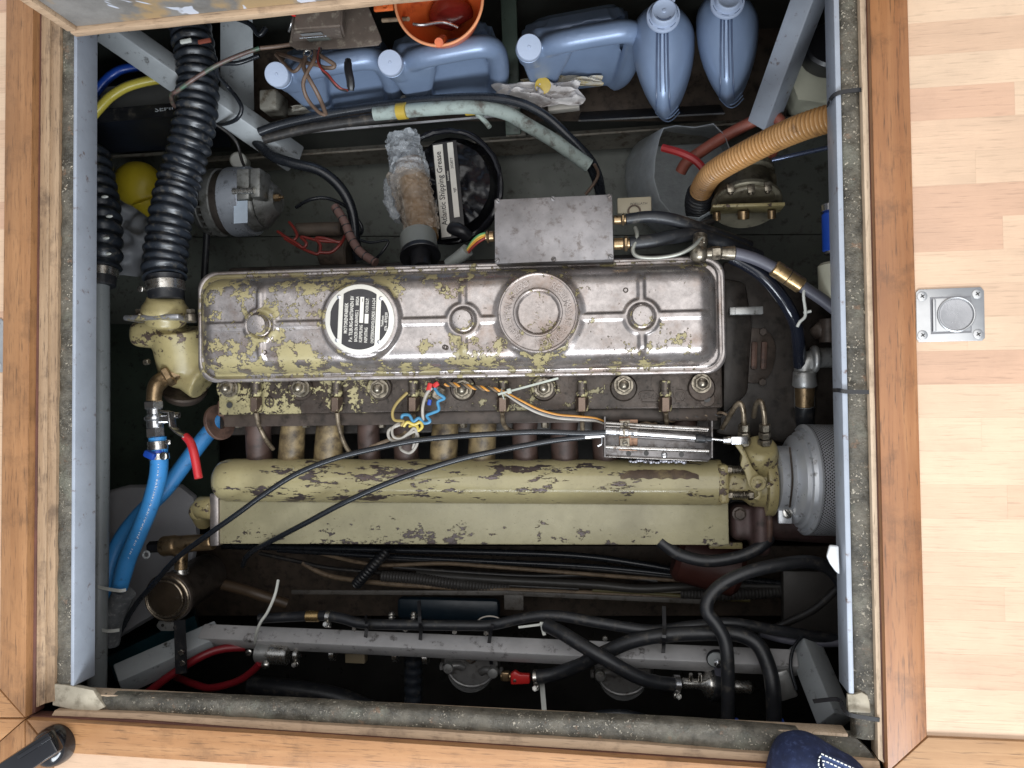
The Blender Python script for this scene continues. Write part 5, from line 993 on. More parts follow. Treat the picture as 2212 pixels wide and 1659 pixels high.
t = hose('cable_tie', [(1738, 622, -.27), (1736, 640, -.268), (1740, 680, -.268), (1728, 695, -.268), (1722, 706, -.27)], 3.2, M_white, 'white cable tie hanging from the grey hydraulic hose', 'cable tie')
b = B(); b.tube([W(1736, 676, -.27), W(1752, 672, -.27)], px(3), 6); obj('tie_tail', b, M_white, t)
# ---- amber conduit, pump, tub, right
hose('conduit', [(1512, 470, -.50), (1508, 440, -.46), (1516, 408, -.41), (1534, 380, -.36), (1560, 360, -.32), (1610, 332, -.27), (1677, 298, -.22), (1740, 272, -.17), (1812, 250, -.13)], 24, M_conduit, 'amber ribbed conduit running up to the right coaming', 'conduit', seg=22, sub=10, step=.0009, rf=ribs(.0072, .26, .7), z=-.25)
b = B(); b.tube([W(1513, 472, -.49), W(1508, 440, -.45), W(1514, 415, -.42)], px(27, -.45), 20, 8, step=.001, rf=ribs(.008, .12, 1)); solo('conduit_end', b, M_rubber, 'dark ribbed end where the amber conduit dives behind the pump', 'conduit')
hose('hose', [(1470, 372, -.48), (1482, 352, -.47), (1505, 334, -.46), (1560, 298, -.44), (1628, 262, -.42), (1668, 250, -.41), (1688, 270, -.41), (1680, 305, -.42), (1657, 345, -.42), (1640, 385, -.40), (1629, 408, -.38)], 12.5, M_redhose, 'red-brown rubber hose looping behind the amber conduit', 'hose', seg=12)
b = B(); b.tube([W(1431, 319, -.40), W(1470, 330, -.39), W(1502, 346, -.39), (W(1524, 370, -.39))], px(9), 8, 4)
for v in b.bm.verts: pass
solo('red_strap', b, mat('red_strap', (.30, .02, .02), .45), 'red plastic strap lying across the translucent tub', 'strap')
rim = [(1423, 298), (1432, 276), (1460, 270), (1500, 274), (1541, 266), (1566, 290), (1580, 330), (1586, 390), (1566, 440), (1510, 472), (1452, 466), (1424, 432), (1411, 385), (1414, 340)]
low = [(1352, 350), (1372, 310), (1420, 285), (1500, 290), (1560, 300), (1575, 330), (1580, 360), (1582, 400), (1560, 460), (1500, 520), (1440, 520), (1390, 480), (1360, 440), (1350, 395)]
b = B(); def_ = lambda o, z, k: [W(CUx + (u - CUx) * k, CVx + (v - CVx) * k, z) for u, v in o]
CUx, CVx = 1495, 375; rg = [def_(low, -.66, .97), def_(low, -.62, 1.0), [W(*[(a + c) / 2 for a, c in zip(p, q)], -.52) for p, q in zip(rim, low)], def_(rim, -.43, 1.0), def_(rim, -.428, .975), [W(*[CUx * 0 + (a * .6 + c * .4) for a, c in zip(p, q)], -.52) for p, q in zip(rim, low)], def_(low, -.63, .88)]
b.loft(rg); bmesh.ops.subdivide_edges(b.bm, edges=b.bm.edges, cuts=2, smooth=.6); mt = film('translucent', (.50, .53, .54), .62, .4); solo('plastic_tub', b, mt, 'cut-open translucent plastic canister behind the junction box, right', 'canister', sharp=70)
pu = thing('raw_water_pump', W(1612, 425, -.36), 'dirty bronze pump with square nuts above the flywheel housing', 'pump')
b = B(); b.cyl(W(1604, 384, -.42), W(1612, 446, -.40), px(58, -.4), px(66, -.4), 36, .004); b.cyl(W(1614, 400, -.40), W(1668, 392, -.41), px(28, -.36)); b.remesh(.004, 4); obj('body', b, mat('dull_bronze', (.15, .13, .09), .45, .4, .4, 30, (.04, .03, .02), .5, 50), pu, 60)
b = B(); b.cyl(W(1602, 374, -.42), W(1606, 390, -.415), px(66, -.4), None, 40, .002); b.cyl(W(1612, 436, -.405), W(1613, 446, -.40), px(72, -.4), None, 40, .002); obj('cover_plate', b, mat('bronze_cover', (.22, .20, .145), .42, .4, .3, 30, (.05, .04, .03), .4, 50), pu)
for u, v in ((1578, 407), (1622, 408), (1658, 404)):
    b = B(); q = W(u, v, -.352); b.box(q, (px(16), px(20), .012), Matrix.Rotation(.1, 3, 'Z'), .002); b.cyl(q, q + Vector((0, -px(14), 0)), px(5)); obj('nut', b, M_nut, pu)
b = B(); b.bar(W(1536, 452, -.385), W(1690, 448, -.385), .006, .05, (0, 0, 1), .001); obj('mounting_plate', b, M_cast, pu)
for u, v, r_ in ((1548, 466, 9), (1606, 463, 13), (1667, 462, 9)):
    b = B(); b.cyl(W(u, v - 8, -.38), W(u, v + 10, -.385), px(r_)); obj('plate_bolt', b, M_brass, pu)
hose('wire', [(1500, 515, -.36), (1508, 490, -.36), (1522, 482, -.36), (1540, 478, -.37)], 6, M_darkwire, 'dark wire bending under the bronze pump', 'wire')
wj = thing('white_jug', W(1745, 190, -.45), 'yellowed white jug with a big black cap, upper right behind the beam', 'jug')
b = B(); b.loft([[W(u, v, z) for u, v in q] for q, z in (([(1690, 240), (1720, 265), (1800, 262), (1830, 200), (1800, 60), (1720, 70)], -.60), ([(1697, 210), (1712, 245), (1800, 250), (1840, 200), (1800, 60), (1720, 80)], -.48), ([(1712, 180), (1725, 215), (1790, 222), (1830, 180), (1800, 70), (1730, 90)], -.40))]); bmesh.ops.subdivide_edges(b.bm, edges=b.bm.edges, cuts=2, smooth=.8); obj('body', b, M_milky, wj, 80)
b = B(); b.lathe(W(1780, 120, -.40), (.05, .1, 1), [(px(50, -.36), 0), (px(52, -.36), .004), (px(50, -.36), .035), (px(44, -.36), .040)], 36, True, True, lambda t_: 1 + .015 * math.cos(30 * t_)); obj('cap', b, M_blackpl, wj)
hose('rod', [(1668, 346, -.35), (1730, 332, -.33), (1830, 310, -.28)], 5, mat('blue_steel', (.10, .12, .18), .25, .8), 'dark steel rod passing under the amber conduit', 'rod')
t = thing('filter_bowl', W(1790, 500, -.3), 'blue filter sleeve with a metal clamp, half behind the right coaming', 'filter'); b = B(); b.cyl(W(1806, 458, -.30), W(1808, 545, -.30), px(28), None, 24, .004); obj('sleeve', b, M_bluepl, t); clampband(t, W(1806, 450, -.30), W(1808, 545, -.30) - W(1806, 458, -.30), px(29), .012, M_steel); clampband(t, W(1807, 542, -.30), W(1808, 545, -.30) - W(1806, 458, -.30), px(23), .010, M_steel)
b = B(); b.cyl(W(1806, 568, -.30), W(1808, 660, -.30), px(36), px(34), 28, .005); solo('white_canister', b, M_milky, 'cream canister below the blue filter sleeve, half behind the right coaming', 'canister')
# ------------------------------------------------------------------ left: ball valve and blue hoses
bv = thing('ball_valve', W(336, 905, -.30), 'ball valve with a red dipped lever between the bronze elbow and blue hose', 'valve')
ZV = -.27
b = B(); b.tube([W(385, 805, -.30), W(366, 812, -.29), W(346, 824, -.28), W(335, 840, ZV), W(332, 868, ZV)], lambda t: px(17 + 3 * math.exp(-((t - .55) / .2) ** 2), ZV), 20, 6); obj('elbow', b, M_brass, bv, 60)
b = B(); b.hexn(W(357, 816, -.285), W(372, 808, -.29), px(26)); obj('elbow_nut', b, M_brass, bv)
b = B(); d_ = W(337, 945, ZV) - W(332, 866, ZV); P0 = W(332, 866, ZV); at = lambda s: P0 + d_ * s
b.hexn(at(0), at(.23), px(22)); obj('union_nut', b, M_steel, bv)
b = B(); b.lathe(at(.22), d_, [(px(15), 0), (px(16), .002), (px(16), px(12)), (px(18), px(14)), (px(23), px(18)), (px(23), px(24)), (px(18), px(28)), (px(19), px(40)), (px(18), px(44))], 28); b.cyl(at(.50), at(.50) + Vector((px(46), px(0), .004)), px(11), px(10), 18, .001); obj('body', b, M_steel, bv)
b = B(); b.hexn(at(.72), at(1.0), px(21)); b.cyl(at(.98), at(1.12), px(15)); obj('tail_nut', b, M_steel, bv)
lv = [W(u, v, z) for u, v, z in ((352, 888, -.235), (369, 891, -.232), (373, 922, -.228), (386, 934, -.222), (403, 944, -.218))]
def flatbar(name, pts, w, h, m, par):
    b = B(); 
    for p, q in zip(pts, pts[1:]): e = (q - p).normalized() * .0008; b.bar(p - e, q + e, h, w, (0, 0, 1), .0008)
    return obj(name, b, m, par)
flatbar('lever', lv, .020, .0035, M_steel, bv)
b = B(); pr = [W(u, v, z) for u, v, z in ((400, 942, -.219), (411, 955, -.216), (418, 975, -.212), (424, 1005, -.208), (429, 1033, -.205))]; b.tube(pr, lambda t: px(9.5 - 1.5 * abs(t - .5)), 12, 5); obj('grip', b, mat('red_dip', (.48, .025, .03), .3), bv)
b = B(); q = W(379, 897, -.25); b.cyl(q, q + Vector((px(9), 0, 0)), px(7)); obj('stem_nut', b, M_zinc, bv)
bh = thing('blue_hose', W(300, 1150, -.28), 'light blue hose in front, clamped on the ball valve, white print along it', 'hose', 'blue water hoses')
hp1 = [(340, 945, ZV), (344, 995, -.27), (339, 1040, -.27), (321, 1100, -.275), (294, 1165, -.28), (275, 1210, -.285), (258, 1272, -.29)]
tpart('hose', hp1, lambda t: 20 - 2.5 * max(0, (t - .9) * 10), M_blue, bh, 22, 8, z=-.27)
def ptspath(pts, sub=14, dz=0.0): return [p + Vector((0, 0, dz)) for p in spline([W(*q) for q in pts], sub)]
rb = px(20, -.27)
path = list(reversed(ptspath(hp1[1:], 14)))
def ontop(r, side): return lambda p, y, z: z * (r * .82) + y * (-side)
b = B(); path_text(b, '/ WP 110 psi MAXI 160 C fabrique en France', path[18:], (-.0, -.1, 1), .0062, .02, .01, lambda p, y, z: z * (rb * .90) - y * (rb * .40), .22); obj('lettering', b, M_print, bh)
clampband(bh, W(341, 962, ZV), d_, px(21.5, ZV), px(20, ZV), M_zinc, None); clampband(bh, W(344, 986, ZV), d_, px(21.5, ZV), px(15, ZV), M_zinc, None)
b = B(); b.cyl(W(341, 974, ZV), W(342, 980, ZV), px(22, ZV)); obj('tape_band', b, M_bluepl, bh)
b = B(); b.box(W(324, 983, -.25), (px(28), px(17), .012), Matrix.Rotation(-.4, 3, 'Z'), .004); obj('clamp_thumb', b, M_bluepl, bh); slot_screw(bh, W(353, 985, -.243), px(9), M_zinc, .9, 'clamp_screw'); slot_screw(bh, W(363, 955, -.25), px(6), M_zinc, .3, 'clamp_screw')
bh2 = thing('blue_hose', W(370, 1050, -.36), 'light blue hose behind, coming from under the lifting eye and crossing below the other', 'hose', 'blue water hoses')
hp2 = [(500, 880, -.40), (448, 938, -.37), (400, 1000, -.35), (356, 1058, -.335), (302, 1112, -.325), (262, 1165, -.32), (238, 1225, -.31), (225, 1300, -.30)]
tpart('hose', hp2, 18.5, M_blue, bh2, 20, 8, z=-.35)
b = B(); rb2 = px(18.5, -.34); pth = list(reversed(ptspath(hp2, 14))); path_text(b, 'MAXI 160 C', pth[24:], (0, -.1, 1), .006, .02, .01, lambda p, y, z: z * rb2 * .95, .22); path_text(b, 'NETTWE  NOBRICOR', pth[56:], (0, -.1, 1), .006, .02, .01, lambda p, y, z: z * rb2 * .95, .22); obj('lettering', b, M_print, bh2)
hose('foam_cover', [(268, 1280, -.295), (255, 1310, -.30), (244, 1345, -.305), (236, 1390, -.31)], lambda t: 26 - 3 * t, mat('grey_foam', (.12, .125, .13), .8, 0, .3, 60, (.25, .25, .25), .3, 120, .4, 160), 'dark grey foam cover at the lower end of the front blue hose', 'pipe cover', seg=18)
for pp, lb in (([(206, 1266, -.262), (232, 1272, -.262), (258, 1276, -.262), (272, 1274, -.268)], 'white cable tie round the blue hose end'), ([(207, 1359, -.262), (236, 1363, -.262), (258, 1361, -.27)], 'white cable tie round the foam cover, just above the lower left beam')):
    b = B(); P3 = spline([W(*p) for p in pp], 5)
    for p, q in zip(P3, P3[1:]): b.bar(p, q, .006, .0015, (0, 0, 1))
    solo('cable_tie', b, M_white, lb, 'cable tie', 'white cable ties')
b = B(); ot = [(225, 1062), (280, 1047), (395, 1046), (425, 1070), (432, 1150), (415, 1250), (340, 1330), (255, 1380), (215, 1380)]
b.loft([[W(u, v, -.60) for u, v in ot], [W(320 + (u - 320) * 1.0, 1190 + (v - 1190) * 1.0, -.47) for u, v in ot], [W(320 + (u - 320) * .93, 1190 + (v - 1190) * .95, -.455) for u, v in ot]]); bmesh.ops.subdivide_edges(b.bm, edges=b.bm.edges, cuts=1, smooth=.5); solo('header_tank', b, mat('white_tank', (.36, .36, .38), .45, 0, .12, 8), 'big whitish plastic tank behind the blue hoses, lower left', 'tank', sharp=60)
b = B(); b.loft([[W(230, 1420, -.5), W(420, 1330, -.52), W(440, 1400, -.52), W(250, 1470, -.5)], [W(230, 1400, -.7), W(420, 1310, -.72), W(440, 1380, -.72), W(250, 1450, -.7)]]); solo('teal_box', b, M_teal, 'dark teal painted box under the lower left beam', 'box')
# sea water strainer
ss = thing('strainer', W(375, 1290, -.40), 'bronze strainer with a dark glass lid and bright ring, lower left', 'strainer')
sc0 = W(361, 1293, -.33); sax = (sc0 - W(430, 1250, -.46)).normalized(); sr = px(53, -.33)
b = B(); b.lathe(sc0 - sax * .17, sax, [(sr * .95, 0), (sr * .98, .02), (sr * .98, .150), (sr * 1.08, .153), (sr * 1.1, .157), (sr * 1.1, .164), (sr * 1.05, .168), (sr * .93, .170), (sr * .90, .168)], 44); obj('body', b, mat('dark_bronze', (.09, .072, .06), .4, .6, .3, 30, (.03, .025, .02), .4, 50), ss)
b = B(); b.torus(sc0 + sax * .000, sax, sr * .96, .0030, 44, 8); obj('outer_ring', b, mat('ring_bronze', (.30, .25, .19), .28, .9, .4, 30, (.06, .045, .03), .4, 40), ss)
b = B(); b.torus(sc0 + sax * .003 + Vector((-.003, 0, 0)), sax, sr * .80, .0022, 44, 8); obj('inner_ring', b, bpy.data.materials['ring_bronze'], ss)
b = B(); b.lathe(sc0 + sax * .0015, sax, [(sr * .80, -.002), (sr * .78, .001), (sr * .5, .004), (.001, .006)], 40); obj('glass_lid', b, mat('brown_glass', (.035, .026, .018), .10, 0, .4, 20, None, 0, 25, 0, 100, .6), ss)
b = B(); b.prism([W(u, v, -.35) for u, v in ((345, 1340), (386, 1342), (388, 1356), (376, 1362), (350, 1362), (340, 1352))], -.356, -.345, None, .002); obj('lug', b, M_alu, ss)
for u, v in ((351, 1351), (377, 1356)):
    b = B(); q = W(u, v, -.344); b.cyl(q - Vector((0, 0, .002)), q, px(4)); obj('lug_hole', b, M_bilge, ss)
b = B(); b.cyl(W(392, 1195, -.36), W(390, 1245, -.36), px(16), px(15), 20); b.cyl(W(352, 1178, -.36), W(462, 1170, -.36), px(22), px(20), 24); b.cyl(W(350, 1180, -.36), W(382, 1177, -.36), px(25), None, 20, .002); b.remesh(.003, 5); obj('tee_pipe', b, M_brass, ss, 60)
clampband(ss, W(391, 1234, -.358), W(390, 1245, -.36) - W(392, 1195, -.36), px(18), px(13), M_zinc)
b = B(); b.hexn(W(322, 1182, -.36), W(352, 1180, -.36), px(14)); obj('plug_nut', b, M_blackpl, ss)
b = B(); b.torus(W(316, 1198, -.35), (.1, 0, 1), px(8), .0022, 18, 8); solo('plastic_ring', b, M_milk, 'small white plastic ring beside the front blue hose', 'ring')
hose('hose', [(480, 1262, -.5), (520, 1272, -.5), (560, 1285, -.5), (620, 1305, -.52)], 13, mat('brown_hose', (.06, .038, .022), .5, 0, .2), 'dull brown hose leading right from the strainer', 'hose')
# ------------------------------------------------------------------ cable bracket on the intake tube
tb = thing('cable_bracket', EW(1420, 950, 0), 'small steel tray bracket with guide rods holding the throttle cable end', 'bracket')
def EP(u, v, d): return EW(u, v, d)
Z0 = -.018
def eprism(name, uv, d0, d1, m, par=tb, bev=.0008): b = B(); b.prism([E(u, v, d1) for u, v in reversed(uv)], d0, d1, None, bev); bmesh.ops.transform(b.bm, matrix=ENG_M, verts=b.bm.verts); return obj(name, b, m, par)
M_tray = mat('tray_steel', (.20, .185, .18), .40, .7, .35, 30, (.06, .045, .035), .5, 50)
M_rod = mat('rod_chrome', (.36, .34, .32), .26, .9, .2, 40, (.10, .07, .05), .35, 60)
tray = eprism('tray', [(1306, 912), (1536, 922), (1536, 990), (1528, 997), (1308, 987), (1305, 984)], Z0 - .003, Z0, M_tray)
b = B(); b.bar(EP(1306, 986, Z0 + .001), EP(1530, 996, Z0 + .001), .0015, .005, ENG_M.to_3x3() @ Vector((0, 0, 1)), .0004); obj('tray_lip', b, M_rod, tb)
for u, va, vb in ((1306, 899, 986), (1535, 908, 988)):
    b = B(); b.bar(EP(u, va, Z0 + .012), EP(u, vb, Z0 + .012), .0028, .034, ENG_M.to_3x3() @ Vector((0, 0, 1)), .0008); obj('end_plate', b, M_tray, tb)
for (ua, va), (ub, vb), r_, m_, d in (((1308, 914), (1530, 927), 4.0, M_rod, .004), ((1308, 921), (1528, 931), 4.5, M_rod, .0), ((1308, 965), (1531, 974), 4.5, M_rod, .004), ((1362, 942), (1528, 953), 4, M_tray, -.004)):
    b = B(); b.cyl(EP(ua, va, d), EP(ub, vb, d), px(r_), None, 14); obj('guide_rod', b, m_, tb)
b = B(); b.cyl(EP(1372, 936, .014), EP(1504, 946, .012), px(5.5), None, 16); obj('cable_tube', b, M_steel, tb)
b = B(); b.cyl(EP(1502, 946, .012), EP(1524, 948, .012), px(10), px(9), 18, .001); b.cyl(EP(1523, 948, .012), EP(1537, 949, .012), px(6)); obj('rubber_boot', b, M_rubber, tb)
b = B(); b.cyl(EP(1537, 948, .012), EP(1568, 951, .010), px(3), None, 10); obj('push_rod', b, M_steel, tb)
b = B(); b.cyl(EP(1562, 951, .010), EP(1575, 951.5, .010), px(7)); b.hexn(EP(1570, 951, .010), EP(1578, 951.5, .010), px(8)); b.box(EP(1596, 951, .008), (px(36), px(17), .014), ENG_M.to_3x3(), .003); obj('clevis', b, M_steel, tb)
eprism('clamp_base', [(1338, 907), (1378, 906), (1377, 974), (1337, 973)], Z0 + .010, Z0 + .0155, mat('copper_base', (.34, .20, .13), .4, .6, .3, 40, (.10, .06, .04), .4, 50))
for uv in ([(1339, 909), (1361, 908), (1361, 925), (1340, 926)], [(1339, 947), (1360, 946), (1360, 968), (1339, 968)]): eprism('clamp_plate', uv, Z0 + .0156, Z0 + .024, M_nut)
for u, v, a in ((1351, 917, -.6), (1350, 957, .4)): slot_screw(tb, EP(u, v, Z0 + .024), px(6), M_nut, a)
b = B(); P0_ = EP(1308, 932, .014); P1_ = EP(1376, 936, .014); dd = P1_ - P0_; b.lathe(P0_, dd, [(px(r_), dd.length * s) for r_, s in ((7.5, 0), (8, .02), (8, .34), (6, .36), (6, .44), (8.5, .46), (8.5, .72), (6.5, .74), (6.5, .84), (7.5, .86), (7.5, 1))], 22); obj('cable_collar', b, M_steel, tb)
b = B(); b.box(P0_ + dd * .59 + Vector((0, 0, px(8))), (px(5), px(14), .003), None, .0005); obj('collar_clip', b, M_nut, tb)
for u, v in ((1396, 979), (1472, 982), (1358, 980)):
    b = B(); q = EP(u, v, Z0 + .0002); b.cyl(q - Vector((0, 0, .001)), q + Vector((0, 0, .0003)), px(5.5), None, 16); obj('tray_hole', b, M_bilge, tb)
slot_screw(tb, EP(1435, 983, Z0 + .001), px(6.5), M_steel, .05)
b = B(); b.tube([EP(1300, 940, .004), EP(1300, 958, .004), EP(1291, 963, .004)], px(2), 8, 3); obj('cotter_pin', b, M_steel, tb)
cc = hose('control_cable', [(1310, 934, -.272), (1256, 936, -.272), (1165, 933, -.268), (1074, 937, -.262), (985, 943, -.256), (895, 952, -.25), (800, 971, -.245), (716, 993, -.24), (638, 1025, -.24), (573, 1066, -.245), (510, 1112, -.25), (445, 1158, -.26), (382, 1206, -.27), (335, 1258, -.285), (292, 1308, -.30), (262, 1360, -.315), (246, 1392, -.325)], 6.3, M_cable, 'upper black control cable sweeping from the bracket to the lower left corner', 'cable', 'black control cables', seg=12, sub=8)
b = B(); b.cyl(W(1262, 943, -.273), W(1304, 941, -.275), px(6)); obj('cable_ferrule', b, M_steel, None) if False else None
k2 = thing('control_cable', W(1000, 990, -.26), 'lower black control cable sweeping from the bracket over the intake tube', 'cable', 'black control cables')
tpart('sheath', [(1264, 944, -.275), (1200, 951, -.27), (1125, 964, -.265), (1060, 977, -.26), (997, 991, -.255), (915, 1016, -.25), (830, 1047, -.248), (743, 1086, -.25), (660, 1130, -.265), (587, 1168, -.29), (550, 1188, -.32), (532, 1204, -.35), (525, 1222, -.38)], 6.3, M_cable, k2, 12, 8)
b = B(); b.cyl(W(1262, 944, -.275), W(1306, 940, -.277), px(6), None, 14, .001); obj('ferrule', b, M_steel, k2)
# ------------------------------------------------------------------ loose sensor wires over the head
def ehose(pts, r, m, lab, cat='wire', grp='sensor wires on the cylinder head', name='wire', **k):
    b = B(); b.tube([EW(*p) for p in pts], px(r), 8, 6); return solo(name, b, m, lab, cat, grp)
h = .012
ehose([(933, 838, .01), (921, 852, .012), (913, 880, .012), (914, 908, .008)], 3.4, M_greywire, 'grey wire hanging from the red connector')
ehose([(939, 838, .014), (947, 850, .015), (960, 860, .012), (946, 868, .012), (948, 885, .012), (934, 892, .012), (922, 898, .010), (929, 910, .010), (916, 914, .010), (905, 903, .012), (893, 910, .012), (884, 897, .012), (870, 897, .010), (868, 906, .008)], 3.4, M_wblue, 'curly blue wire zigzagging down from the red connector')
ehose([(880, 848, .004), (858, 870, .008), (848, 890, .01), (852, 907, .01), (872, 910, .012), (866, 920, .012)], 3.2, mat('mustard', (.30, .22, .07), .45), 'mustard wire curving left of the third union nut')
ehose([(872, 921, .012), (880, 912, .014), (895, 917, .012), (908, 912, .012), (912, 922, .012), (903, 930, .012), (900, 920, .012), (884, 921, .010)], 3.4, M_wyel, 'yellow wire in a small loop below the blue one')
ehose([(886, 912, .004), (862, 918, .008), (840, 930, .01), (842, 948, .012), (858, 953, .012), (880, 940, .012), (896, 932, .012), (903, 944, .012), (898, 965, .004), (885, 978, -.004), (868, 972, -.006), (864, 962, -.01)], 3.4, M_greywire, 'grey wire coiled below the third union nut')
ehose([(864, 913, .006), (848, 925, .012), (850, 943, .015), (866, 947, .015), (884, 934, .016), (894, 925, .014), (900, 935, .012), (892, 968, .0), (896, 955, -.006)], 3, M_greywire, 'second grey wire in the coil below the third union nut')
ehose([(800, 966, -.03), (840, 950, -.02), (868, 940, .0), (876, 934, .012)], 4, M_tan, 'tan sleeve pointing down left out of the wire coil')
for o_, m_, nm in ((0, M_worg, 'orange'), (4, M_darkwire, 'dark'), (8, M_greywire, 'grey')):
    ehose([(1080, 842 + o_ * .2, .006), (1100, 852 + o_ * .5, .006), (1130, 868 + o_, .005), (1165, 885 + o_, .002), (1205, 896 + o_ * .9, .0), (1250, 900 + o_ * .8, .0), (1290, 905 + o_ * .6, -.004), (1320, 920 + o_ * .3, -.01)], 2.8, m_, nm + ' wire of the trio running right along the edge of the cylinder head')
for k in range(3):
    pts = []
    for i in range(40):
        s = i / 39; a = s * 26 + k * 2.1; pts.append((960 + 120 * s, 829 + 14 * s + 3.2 * math.sin(a), .008 + .0022 * math.cos(a)))
    b = B(); b.tube([EW(*p) for p in pts], px(2.6), 7, 2); solo('wire', b, (M_worg, M_tan, M_darkwire)[k], ('orange', 'tan', 'dark')[k] + ' strand of the twisted wires under the rocker cover', 'wire', 'sensor wires on the cylinder head')
for k in range(2):
    pts = [(1360 + 210 * s, 922 - 42 * s + 4 * math.sin(s * 32 + k * 3.1) + 14 * s * s, -.035 + .003 * math.cos(s * 32 + k * 3.1)) for s in [i / 44 for i in range(45)]]
    b = B(); b.tube([EW(*p) for p in pts], px(3), 7, 2); solo('wire', b, (M_tan, M_darkwire)[k], ('tan', 'dark') [k] + ' strand of the twisted wires behind the cable bracket', 'wire', 'sensor wires on the cylinder head')
sn = thing('temperature_sensor', EW(945, 845, 0), 'temperature sensor with red wire connectors on the cylinder head', 'sensor')
b = B(); c = EW(950, 850, -.012); b.hexn(c, c + Vector((0, 0, .010)), px(17)); b.cyl(c, c + Vector((0, 0, .018)), px(8)); obj('sensor_body', b, M_nut, sn)
b = B(); b.box(EW(928, 836, .010), (px(11), px(18), .007), Matrix.Rotation(-.3, 3, 'Z'), .002); obj('connector', b, M_red, sn); b = B(); b.box(EW(942, 831, .014), (px(14), px(10), .007), Matrix.Rotation(.6, 3, 'Z'), .002); obj('connector', b, M_red, sn)
b = B(); b.box(EW(928, 869, .006), (px(8), px(13), .006), Matrix.Rotation(-.2, 3, 'Z'), .0015); solo('connector', b, M_bluepl, 'small blue crimp connector below the red ones', 'connector')
b = B(); b.bar(EW(1076, 852, .012), EW(1206, 817, .014), .0035, .0012, (0, 0, 1)); b.box(EW(1100, 845, .013), (px(9), px(11), .004), Matrix.Rotation(.26, 3, 'Z'), .0008); b.torus(EW(1087, 850, .0), (1, .2, 0), px(12), .0012, 20, 6); solo('cable_tie', b, mat('aged_tie', (.42, .44, .38), .45), 'pale cable tie sticking out to the right from the fourth union nut', 'cable tie')
# ------------------------------------------------------------------ air filter, right
af = thing('air_filter', EW(1760, 1034, -.07), 'round grey air filter with a metal mesh side, under the right coaming', 'air filter')
M_silver = mat('silver_paint', (.62, .64, .67), .32, .45, .12, 16, (.14, .13, .12), .18, 50)
F0 = EW(1668, 1034, -.07); F1 = EW(1768, 1036, -.075); fa2 = (F1 - F0).normalized(); q_ = lambda u: px(u * 1.06, -.34)
b = B(); b.lathe(F0, fa2, [(q_(58), 0), (q_(66), .001), (q_(66), q_(34)), (q_(63), q_(37)), (q_(63), q_(44))], 48); obj('sleeve', b, M_silver, af)
b = B(); b.lathe(F0 + fa2 * q_(28), fa2, [(q_(60), 0), (q_(76), q_(4)), (q_(88), q_(12)), (q_(90), q_(20)), (q_(96), q_(22)), (q_(99), q_(30)), (q_(104), q_(27)), (q_(107), q_(30)), (q_(110), q_(32)), (q_(110), q_(35)), (q_(107), q_(36)), (q_(90), q_(37))], 64); obj('end_cap', b, M_silver, af)
b = B(); NA, NR = 110, 16; rm = q_(110); x_, y_, z_ = basis(fa2); base = F0 + fa2 * q_(62); vs = {}
def mv(i, j):
    k = (i % (2 * NA), j)
    if k not in vs: t_ = math.pi * i / NA; vs[k] = b.bm.verts.new(base + fa2 * (j * .0034) + (x_ * math.cos(t_) + y_ * math.sin(t_)) * rm)
    return vs[k]
for j in range(0, NR):
    for i in range(0, 2 * NA, 2):
        o_ = j % 2; qd = (mv(i + o_ - 1, j + 1), mv(i + o_, j), mv(i + o_ + 1, j + 1), mv(i + o_, j + 2)); cm_ = (qd[0].co + qd[1].co + qd[2].co + qd[3].co) / 4
        inn_ = [b.bm.verts.new(cm_.lerp(w_.co, .58)) for w_ in qd]
        for k in range(4): b.bm.faces.new((qd[k], qd[(k + 1) % 4], inn_[(k + 1) % 4], inn_[k]))
mesh_o = obj('mesh_screen', b, mat('mesh_metal', (.56, .57, .60), .35, .15, .2, 40), af, 60); mesh_o['kind'] = 'stuff'
b = B(); b.cyl(base, base + fa2 * .06, q_(104), None, 48); obj('filter_core', b, M_bilge, af)
b = B(); b.box(EW(1695, 1112, -.05), (q_(26), q_(34), .010), None, .002); obj('clamp_ear', b, M_silver, af); slot_screw(af, EW(1701, 1109, -.042), q_(10), M_zinc, 2.2, 'clamp_screw')
b = B(); b.tube([EW(1706, 966, -.0), EW(1712, 1034, .0), EW(1706, 1096, -.02)], q_(2), 6, 5); obj('seal_line', b, M_iron2, af)
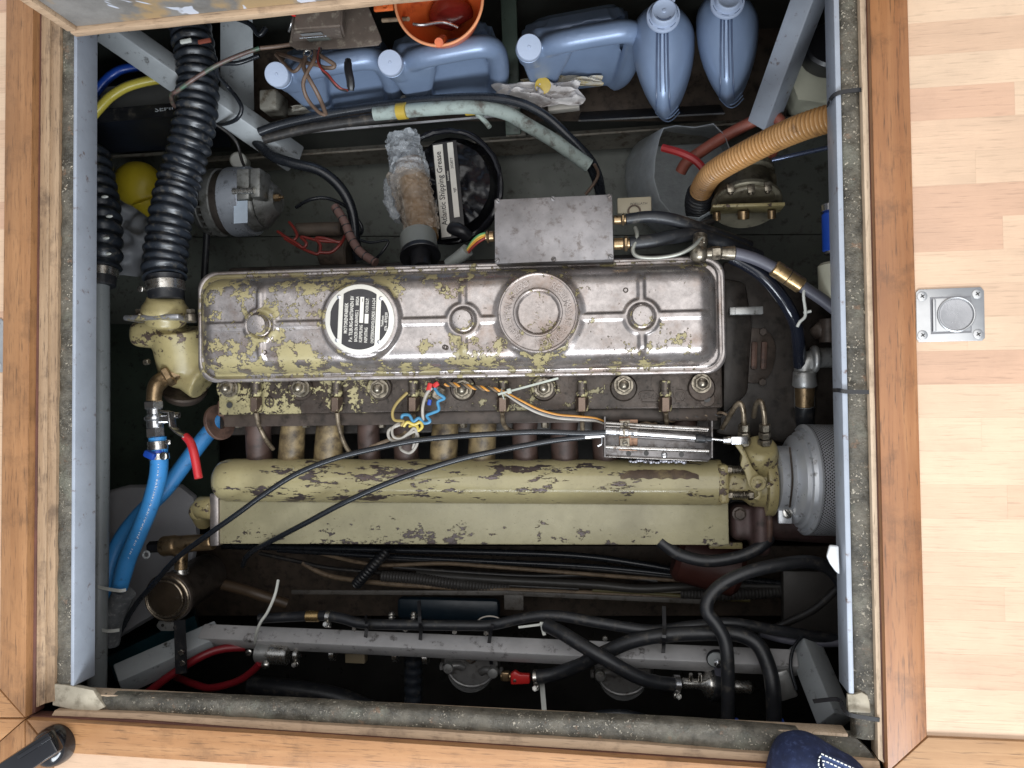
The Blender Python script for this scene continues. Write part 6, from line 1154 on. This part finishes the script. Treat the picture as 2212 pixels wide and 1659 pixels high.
# ------------------------------------------------------------------ wiring under the heat exchanger
ZW = -.62
cbl = [([(480, 1180, ZW), (760, 1186, ZW), (1062, 1193, ZW), (1241, 1200, ZW), (1369, 1216, ZW), (1536, 1244, ZW), (1700, 1262, ZW)], 7, M_cable, 'topmost black cable in the bundle under the heat exchanger'),
 ([(600, 1188, ZW), (850, 1203, ZW), (1062, 1213, ZW), (1300, 1226, ZW), (1536, 1250, ZW), (1720, 1266, ZW)], 6, M_cable, 'second black cable in the bundle under the heat exchanger'),
 ([(646, 1184, ZW), (710, 1200, ZW), (782, 1216, ZW + .01), (838, 1221, ZW + .01), (953, 1217, ZW + .01), (1062, 1224, ZW + .01), (1267, 1240, ZW + .01), (1400, 1250, ZW), (1536, 1258, ZW)], 4.5, M_tan, 'upper tan wire of the bundle, dipping at its left end'),
 ([(654, 1216, ZW), (690, 1236, ZW), (736, 1249, ZW), (838, 1261, ZW + .01), (966, 1269, ZW + .01), (1097, 1275, ZW + .01), (1250, 1280, ZW), (1400, 1288, ZW), (1530, 1298, ZW)], 6, M_tan, 'lower tan cable of the bundle, curving down from the left'),
 ([(900, 1240, ZW), (1062, 1252, ZW + .01), (1180, 1258, ZW + .01), (1292, 1264, ZW + .015), (1382, 1272, ZW + .015), (1470, 1268, ZW + .015), (1560, 1265, ZW), (1700, 1268, ZW)], 9, mat('grey_cable', (.045, .042, .038), .45, 0, .2), 'thick grey cable lying across the bundle'),
 ([(850, 1225, ZW), (1000, 1236, ZW), (1150, 1244, ZW), (1300, 1243, ZW), (1420, 1255, ZW)], 5, M_darkwire, 'dark wire in the middle of the bundle'),
 ([(800, 1206, ZW), (980, 1212, ZW), (1200, 1222, ZW), (1400, 1240, ZW), (1600, 1262, ZW)], 5, M_darkwire, 'dark wire between the two black cables of the bundle'),
 ([(1280, 1275, ZW), (1400, 1282, ZW), (1500, 1290, ZW), (1620, 1296, ZW)], 5, mat('olive_wire', (.12, .10, .035), .5), 'olive wire at the lower right of the bundle'),
 ([(1230, 1262, ZW), (1390, 1276, ZW), (1480, 1276, ZW), (1540, 1270, ZW)], 4, M_greywire, 'thin pale wire crossing the right part of the bundle'),
 ([(560, 1195, ZW), (640, 1212, ZW), (720, 1228, ZW), (900, 1244, ZW), (1060, 1262, ZW), (1250, 1272, ZW)], 5, M_darkwire, 'dark brown wire at the bottom of the bundle')]
for pp, r_, m_, lb in cbl: hose('cable', pp, r_, m_, lb, 'cable', 'cables under the heat exchanger', seg=8)
for pp, lb in (([(824, 1244, ZW + .01), (900, 1250, ZW + .01), (990, 1262, ZW + .01), (1100, 1272, ZW)], 'ribbed grey conduit in the left part of the cable bundle'), ([(1470, 1282, ZW), (1560, 1285, ZW), (1700, 1276, ZW)], 'ribbed grey conduit at the right end of the cable bundle')):
    hose('ribbed_conduit', pp, 12, mat('ribbed_grey', (.05, .046, .043), .5) if 'ribbed_grey' not in bpy.data.materials else bpy.data.materials['ribbed_grey'], lb, 'conduit', 'ribbed conduits', seg=14, step=.0014, rf=ribs(.007, .16, 1.2))
t = thing('bulkhead_rail', W(1100, 1282, -.60), 'thin grey steel rail under the cable bundle', 'rail'); b = B(); b.bar(W(630, 1279, -.60), W(1098, 1281, -.60), .010, .004, (0, 0, 1), .001); b.bar(W(1090, 1281, -.60), W(1530, 1300, -.60), .010, .004, (0, 0, 1), .001); obj('rail', b, mat('rail_dull', (.11, .10, .09), .5, 0, .3, 20, (.04, .03, .02), .4, 50), t); b = B(); b.box(W(1110, 1301, -.598), (px(42, -.6), px(32, -.6), .004), None, .001); obj('tab', b, bpy.data.materials['rail_dull'], t)
b = B(); b.box(W(1750, 1300, -.60), (px(110, -.6), px(130, -.6), .03), None, .003); solo('grey_cabinet', b, mat('brown_grey', (.075, .068, .062), .5, 0, .2, 12), 'dark brown-grey panel at the right end of the cable bundle', 'panel')
b = B(); b.tube([W(835, 1190, -.58), W(815, 1212, -.57), W(790, 1240, -.57), W(770, 1262, -.58)], px(12, -.58), 12, 6, step=.002, rf=ribs(.008, .15, 1)); solo('hose', b, M_rubber, 'short black ribbed hose crossing the cable bundle', 'hose')
b = B(); b.bar(W(860, 1312, -.62), W(1080, 1318, -.62), .05, .03, (0, 0, 1), .012); solo('blue_pipe', b, mat('dark_blue', (.006, .015, .024), .4), 'dark blue pipe lying between the rail and the cross beam', 'pipe')
b = B(); b.cyl(W(1460, 1190, -.50), W(1600, 1230, -.50), px(60, -.5), None, 24, .01); solo('red_brown_tank', b, mat('red_oxide', (.05, .015, .011), .5), 'red-brown tank in the dark under the right end of the heat exchanger', 'tank')
hose('hose', [(1425, 1168, -.36), (1440, 1180, -.36), (1470, 1199, -.36), (1530, 1212, -.36), (1598, 1202, -.36), (1645, 1180, -.36), (1662, 1160, -.37)], 13, M_rubber, 'black hose hanging in a bow under the right end of the heat exchanger', 'hose', seg=14)
# ------------------------------------------------------------------ hoses tied along the cross beam
ha = thing('fuel_hose', W(1000, 1345, -.35), 'black fuel hose running along the top of the cross beam with a brass joint', 'hose', 'black hoses by the cross beam')
tpart('hose', [(560, 1336, -.37), (640, 1332, -.37), (700, 1330, -.36), (740, 1336, -.355), (787, 1347, -.35), (902, 1350, -.35), (1000, 1351, -.35), (1062, 1350, -.35), (1139, 1334, -.345), (1203, 1330, -.34), (1292, 1345, -.335), (1395, 1361, -.33), (1450, 1358, -.33), (1497, 1352, -.33), (1580, 1346, -.33), (1680, 1362, -.34), (1830, 1385, -.36)], 11.5, M_rubber, ha, 14, 8)
b = B(); b.cyl(W(662, 1331, -.36), W(690, 1331, -.36), px(13), None, 18, .001); obj('brass_joint', b, mat('brass_bright', (.50, .34, .15), .25, .9), ha)
clampband(ha, W(711, 1332, -.358), W(740, 1336, -.355) - W(700, 1330, -.36), px(14), px(11), M_zinc, (0, -1, .4))
hose('fuel_hose', [(1180, 1350, -.33), (1215, 1368, -.31), (1241, 1384, -.30), (1305, 1422, -.285), (1369, 1458, -.29), (1415, 1474, -.30), (1458, 1479, -.31)], 15, M_rubber, 'black hose crossing over the other one in front of the beam, ending at a clamp', 'hose', 'black hoses by the cross beam', seg=14)
hose('fuel_hose', [(1160, 1463, -.36), (1200, 1456, -.36), (1241, 1440, -.35), (1305, 1410, -.325), (1369, 1384, -.315), (1446, 1371, -.31), (1548, 1368, -.305), (1600, 1372, -.30), (1638, 1394, -.29), (1660, 1440, -.28), (1670, 1490, -.27), (1672, 1560, -.27)], 15.5, M_rubber, 'black hose from the red tap crossing the beam and bending down at the right', 'hose', 'black hoses by the cross beam', seg=14)
hose('fuel_hose', [(1830, 1300, -.33), (1812, 1250, -.32), (1780, 1222, -.31), (1728, 1214, -.30), (1632, 1231, -.29), (1568, 1257, -.285), (1534, 1288, -.28), (1527, 1320, -.275), (1548, 1350, -.27), (1566, 1385, -.265), (1572, 1440, -.26), (1572, 1560, -.26)], 14, M_rubber, 'black hose looping high at the right and hanging down in front of the beam', 'hose', 'black hoses by the cross beam', seg=14)
hose('fuel_hose', [(1640, 1366, -.36), (1690, 1380, -.36), (1750, 1388, -.355), (1830, 1388, -.35)], 9, M_greyhose, 'thin dark grey hose leaving to the right above the lower right beam', 'hose', 'black hoses by the cross beam')
hose('cable', [(1810, 1270, -.40), (1760, 1315, -.42), (1700, 1345, -.44), (1660, 1362, -.45)], 8, M_darkwire, 'dark cable slanting down left in the lower right corner', 'cable')
hose('cable', [(1735, 1372, -.34), (1714, 1400, -.325), (1708, 1440, -.31), (1720, 1490, -.30)], 3.5, M_cable, 'thin black cable tie hanging in front of the lower right beam', 'cable tie')
for i, (pp, lb) in enumerate((([(790, 1330, -.345), (792, 1352, -.325), (790, 1372, -.365), (788, 1396, -.40)], 'leftmost black strap tying the hose to the cross beam'), ([(905, 1298, -.36), (907, 1340, -.33), (909, 1365, -.345), (906, 1400, -.39)], 'black strap with a long tail on the cross beam, second from left'), ([(1064, 1348, -.33), (1060, 1366, -.335), (1056, 1400, -.37), (1062, 1435, -.39)], 'black strap on the cross beam above the left fuel filter'), ([(1434, 1310, -.33), (1435, 1352, -.305), (1434, 1385, -.29), (1432, 1422, -.37)], 'rightmost black strap tying two hoses to the cross beam'))):
    b = B(); P3 = spline([W(*p) for p in pp], 5)
    for p, q in zip(P3, P3[1:]): b.bar(p, q, .0065, .0018, (0, 0, 1))
    solo('tie_strap', b, M_blackpl, lb, 'cable tie', 'black straps on the cross beam')
hose('cable_tie', [(601, 1253, -.36), (594, 1285, -.345), (578, 1322, -.34), (562, 1346, -.34), (553, 1372, -.355), (551, 1400, -.40)], 3.4, M_white, 'long white cable tie standing up from the left end of the cross beam', 'cable tie')
b = B(); b.bar(W(1120, 1355, -.33), W(1168, 1349, -.33), .004, .0015, (0, 0, 1)); b.bar(W(1170, 1348, -.33), W(1176, 1372, -.33), .006, .0015, (0, 0, 1)); b.box(W(1170, 1347, -.328), (.007, .006, .005), None, .001); solo('cable_tie', b, M_white, 'small white cable tie lying on the hose, middle of the cross beam', 'cable tie')
for (u, v), lb in (((1058, 1334), 'thin bright wire arc behind the hose, left of the small white tie'), ((1354, 1348), 'thin bright wire arc behind the hose, right of the small white tie')):
    pts = [W(u + 27 * math.cos(a), v + 12 - 15 * math.sin(a), -.36) for a in [math.pi * k / 12 for k in range(13)]]; b = B(); b.tube(pts, px(1.7), 6, 1); solo('wire', b, M_greywire, lb, 'wire', 'bright wire arcs')
for u, v, lb in ((846, 1330, 'left small threaded stud cluster behind the hose'), (894, 1330, 'right small threaded stud cluster behind the hose')):
    t = thing('threaded_stud', W(u, v, -.36), lb, 'stud', 'studs behind the hose'); b = B(); b.cyl(W(u, v - 8, -.36), W(u - 1, v + 8, -.36), px(5)); obj('stud', b, M_zinc, t)
    for s in (-4, 2):
        b = B(); b.hexn(W(u, v + s, -.36), W(u, v + s + 3, -.36), px(9)); obj('nut', b, M_zinc, t)
# fuel filters and fittings under the beam
def filt(cu, cv, lab, k=1.0):
    t = thing('fuel_filter', W(cu, cv, -.45), lab, 'fuel filter', 'fuel filters under the cross beam'); M_f = bpy.data.materials.get('filter_cast') or mat('filter_cast', (.20, .195, .19), .4, .5, .2, 30, (.06, .05, .04), .3, 50)
    def Q(x, y, z=-.42): return W(cu + x * k, cv + y * k, z)
    b = B(); pts = [(-62, -42), (62, -42), (64, -10), (58, 10), (40, 26), (15, 36), (-12, 36), (-34, 26), (-56, 6), (-64, -12)]; b.loft([[Q(x, y, -.50) for x, y in pts], [Q(x, y, -.435) for x, y in pts], [Q(x * .9, y * .9, -.42) for x, y in pts]]); obj('filter_head', b, M_f, t)
    b = B(); b.tube([Q(-52, 0, -.415), Q(-34, 24, -.415), Q(-5, 36, -.415), Q(30, 30, -.415), Q(54, 6, -.415)], px(4), 8, 6); obj('filter_rim', b, M_f, t)
    for x, y in ((-46, -6), (50, 4)):
        b = B(); b.lathe(Q(x, y, -.415), (0, 0, 1), [(px(13), 0), (px(13), .010), (px(11), .013), (px(3), .014)], 22); obj('banjo_bolt', b, M_alu, t); b = B(); b.tube([Q(x, y, -.41), Q(x + (18 if x < 0 else -18), y - 3, -.415), Q(x + (30 if x < 0 else -28), y + 2, -.42)], px(9), 10, 4); b.hexn(Q(x - 20 * (1 if x < 0 else -1), y, -.41), Q(x - 13 * (1 if x < 0 else -1), y, -.41), px(10)); obj('banjo_union', b, M_f, t)
    b = B(); q = Q(0, -24, -.415); b.lathe(q, (0, 0, 1), [(px(13), -.002), (px(13), .001), (px(9), .002)], 18); b.hexn(q, q + Vector((0, 0, .009)), px(8.5)); obj('centre_bolt', b, M_zinc, t)
    b = B(); q = Q(-10, -40, -.415); b.hexn(q, q + Vector((0, 0, .008)), px(9)); obj('vent_screw', b, M_zinc, t)
    b = B(); b.cyl(Q(0, -5, -.5), Q(0, -8, -.62), px(52, -.5), px(50, -.55), 30); obj('bowl', b, M_bilge, t)
filt(1017, 1446, 'left fuel filter with two round banjo bolts under the cross beam'); filt(1345, 1462, 'right fuel filter under the crossing black hoses', 1.05)
rv = thing('fuel_tap', W(1120, 1464, -.38), 'small brass fuel tap with a red handle between the two fuel filters', 'tap'); b = B(); b.cyl(W(1082, 1460, -.39), W(1105, 1462, -.39), px(10), None, 16, .001); b.box(W(1092, 1460, -.385), (px(18), px(20), .014), None, .002); obj('tap_body', b, M_brass, rv)
b = B(); b.prism([W(u, v, -.37) for u, v in ((1102, 1456), (1112, 1450), (1122, 1457), (1144, 1458), (1145, 1478), (1103, 1480))], -.384, -.370, None, .003); obj('handle', b, M_red, rv); slot_screw(rv, W(1112, 1470, -.370), px(4), M_zinc, .3)
clampband(rv, W(1158, 1464, -.365), Vector((1, .1, 0)), px(17), px(11), M_zinc, (0, -1, .3))
b = B(); b.bar(W(1171, 1478, -.38), W(1177, 1550, -.33), .009, .002, (0, 0, 1)); solo('white_strip', b, M_white, 'white plastic strip hanging below the red fuel tap', 'strip')
fp = thing('fuel_pump', W(1545, 1470, -.36), 'inline fuel pump with a round rubber mount bolted to the cross beam', 'pump')
pa, pb = W(1472, 1475, -.33), W(1625, 1485, -.36); pd = pb - pa
b = B(); b.lathe(pa, pd, [(px(r_), pd.length * s) for r_, s in ((9, 0), (11, .01), (11, .26), (17, .30), (26, .34), (28, .36), (28, .44), (22, .46), (14, .6), (13, .74), (14, .76), (14, .96), (9, 1))], 28); obj('pump_body', b, M_zinc, fp)
b = B(); b.lathe(pa + pd * .40, pd, [(px(33), 0), (px(34), .002), (px(34), .014), (px(33), .016)], 32); obj('rubber_ring', b, M_rubber, fp)
b = B(); b.lathe(W(1548, 1424, -.32), (.05, -.3, 1), [(px(21), -.004), (px(21), .0), (px(14), .001)], 26); obj('mount_washer', b, M_rubber, fp)
b = B(); b.lathe(W(1546, 1424, -.318), (.05, -.3, 1), [(px(17), 0), (px(17), .002), (px(8), .0025)], 26); obj('washer', b, M_milk, fp); b = B(); q = W(1550, 1428, -.315); b.hexn(q, q + Vector((0, -.003, .008)), px(9)); b.cyl(q, q + Vector((0, -.005, .013)), px(5)); obj('mount_nut', b, M_steel, fp)
b = B(); b.bar(W(1552, 1440, -.325), W(1556, 1510, -.34), .014, .004, (0, 0, 1), .001); obj('mount_bracket', b, M_greyhose, fp)
clampband(fp, W(1461, 1478, -.312), pd, px(18), px(12), M_steel, (0, -1, .3))
for u in (1492, 1512):
    b = B(); b.cyl(W(u, 1470, -.33), W(u, 1456, -.325), px(4)); obj('pump_terminal', b, M_zinc, fp)
b = B(); b.box(W(1690, 1475, -.33), (px(40), px(60), .03), Matrix.Rotation(.35, 3, 'Z'), .004); solo('pipe_bracket', b, M_alu, 'grey cast bracket beside the lower right beam', 'bracket')
fh = thing('hose_joint', W(590, 1412, -.38), 'silver cylinder joint with worm clamps below the left end of the cross beam', 'hose joint'); b = B(); b.cyl(W(555, 1410, -.38), W(588, 1412, -.38), px(23), None, 26, .002); obj('sleeve', b, M_alu, fh); b = B(); b.cyl(W(585, 1412, -.38), W(624, 1414, -.38), px(25), px(24), 28, .002); obj('bright_sleeve', b, M_zinc, fh); clampband(fh, W(642, 1415, -.385), (1, 0, 0), px(16), px(11), M_zinc, (0, -1, .2)); b = B(); b.ball(W(573, 1437, -.365), px(11), 12, (1, .8, .6)); obj('lug', b, M_zinc, fh); slot_screw(fh, W(537, 1410, -.37), px(8), M_zinc, .5)
for u, v in ((720, 1412), (855, 1415), (920, 1420)):
    t = thing('hose_clamp', W(u, v, -.42), ['worm clamp hanging left under the cross beam', 'worm clamp in the middle under the cross beam', 'worm clamp left of the fuel filters'][(720, 855, 920).index(u)], 'clamp', 'worm clamps under the beam'); b = B(); b.cyl(W(u - 5, v, -.42), W(u + 5, v, -.42), px(15, -.42), None, 20); obj('band', b, M_zinc, t); b = B(); b.hexn(W(u, v - 3, -.40), W(u, v - 14, -.40), px(6)); obj('clamp_screw', b, M_zinc, t)
b = B(); b.box(W(770, 1412, -.43), (px(50), px(40), .02), None, .002); b.box(W(815, 1406, -.42), (px(34), px(13), .01), None, .001); solo('terminal_block', b, mat('buff', (.20, .16, .10), .5), 'buff terminal block under the cross beam', 'terminal block')
b = B(); b.tube([W(895, 1400, -.46), W(893, 1450, -.47), W(892, 1560, -.48)], px(20, -.46), 18, 6, step=.002, rf=ribs(.02, .12, 2)); solo('hose', b, M_rubberhi, 'black ribbed hose hanging left of the fuel filters', 'hose')
hose('hose', [(540, 1480, -.5), (640, 1490, -.5), (740, 1510, -.5), (860, 1560, -.5)], 22, M_rubber, 'broad dark hose lying at the bottom edge, left', 'hose')
hose('hose', [(1230, 1556, -.42), (1290, 1544, -.42), (1350, 1542, -.42), (1420, 1560, -.42)], 9, M_rubberhi, 'black hose arching just above the bottom coaming', 'hose')
for u, lb in ((1578, 'blue hose clamp end on the looping black hose, bottom right'), (1675, 'blue hose clamp end on the rightmost black hose, bottom right')):
    b = B(); b.box(W(u + 6, 1560, -.27), (px(22), px(16), .012), None, .003); solo('clamp_thumb', b, M_bluepl, lb, 'hose clamp', 'blue clamp ends')
hose('cable', [(300, 1510, -.33), (340, 1480, -.335), (371, 1457, -.34), (435, 1418, -.36), (480, 1402, -.38), (530, 1398, -.40)], 9.5, M_redcable, 'upper red cable leaving the lower left corner', 'cable', 'red battery cables')
hose('cable', [(380, 1462, -.42), (420, 1478, -.41), (456, 1486, -.40), (512, 1472, -.39), (545, 1450, -.38), (562, 1432, -.37)], 8.5, M_redcable, 'lower red cable bending up to the silver joint', 'cable', 'red battery cables')
b = B(); b.prism([W(u, v, -.03) for u, v in ((1794, 1178), (1812, 1180), (1816, 1240), (1808, 1232), (1796, 1214), (1790, 1200))], -.036, -.03, None, .002); b.jitter(.004, 40); solo('plastic_scrap', b, mat('white_scrap', (.62, .63, .64), .4), 'torn white plastic scrap on the edge of the right coaming', 'scrap')
for pp, lb in (([(1787, 228, -.045), (1796, 212, -.02), (1808, 202, -.012), (1830, 197, -.010), (1858, 194, -.010), (1866, 197, -.014)], 'black cable tie over the gasket above the amber conduit'), ([(1800, 843, -.03), (1812, 843, -.014), (1830, 846, -.010), (1880, 847, -.010), (1888, 850, -.012)], 'black cable tie over the right gasket beside the pipe elbow'), ([(1757, 1515, -.05), (1810, 1511, -.03), (1822, 1530, -.016), (1834, 1543, -.008), (1862, 1549, -.006), (1900, 1555, -.006)], 'black cable tie over the corner pad, lower right')):
    b = B(); P3 = spline([W(*p) for p in pp], 5)
    for p, q in zip(P3, P3[1:]): b.bar(p, q, .0055, .0015, (0, 0, 1))
    solo('cable_tie', b, M_blackpl, lb, 'cable tie', 'black cable ties on the coaming')
# ------------------------------------------------------------------ on the cabin floor
def ringpull(du, dv, lab):
    t = thing('ring_pull', W(2053 + du, 679 + dv, 0), lab, 'ring pull', 'flush ring pulls in the floor'); Q = lambda u, v, z=.002: W(u + du, v + dv, z)
    M_st = bpy.data.materials.get('satin_stainless') or mat('satin_stainless', (.46, .46, .46), .34, .8, .08, 20, None, 0, 25, .06, 500)
    pl = [(1985, 625), (2119, 620), (2126, 628), (2128, 730), (2122, 736), (1986, 739), (1980, 733), (1979, 631)]
    b = B(); b.prism([Q(u, v) for u, v in reversed(pl)], .0002, .002, None, .0006); obj('plate', b, M_st, t)
    b = B(); b.prism([Q(u, v, .0022) for u, v in reversed(((2009, 642), (2098, 639), (2099, 719), (2011, 722)))], .0021, .0024); obj('recess', b, mat('recess_dark', (.20, .20, .21), .35, .8) if 'recess_dark' not in bpy.data.materials else bpy.data.materials['recess_dark'], t)
    b = B(); b.prism([Q(u, v, .003) for u, v in reversed(((2014, 645), (2096, 642), (2097, 714), (2015, 717)))], .0024, .0034, None, .0005); b.bar(Q(2018, 646, .0042), Q(2019, 716, .0042), .004, .002, (0, 0, 1), .0008); obj('ring_flap', b, M_st, t)
    b = B(); c = Q(2066, 679, .0036); r_ = px(34, 0); b.lathe(c, (0, 0, 1), [(r_ * 1.08, -.0004), (r_ * 1.05, .0012), (r_, .0018), (r_ * .95, .0014), (r_ * .92, .0)], 48, False, False); obj('finger_ring', b, M_st, t)
    b = B(); b.lathe(c - Vector((0, 0, .0002)), (0, 0, 1), [(r_ * .93, 0), (r_ * .90, .0003), (r_ * .86, .0002), (.001, .0004)], 48); obj('finger_dish', b, mat('dish_steel', (.30, .30, .31), .28, .85) if 'dish_steel' not in bpy.data.materials else bpy.data.materials['dish_steel'], t)
    b = B(); put_text(b, 'INOX', Matrix.Translation(Q(2058, 694, .0031)) @ Matrix.Rotation(1.2, 4, 'Z'), .005, None, 0); obj('stamp', b, M_st, t)
    for u, v in ((1992, 640), (2111, 635), (1993, 724), (2113, 722)):
        b = B(); q = Q(u, v, .0021); b.lathe(q, (0, 0, 1), [(px(10, 0), 0), (px(9.5, 0), .0006), (px(7, 0), .0012), (px(2, 0), .0012)], 20); obj('screw', b, M_st, t); b = B(); b.box(q + Vector((0, 0, .0013)), (px(9, 0), px(2, 0), .0004), Matrix.Rotation(.6, 3, 'Z')); b.box(q + Vector((0, 0, .0013)), (px(2, 0), px(9, 0), .0004), Matrix.Rotation(.6, 3, 'Z')); obj('screw_cross', b, M_bilge, t)
ringpull(0, 0, 'satin steel flush ring pull in the beech floor, right'); ringpull(-2117, 68, 'steel flush ring pull cut off by the left edge of the picture')
kn = thing('suction_handle', W(110, 1615, 0), 'glossy black suction lifter with a lever, on the oak edging at the lower left', 'suction lifter')
M_gl = mat('gloss_black_knob', (.010, .010, .012), .16, 0, .1, 10, None, 0, 25, 0, 100, .6)
kc = W(111, 1614, .02); b = B(); kr = px(47, .04); b.lathe(kc - Vector((0, 0, .014)), (0, 0, 1), [(kr * 1.0, 0), (kr * 1.02, .004), (kr, .014), (kr * .92, .022), (kr * .75, .028), (kr * .4, .031), (.001, .032)], 48); obj('pad', b, M_gl, kn, 60)
b = B(); b.bar(W(122, 1598, .05), W(10, 1672, .055), .034, .016, (0, 0, 1), .005); b.bar(W(112, 1590, .058), W(40, 1636, .062), .006, .006, (0, 0, 1), .002); obj('lever', b, M_gl, kn)
sh = thing('shoe', W(1760, 1660, .01), 'navy blue cloth shoe toe with white stitching at the bottom edge', 'shoe')
so = [(1660, 1712), (1668, 1668), (1680, 1634), (1694, 1615), (1717, 1605), (1746, 1604), (1774, 1613), (1803, 1631), (1836, 1650), (1874, 1674), (1904, 1730), (1895, 1810), (1655, 1810)]
sc_ = (1765, 1720); b = B(); prof = [(.004, .97), (.016, 1.0), (.034, .97), (.048, .88), (.058, .72), (.064, .5), (.066, .2)]
b.loft([[W(sc_[0] + (u - sc_[0]) * k, sc_[1] + (v - sc_[1]) * k, z) - (W(sc_[0], sc_[1], z) - W(sc_[0], sc_[1], .03)) * Vector((1, 1, 0)).x if False else Vector((*(W(sc_[0], sc_[1], .045) + (W(u, v, .045) - W(sc_[0], sc_[1], .045)) * k).xy, z)) for u, v in spline([Vector((u, v, 0)) for u, v in so + so[:1]], 4)[:-1] for u, v in [(u, v)]] if False else [Vector((*(W(sc_[0], sc_[1], .045) + (W(p.x, p.y, .045) - W(sc_[0], sc_[1], .045)) * k).xy, z)) for p in spline([Vector((u, v, 0)) for u, v in so + so[:1]], 4)[:-1]] for z, k in prof])
M_denim = mat('navy_cloth', (.014, .024, .075), .85, 0, .35, 60, (.05, .07, .16), .3, 120, .5, 700); obj('upper', b, M_denim, sh, 80)
stp = [(1774, 1668), (1770, 1656), (1768, 1646), (1774, 1630), (1782, 1632), (1800, 1640), (1822, 1650), (1846, 1661), (1866, 1672)]; b = B(); S3 = resample(spline([W(u, v, .067) for u, v in stp], 8), .0048)
for p, q in zip(S3[:-1], S3[1:]):
    d = (q - p) * .33; b.bar(p - d, p + d, .0014, .001, (0, 0, 1))
st2 = resample(spline([W(u, v, .067) for u, v in ((1786, 1668), (1780, 1656), (1779, 1644), (1800, 1652), (1830, 1666))], 8), .0048)
for p, q in zip(st2[:-1], st2[1:]):
    d = (q - p) * .33; b.bar(p - d, p + d, .0014, .001, (0, 0, 1))
so_ = obj('stitching', b, M_white, sh); so_['kind'] = 'stuff'
b = B(); b.prism([W(u, v, .062) for u, v in reversed(((1778, 1664), (1772, 1628), (1815, 1642), (1860, 1668)))], .056, .0655, None, .001); obj('toe_panel', b, mat('navy_panel', (.03, .05, .13), .85, 0, .2, 60, None, 0, 25, .5, 700), sh)
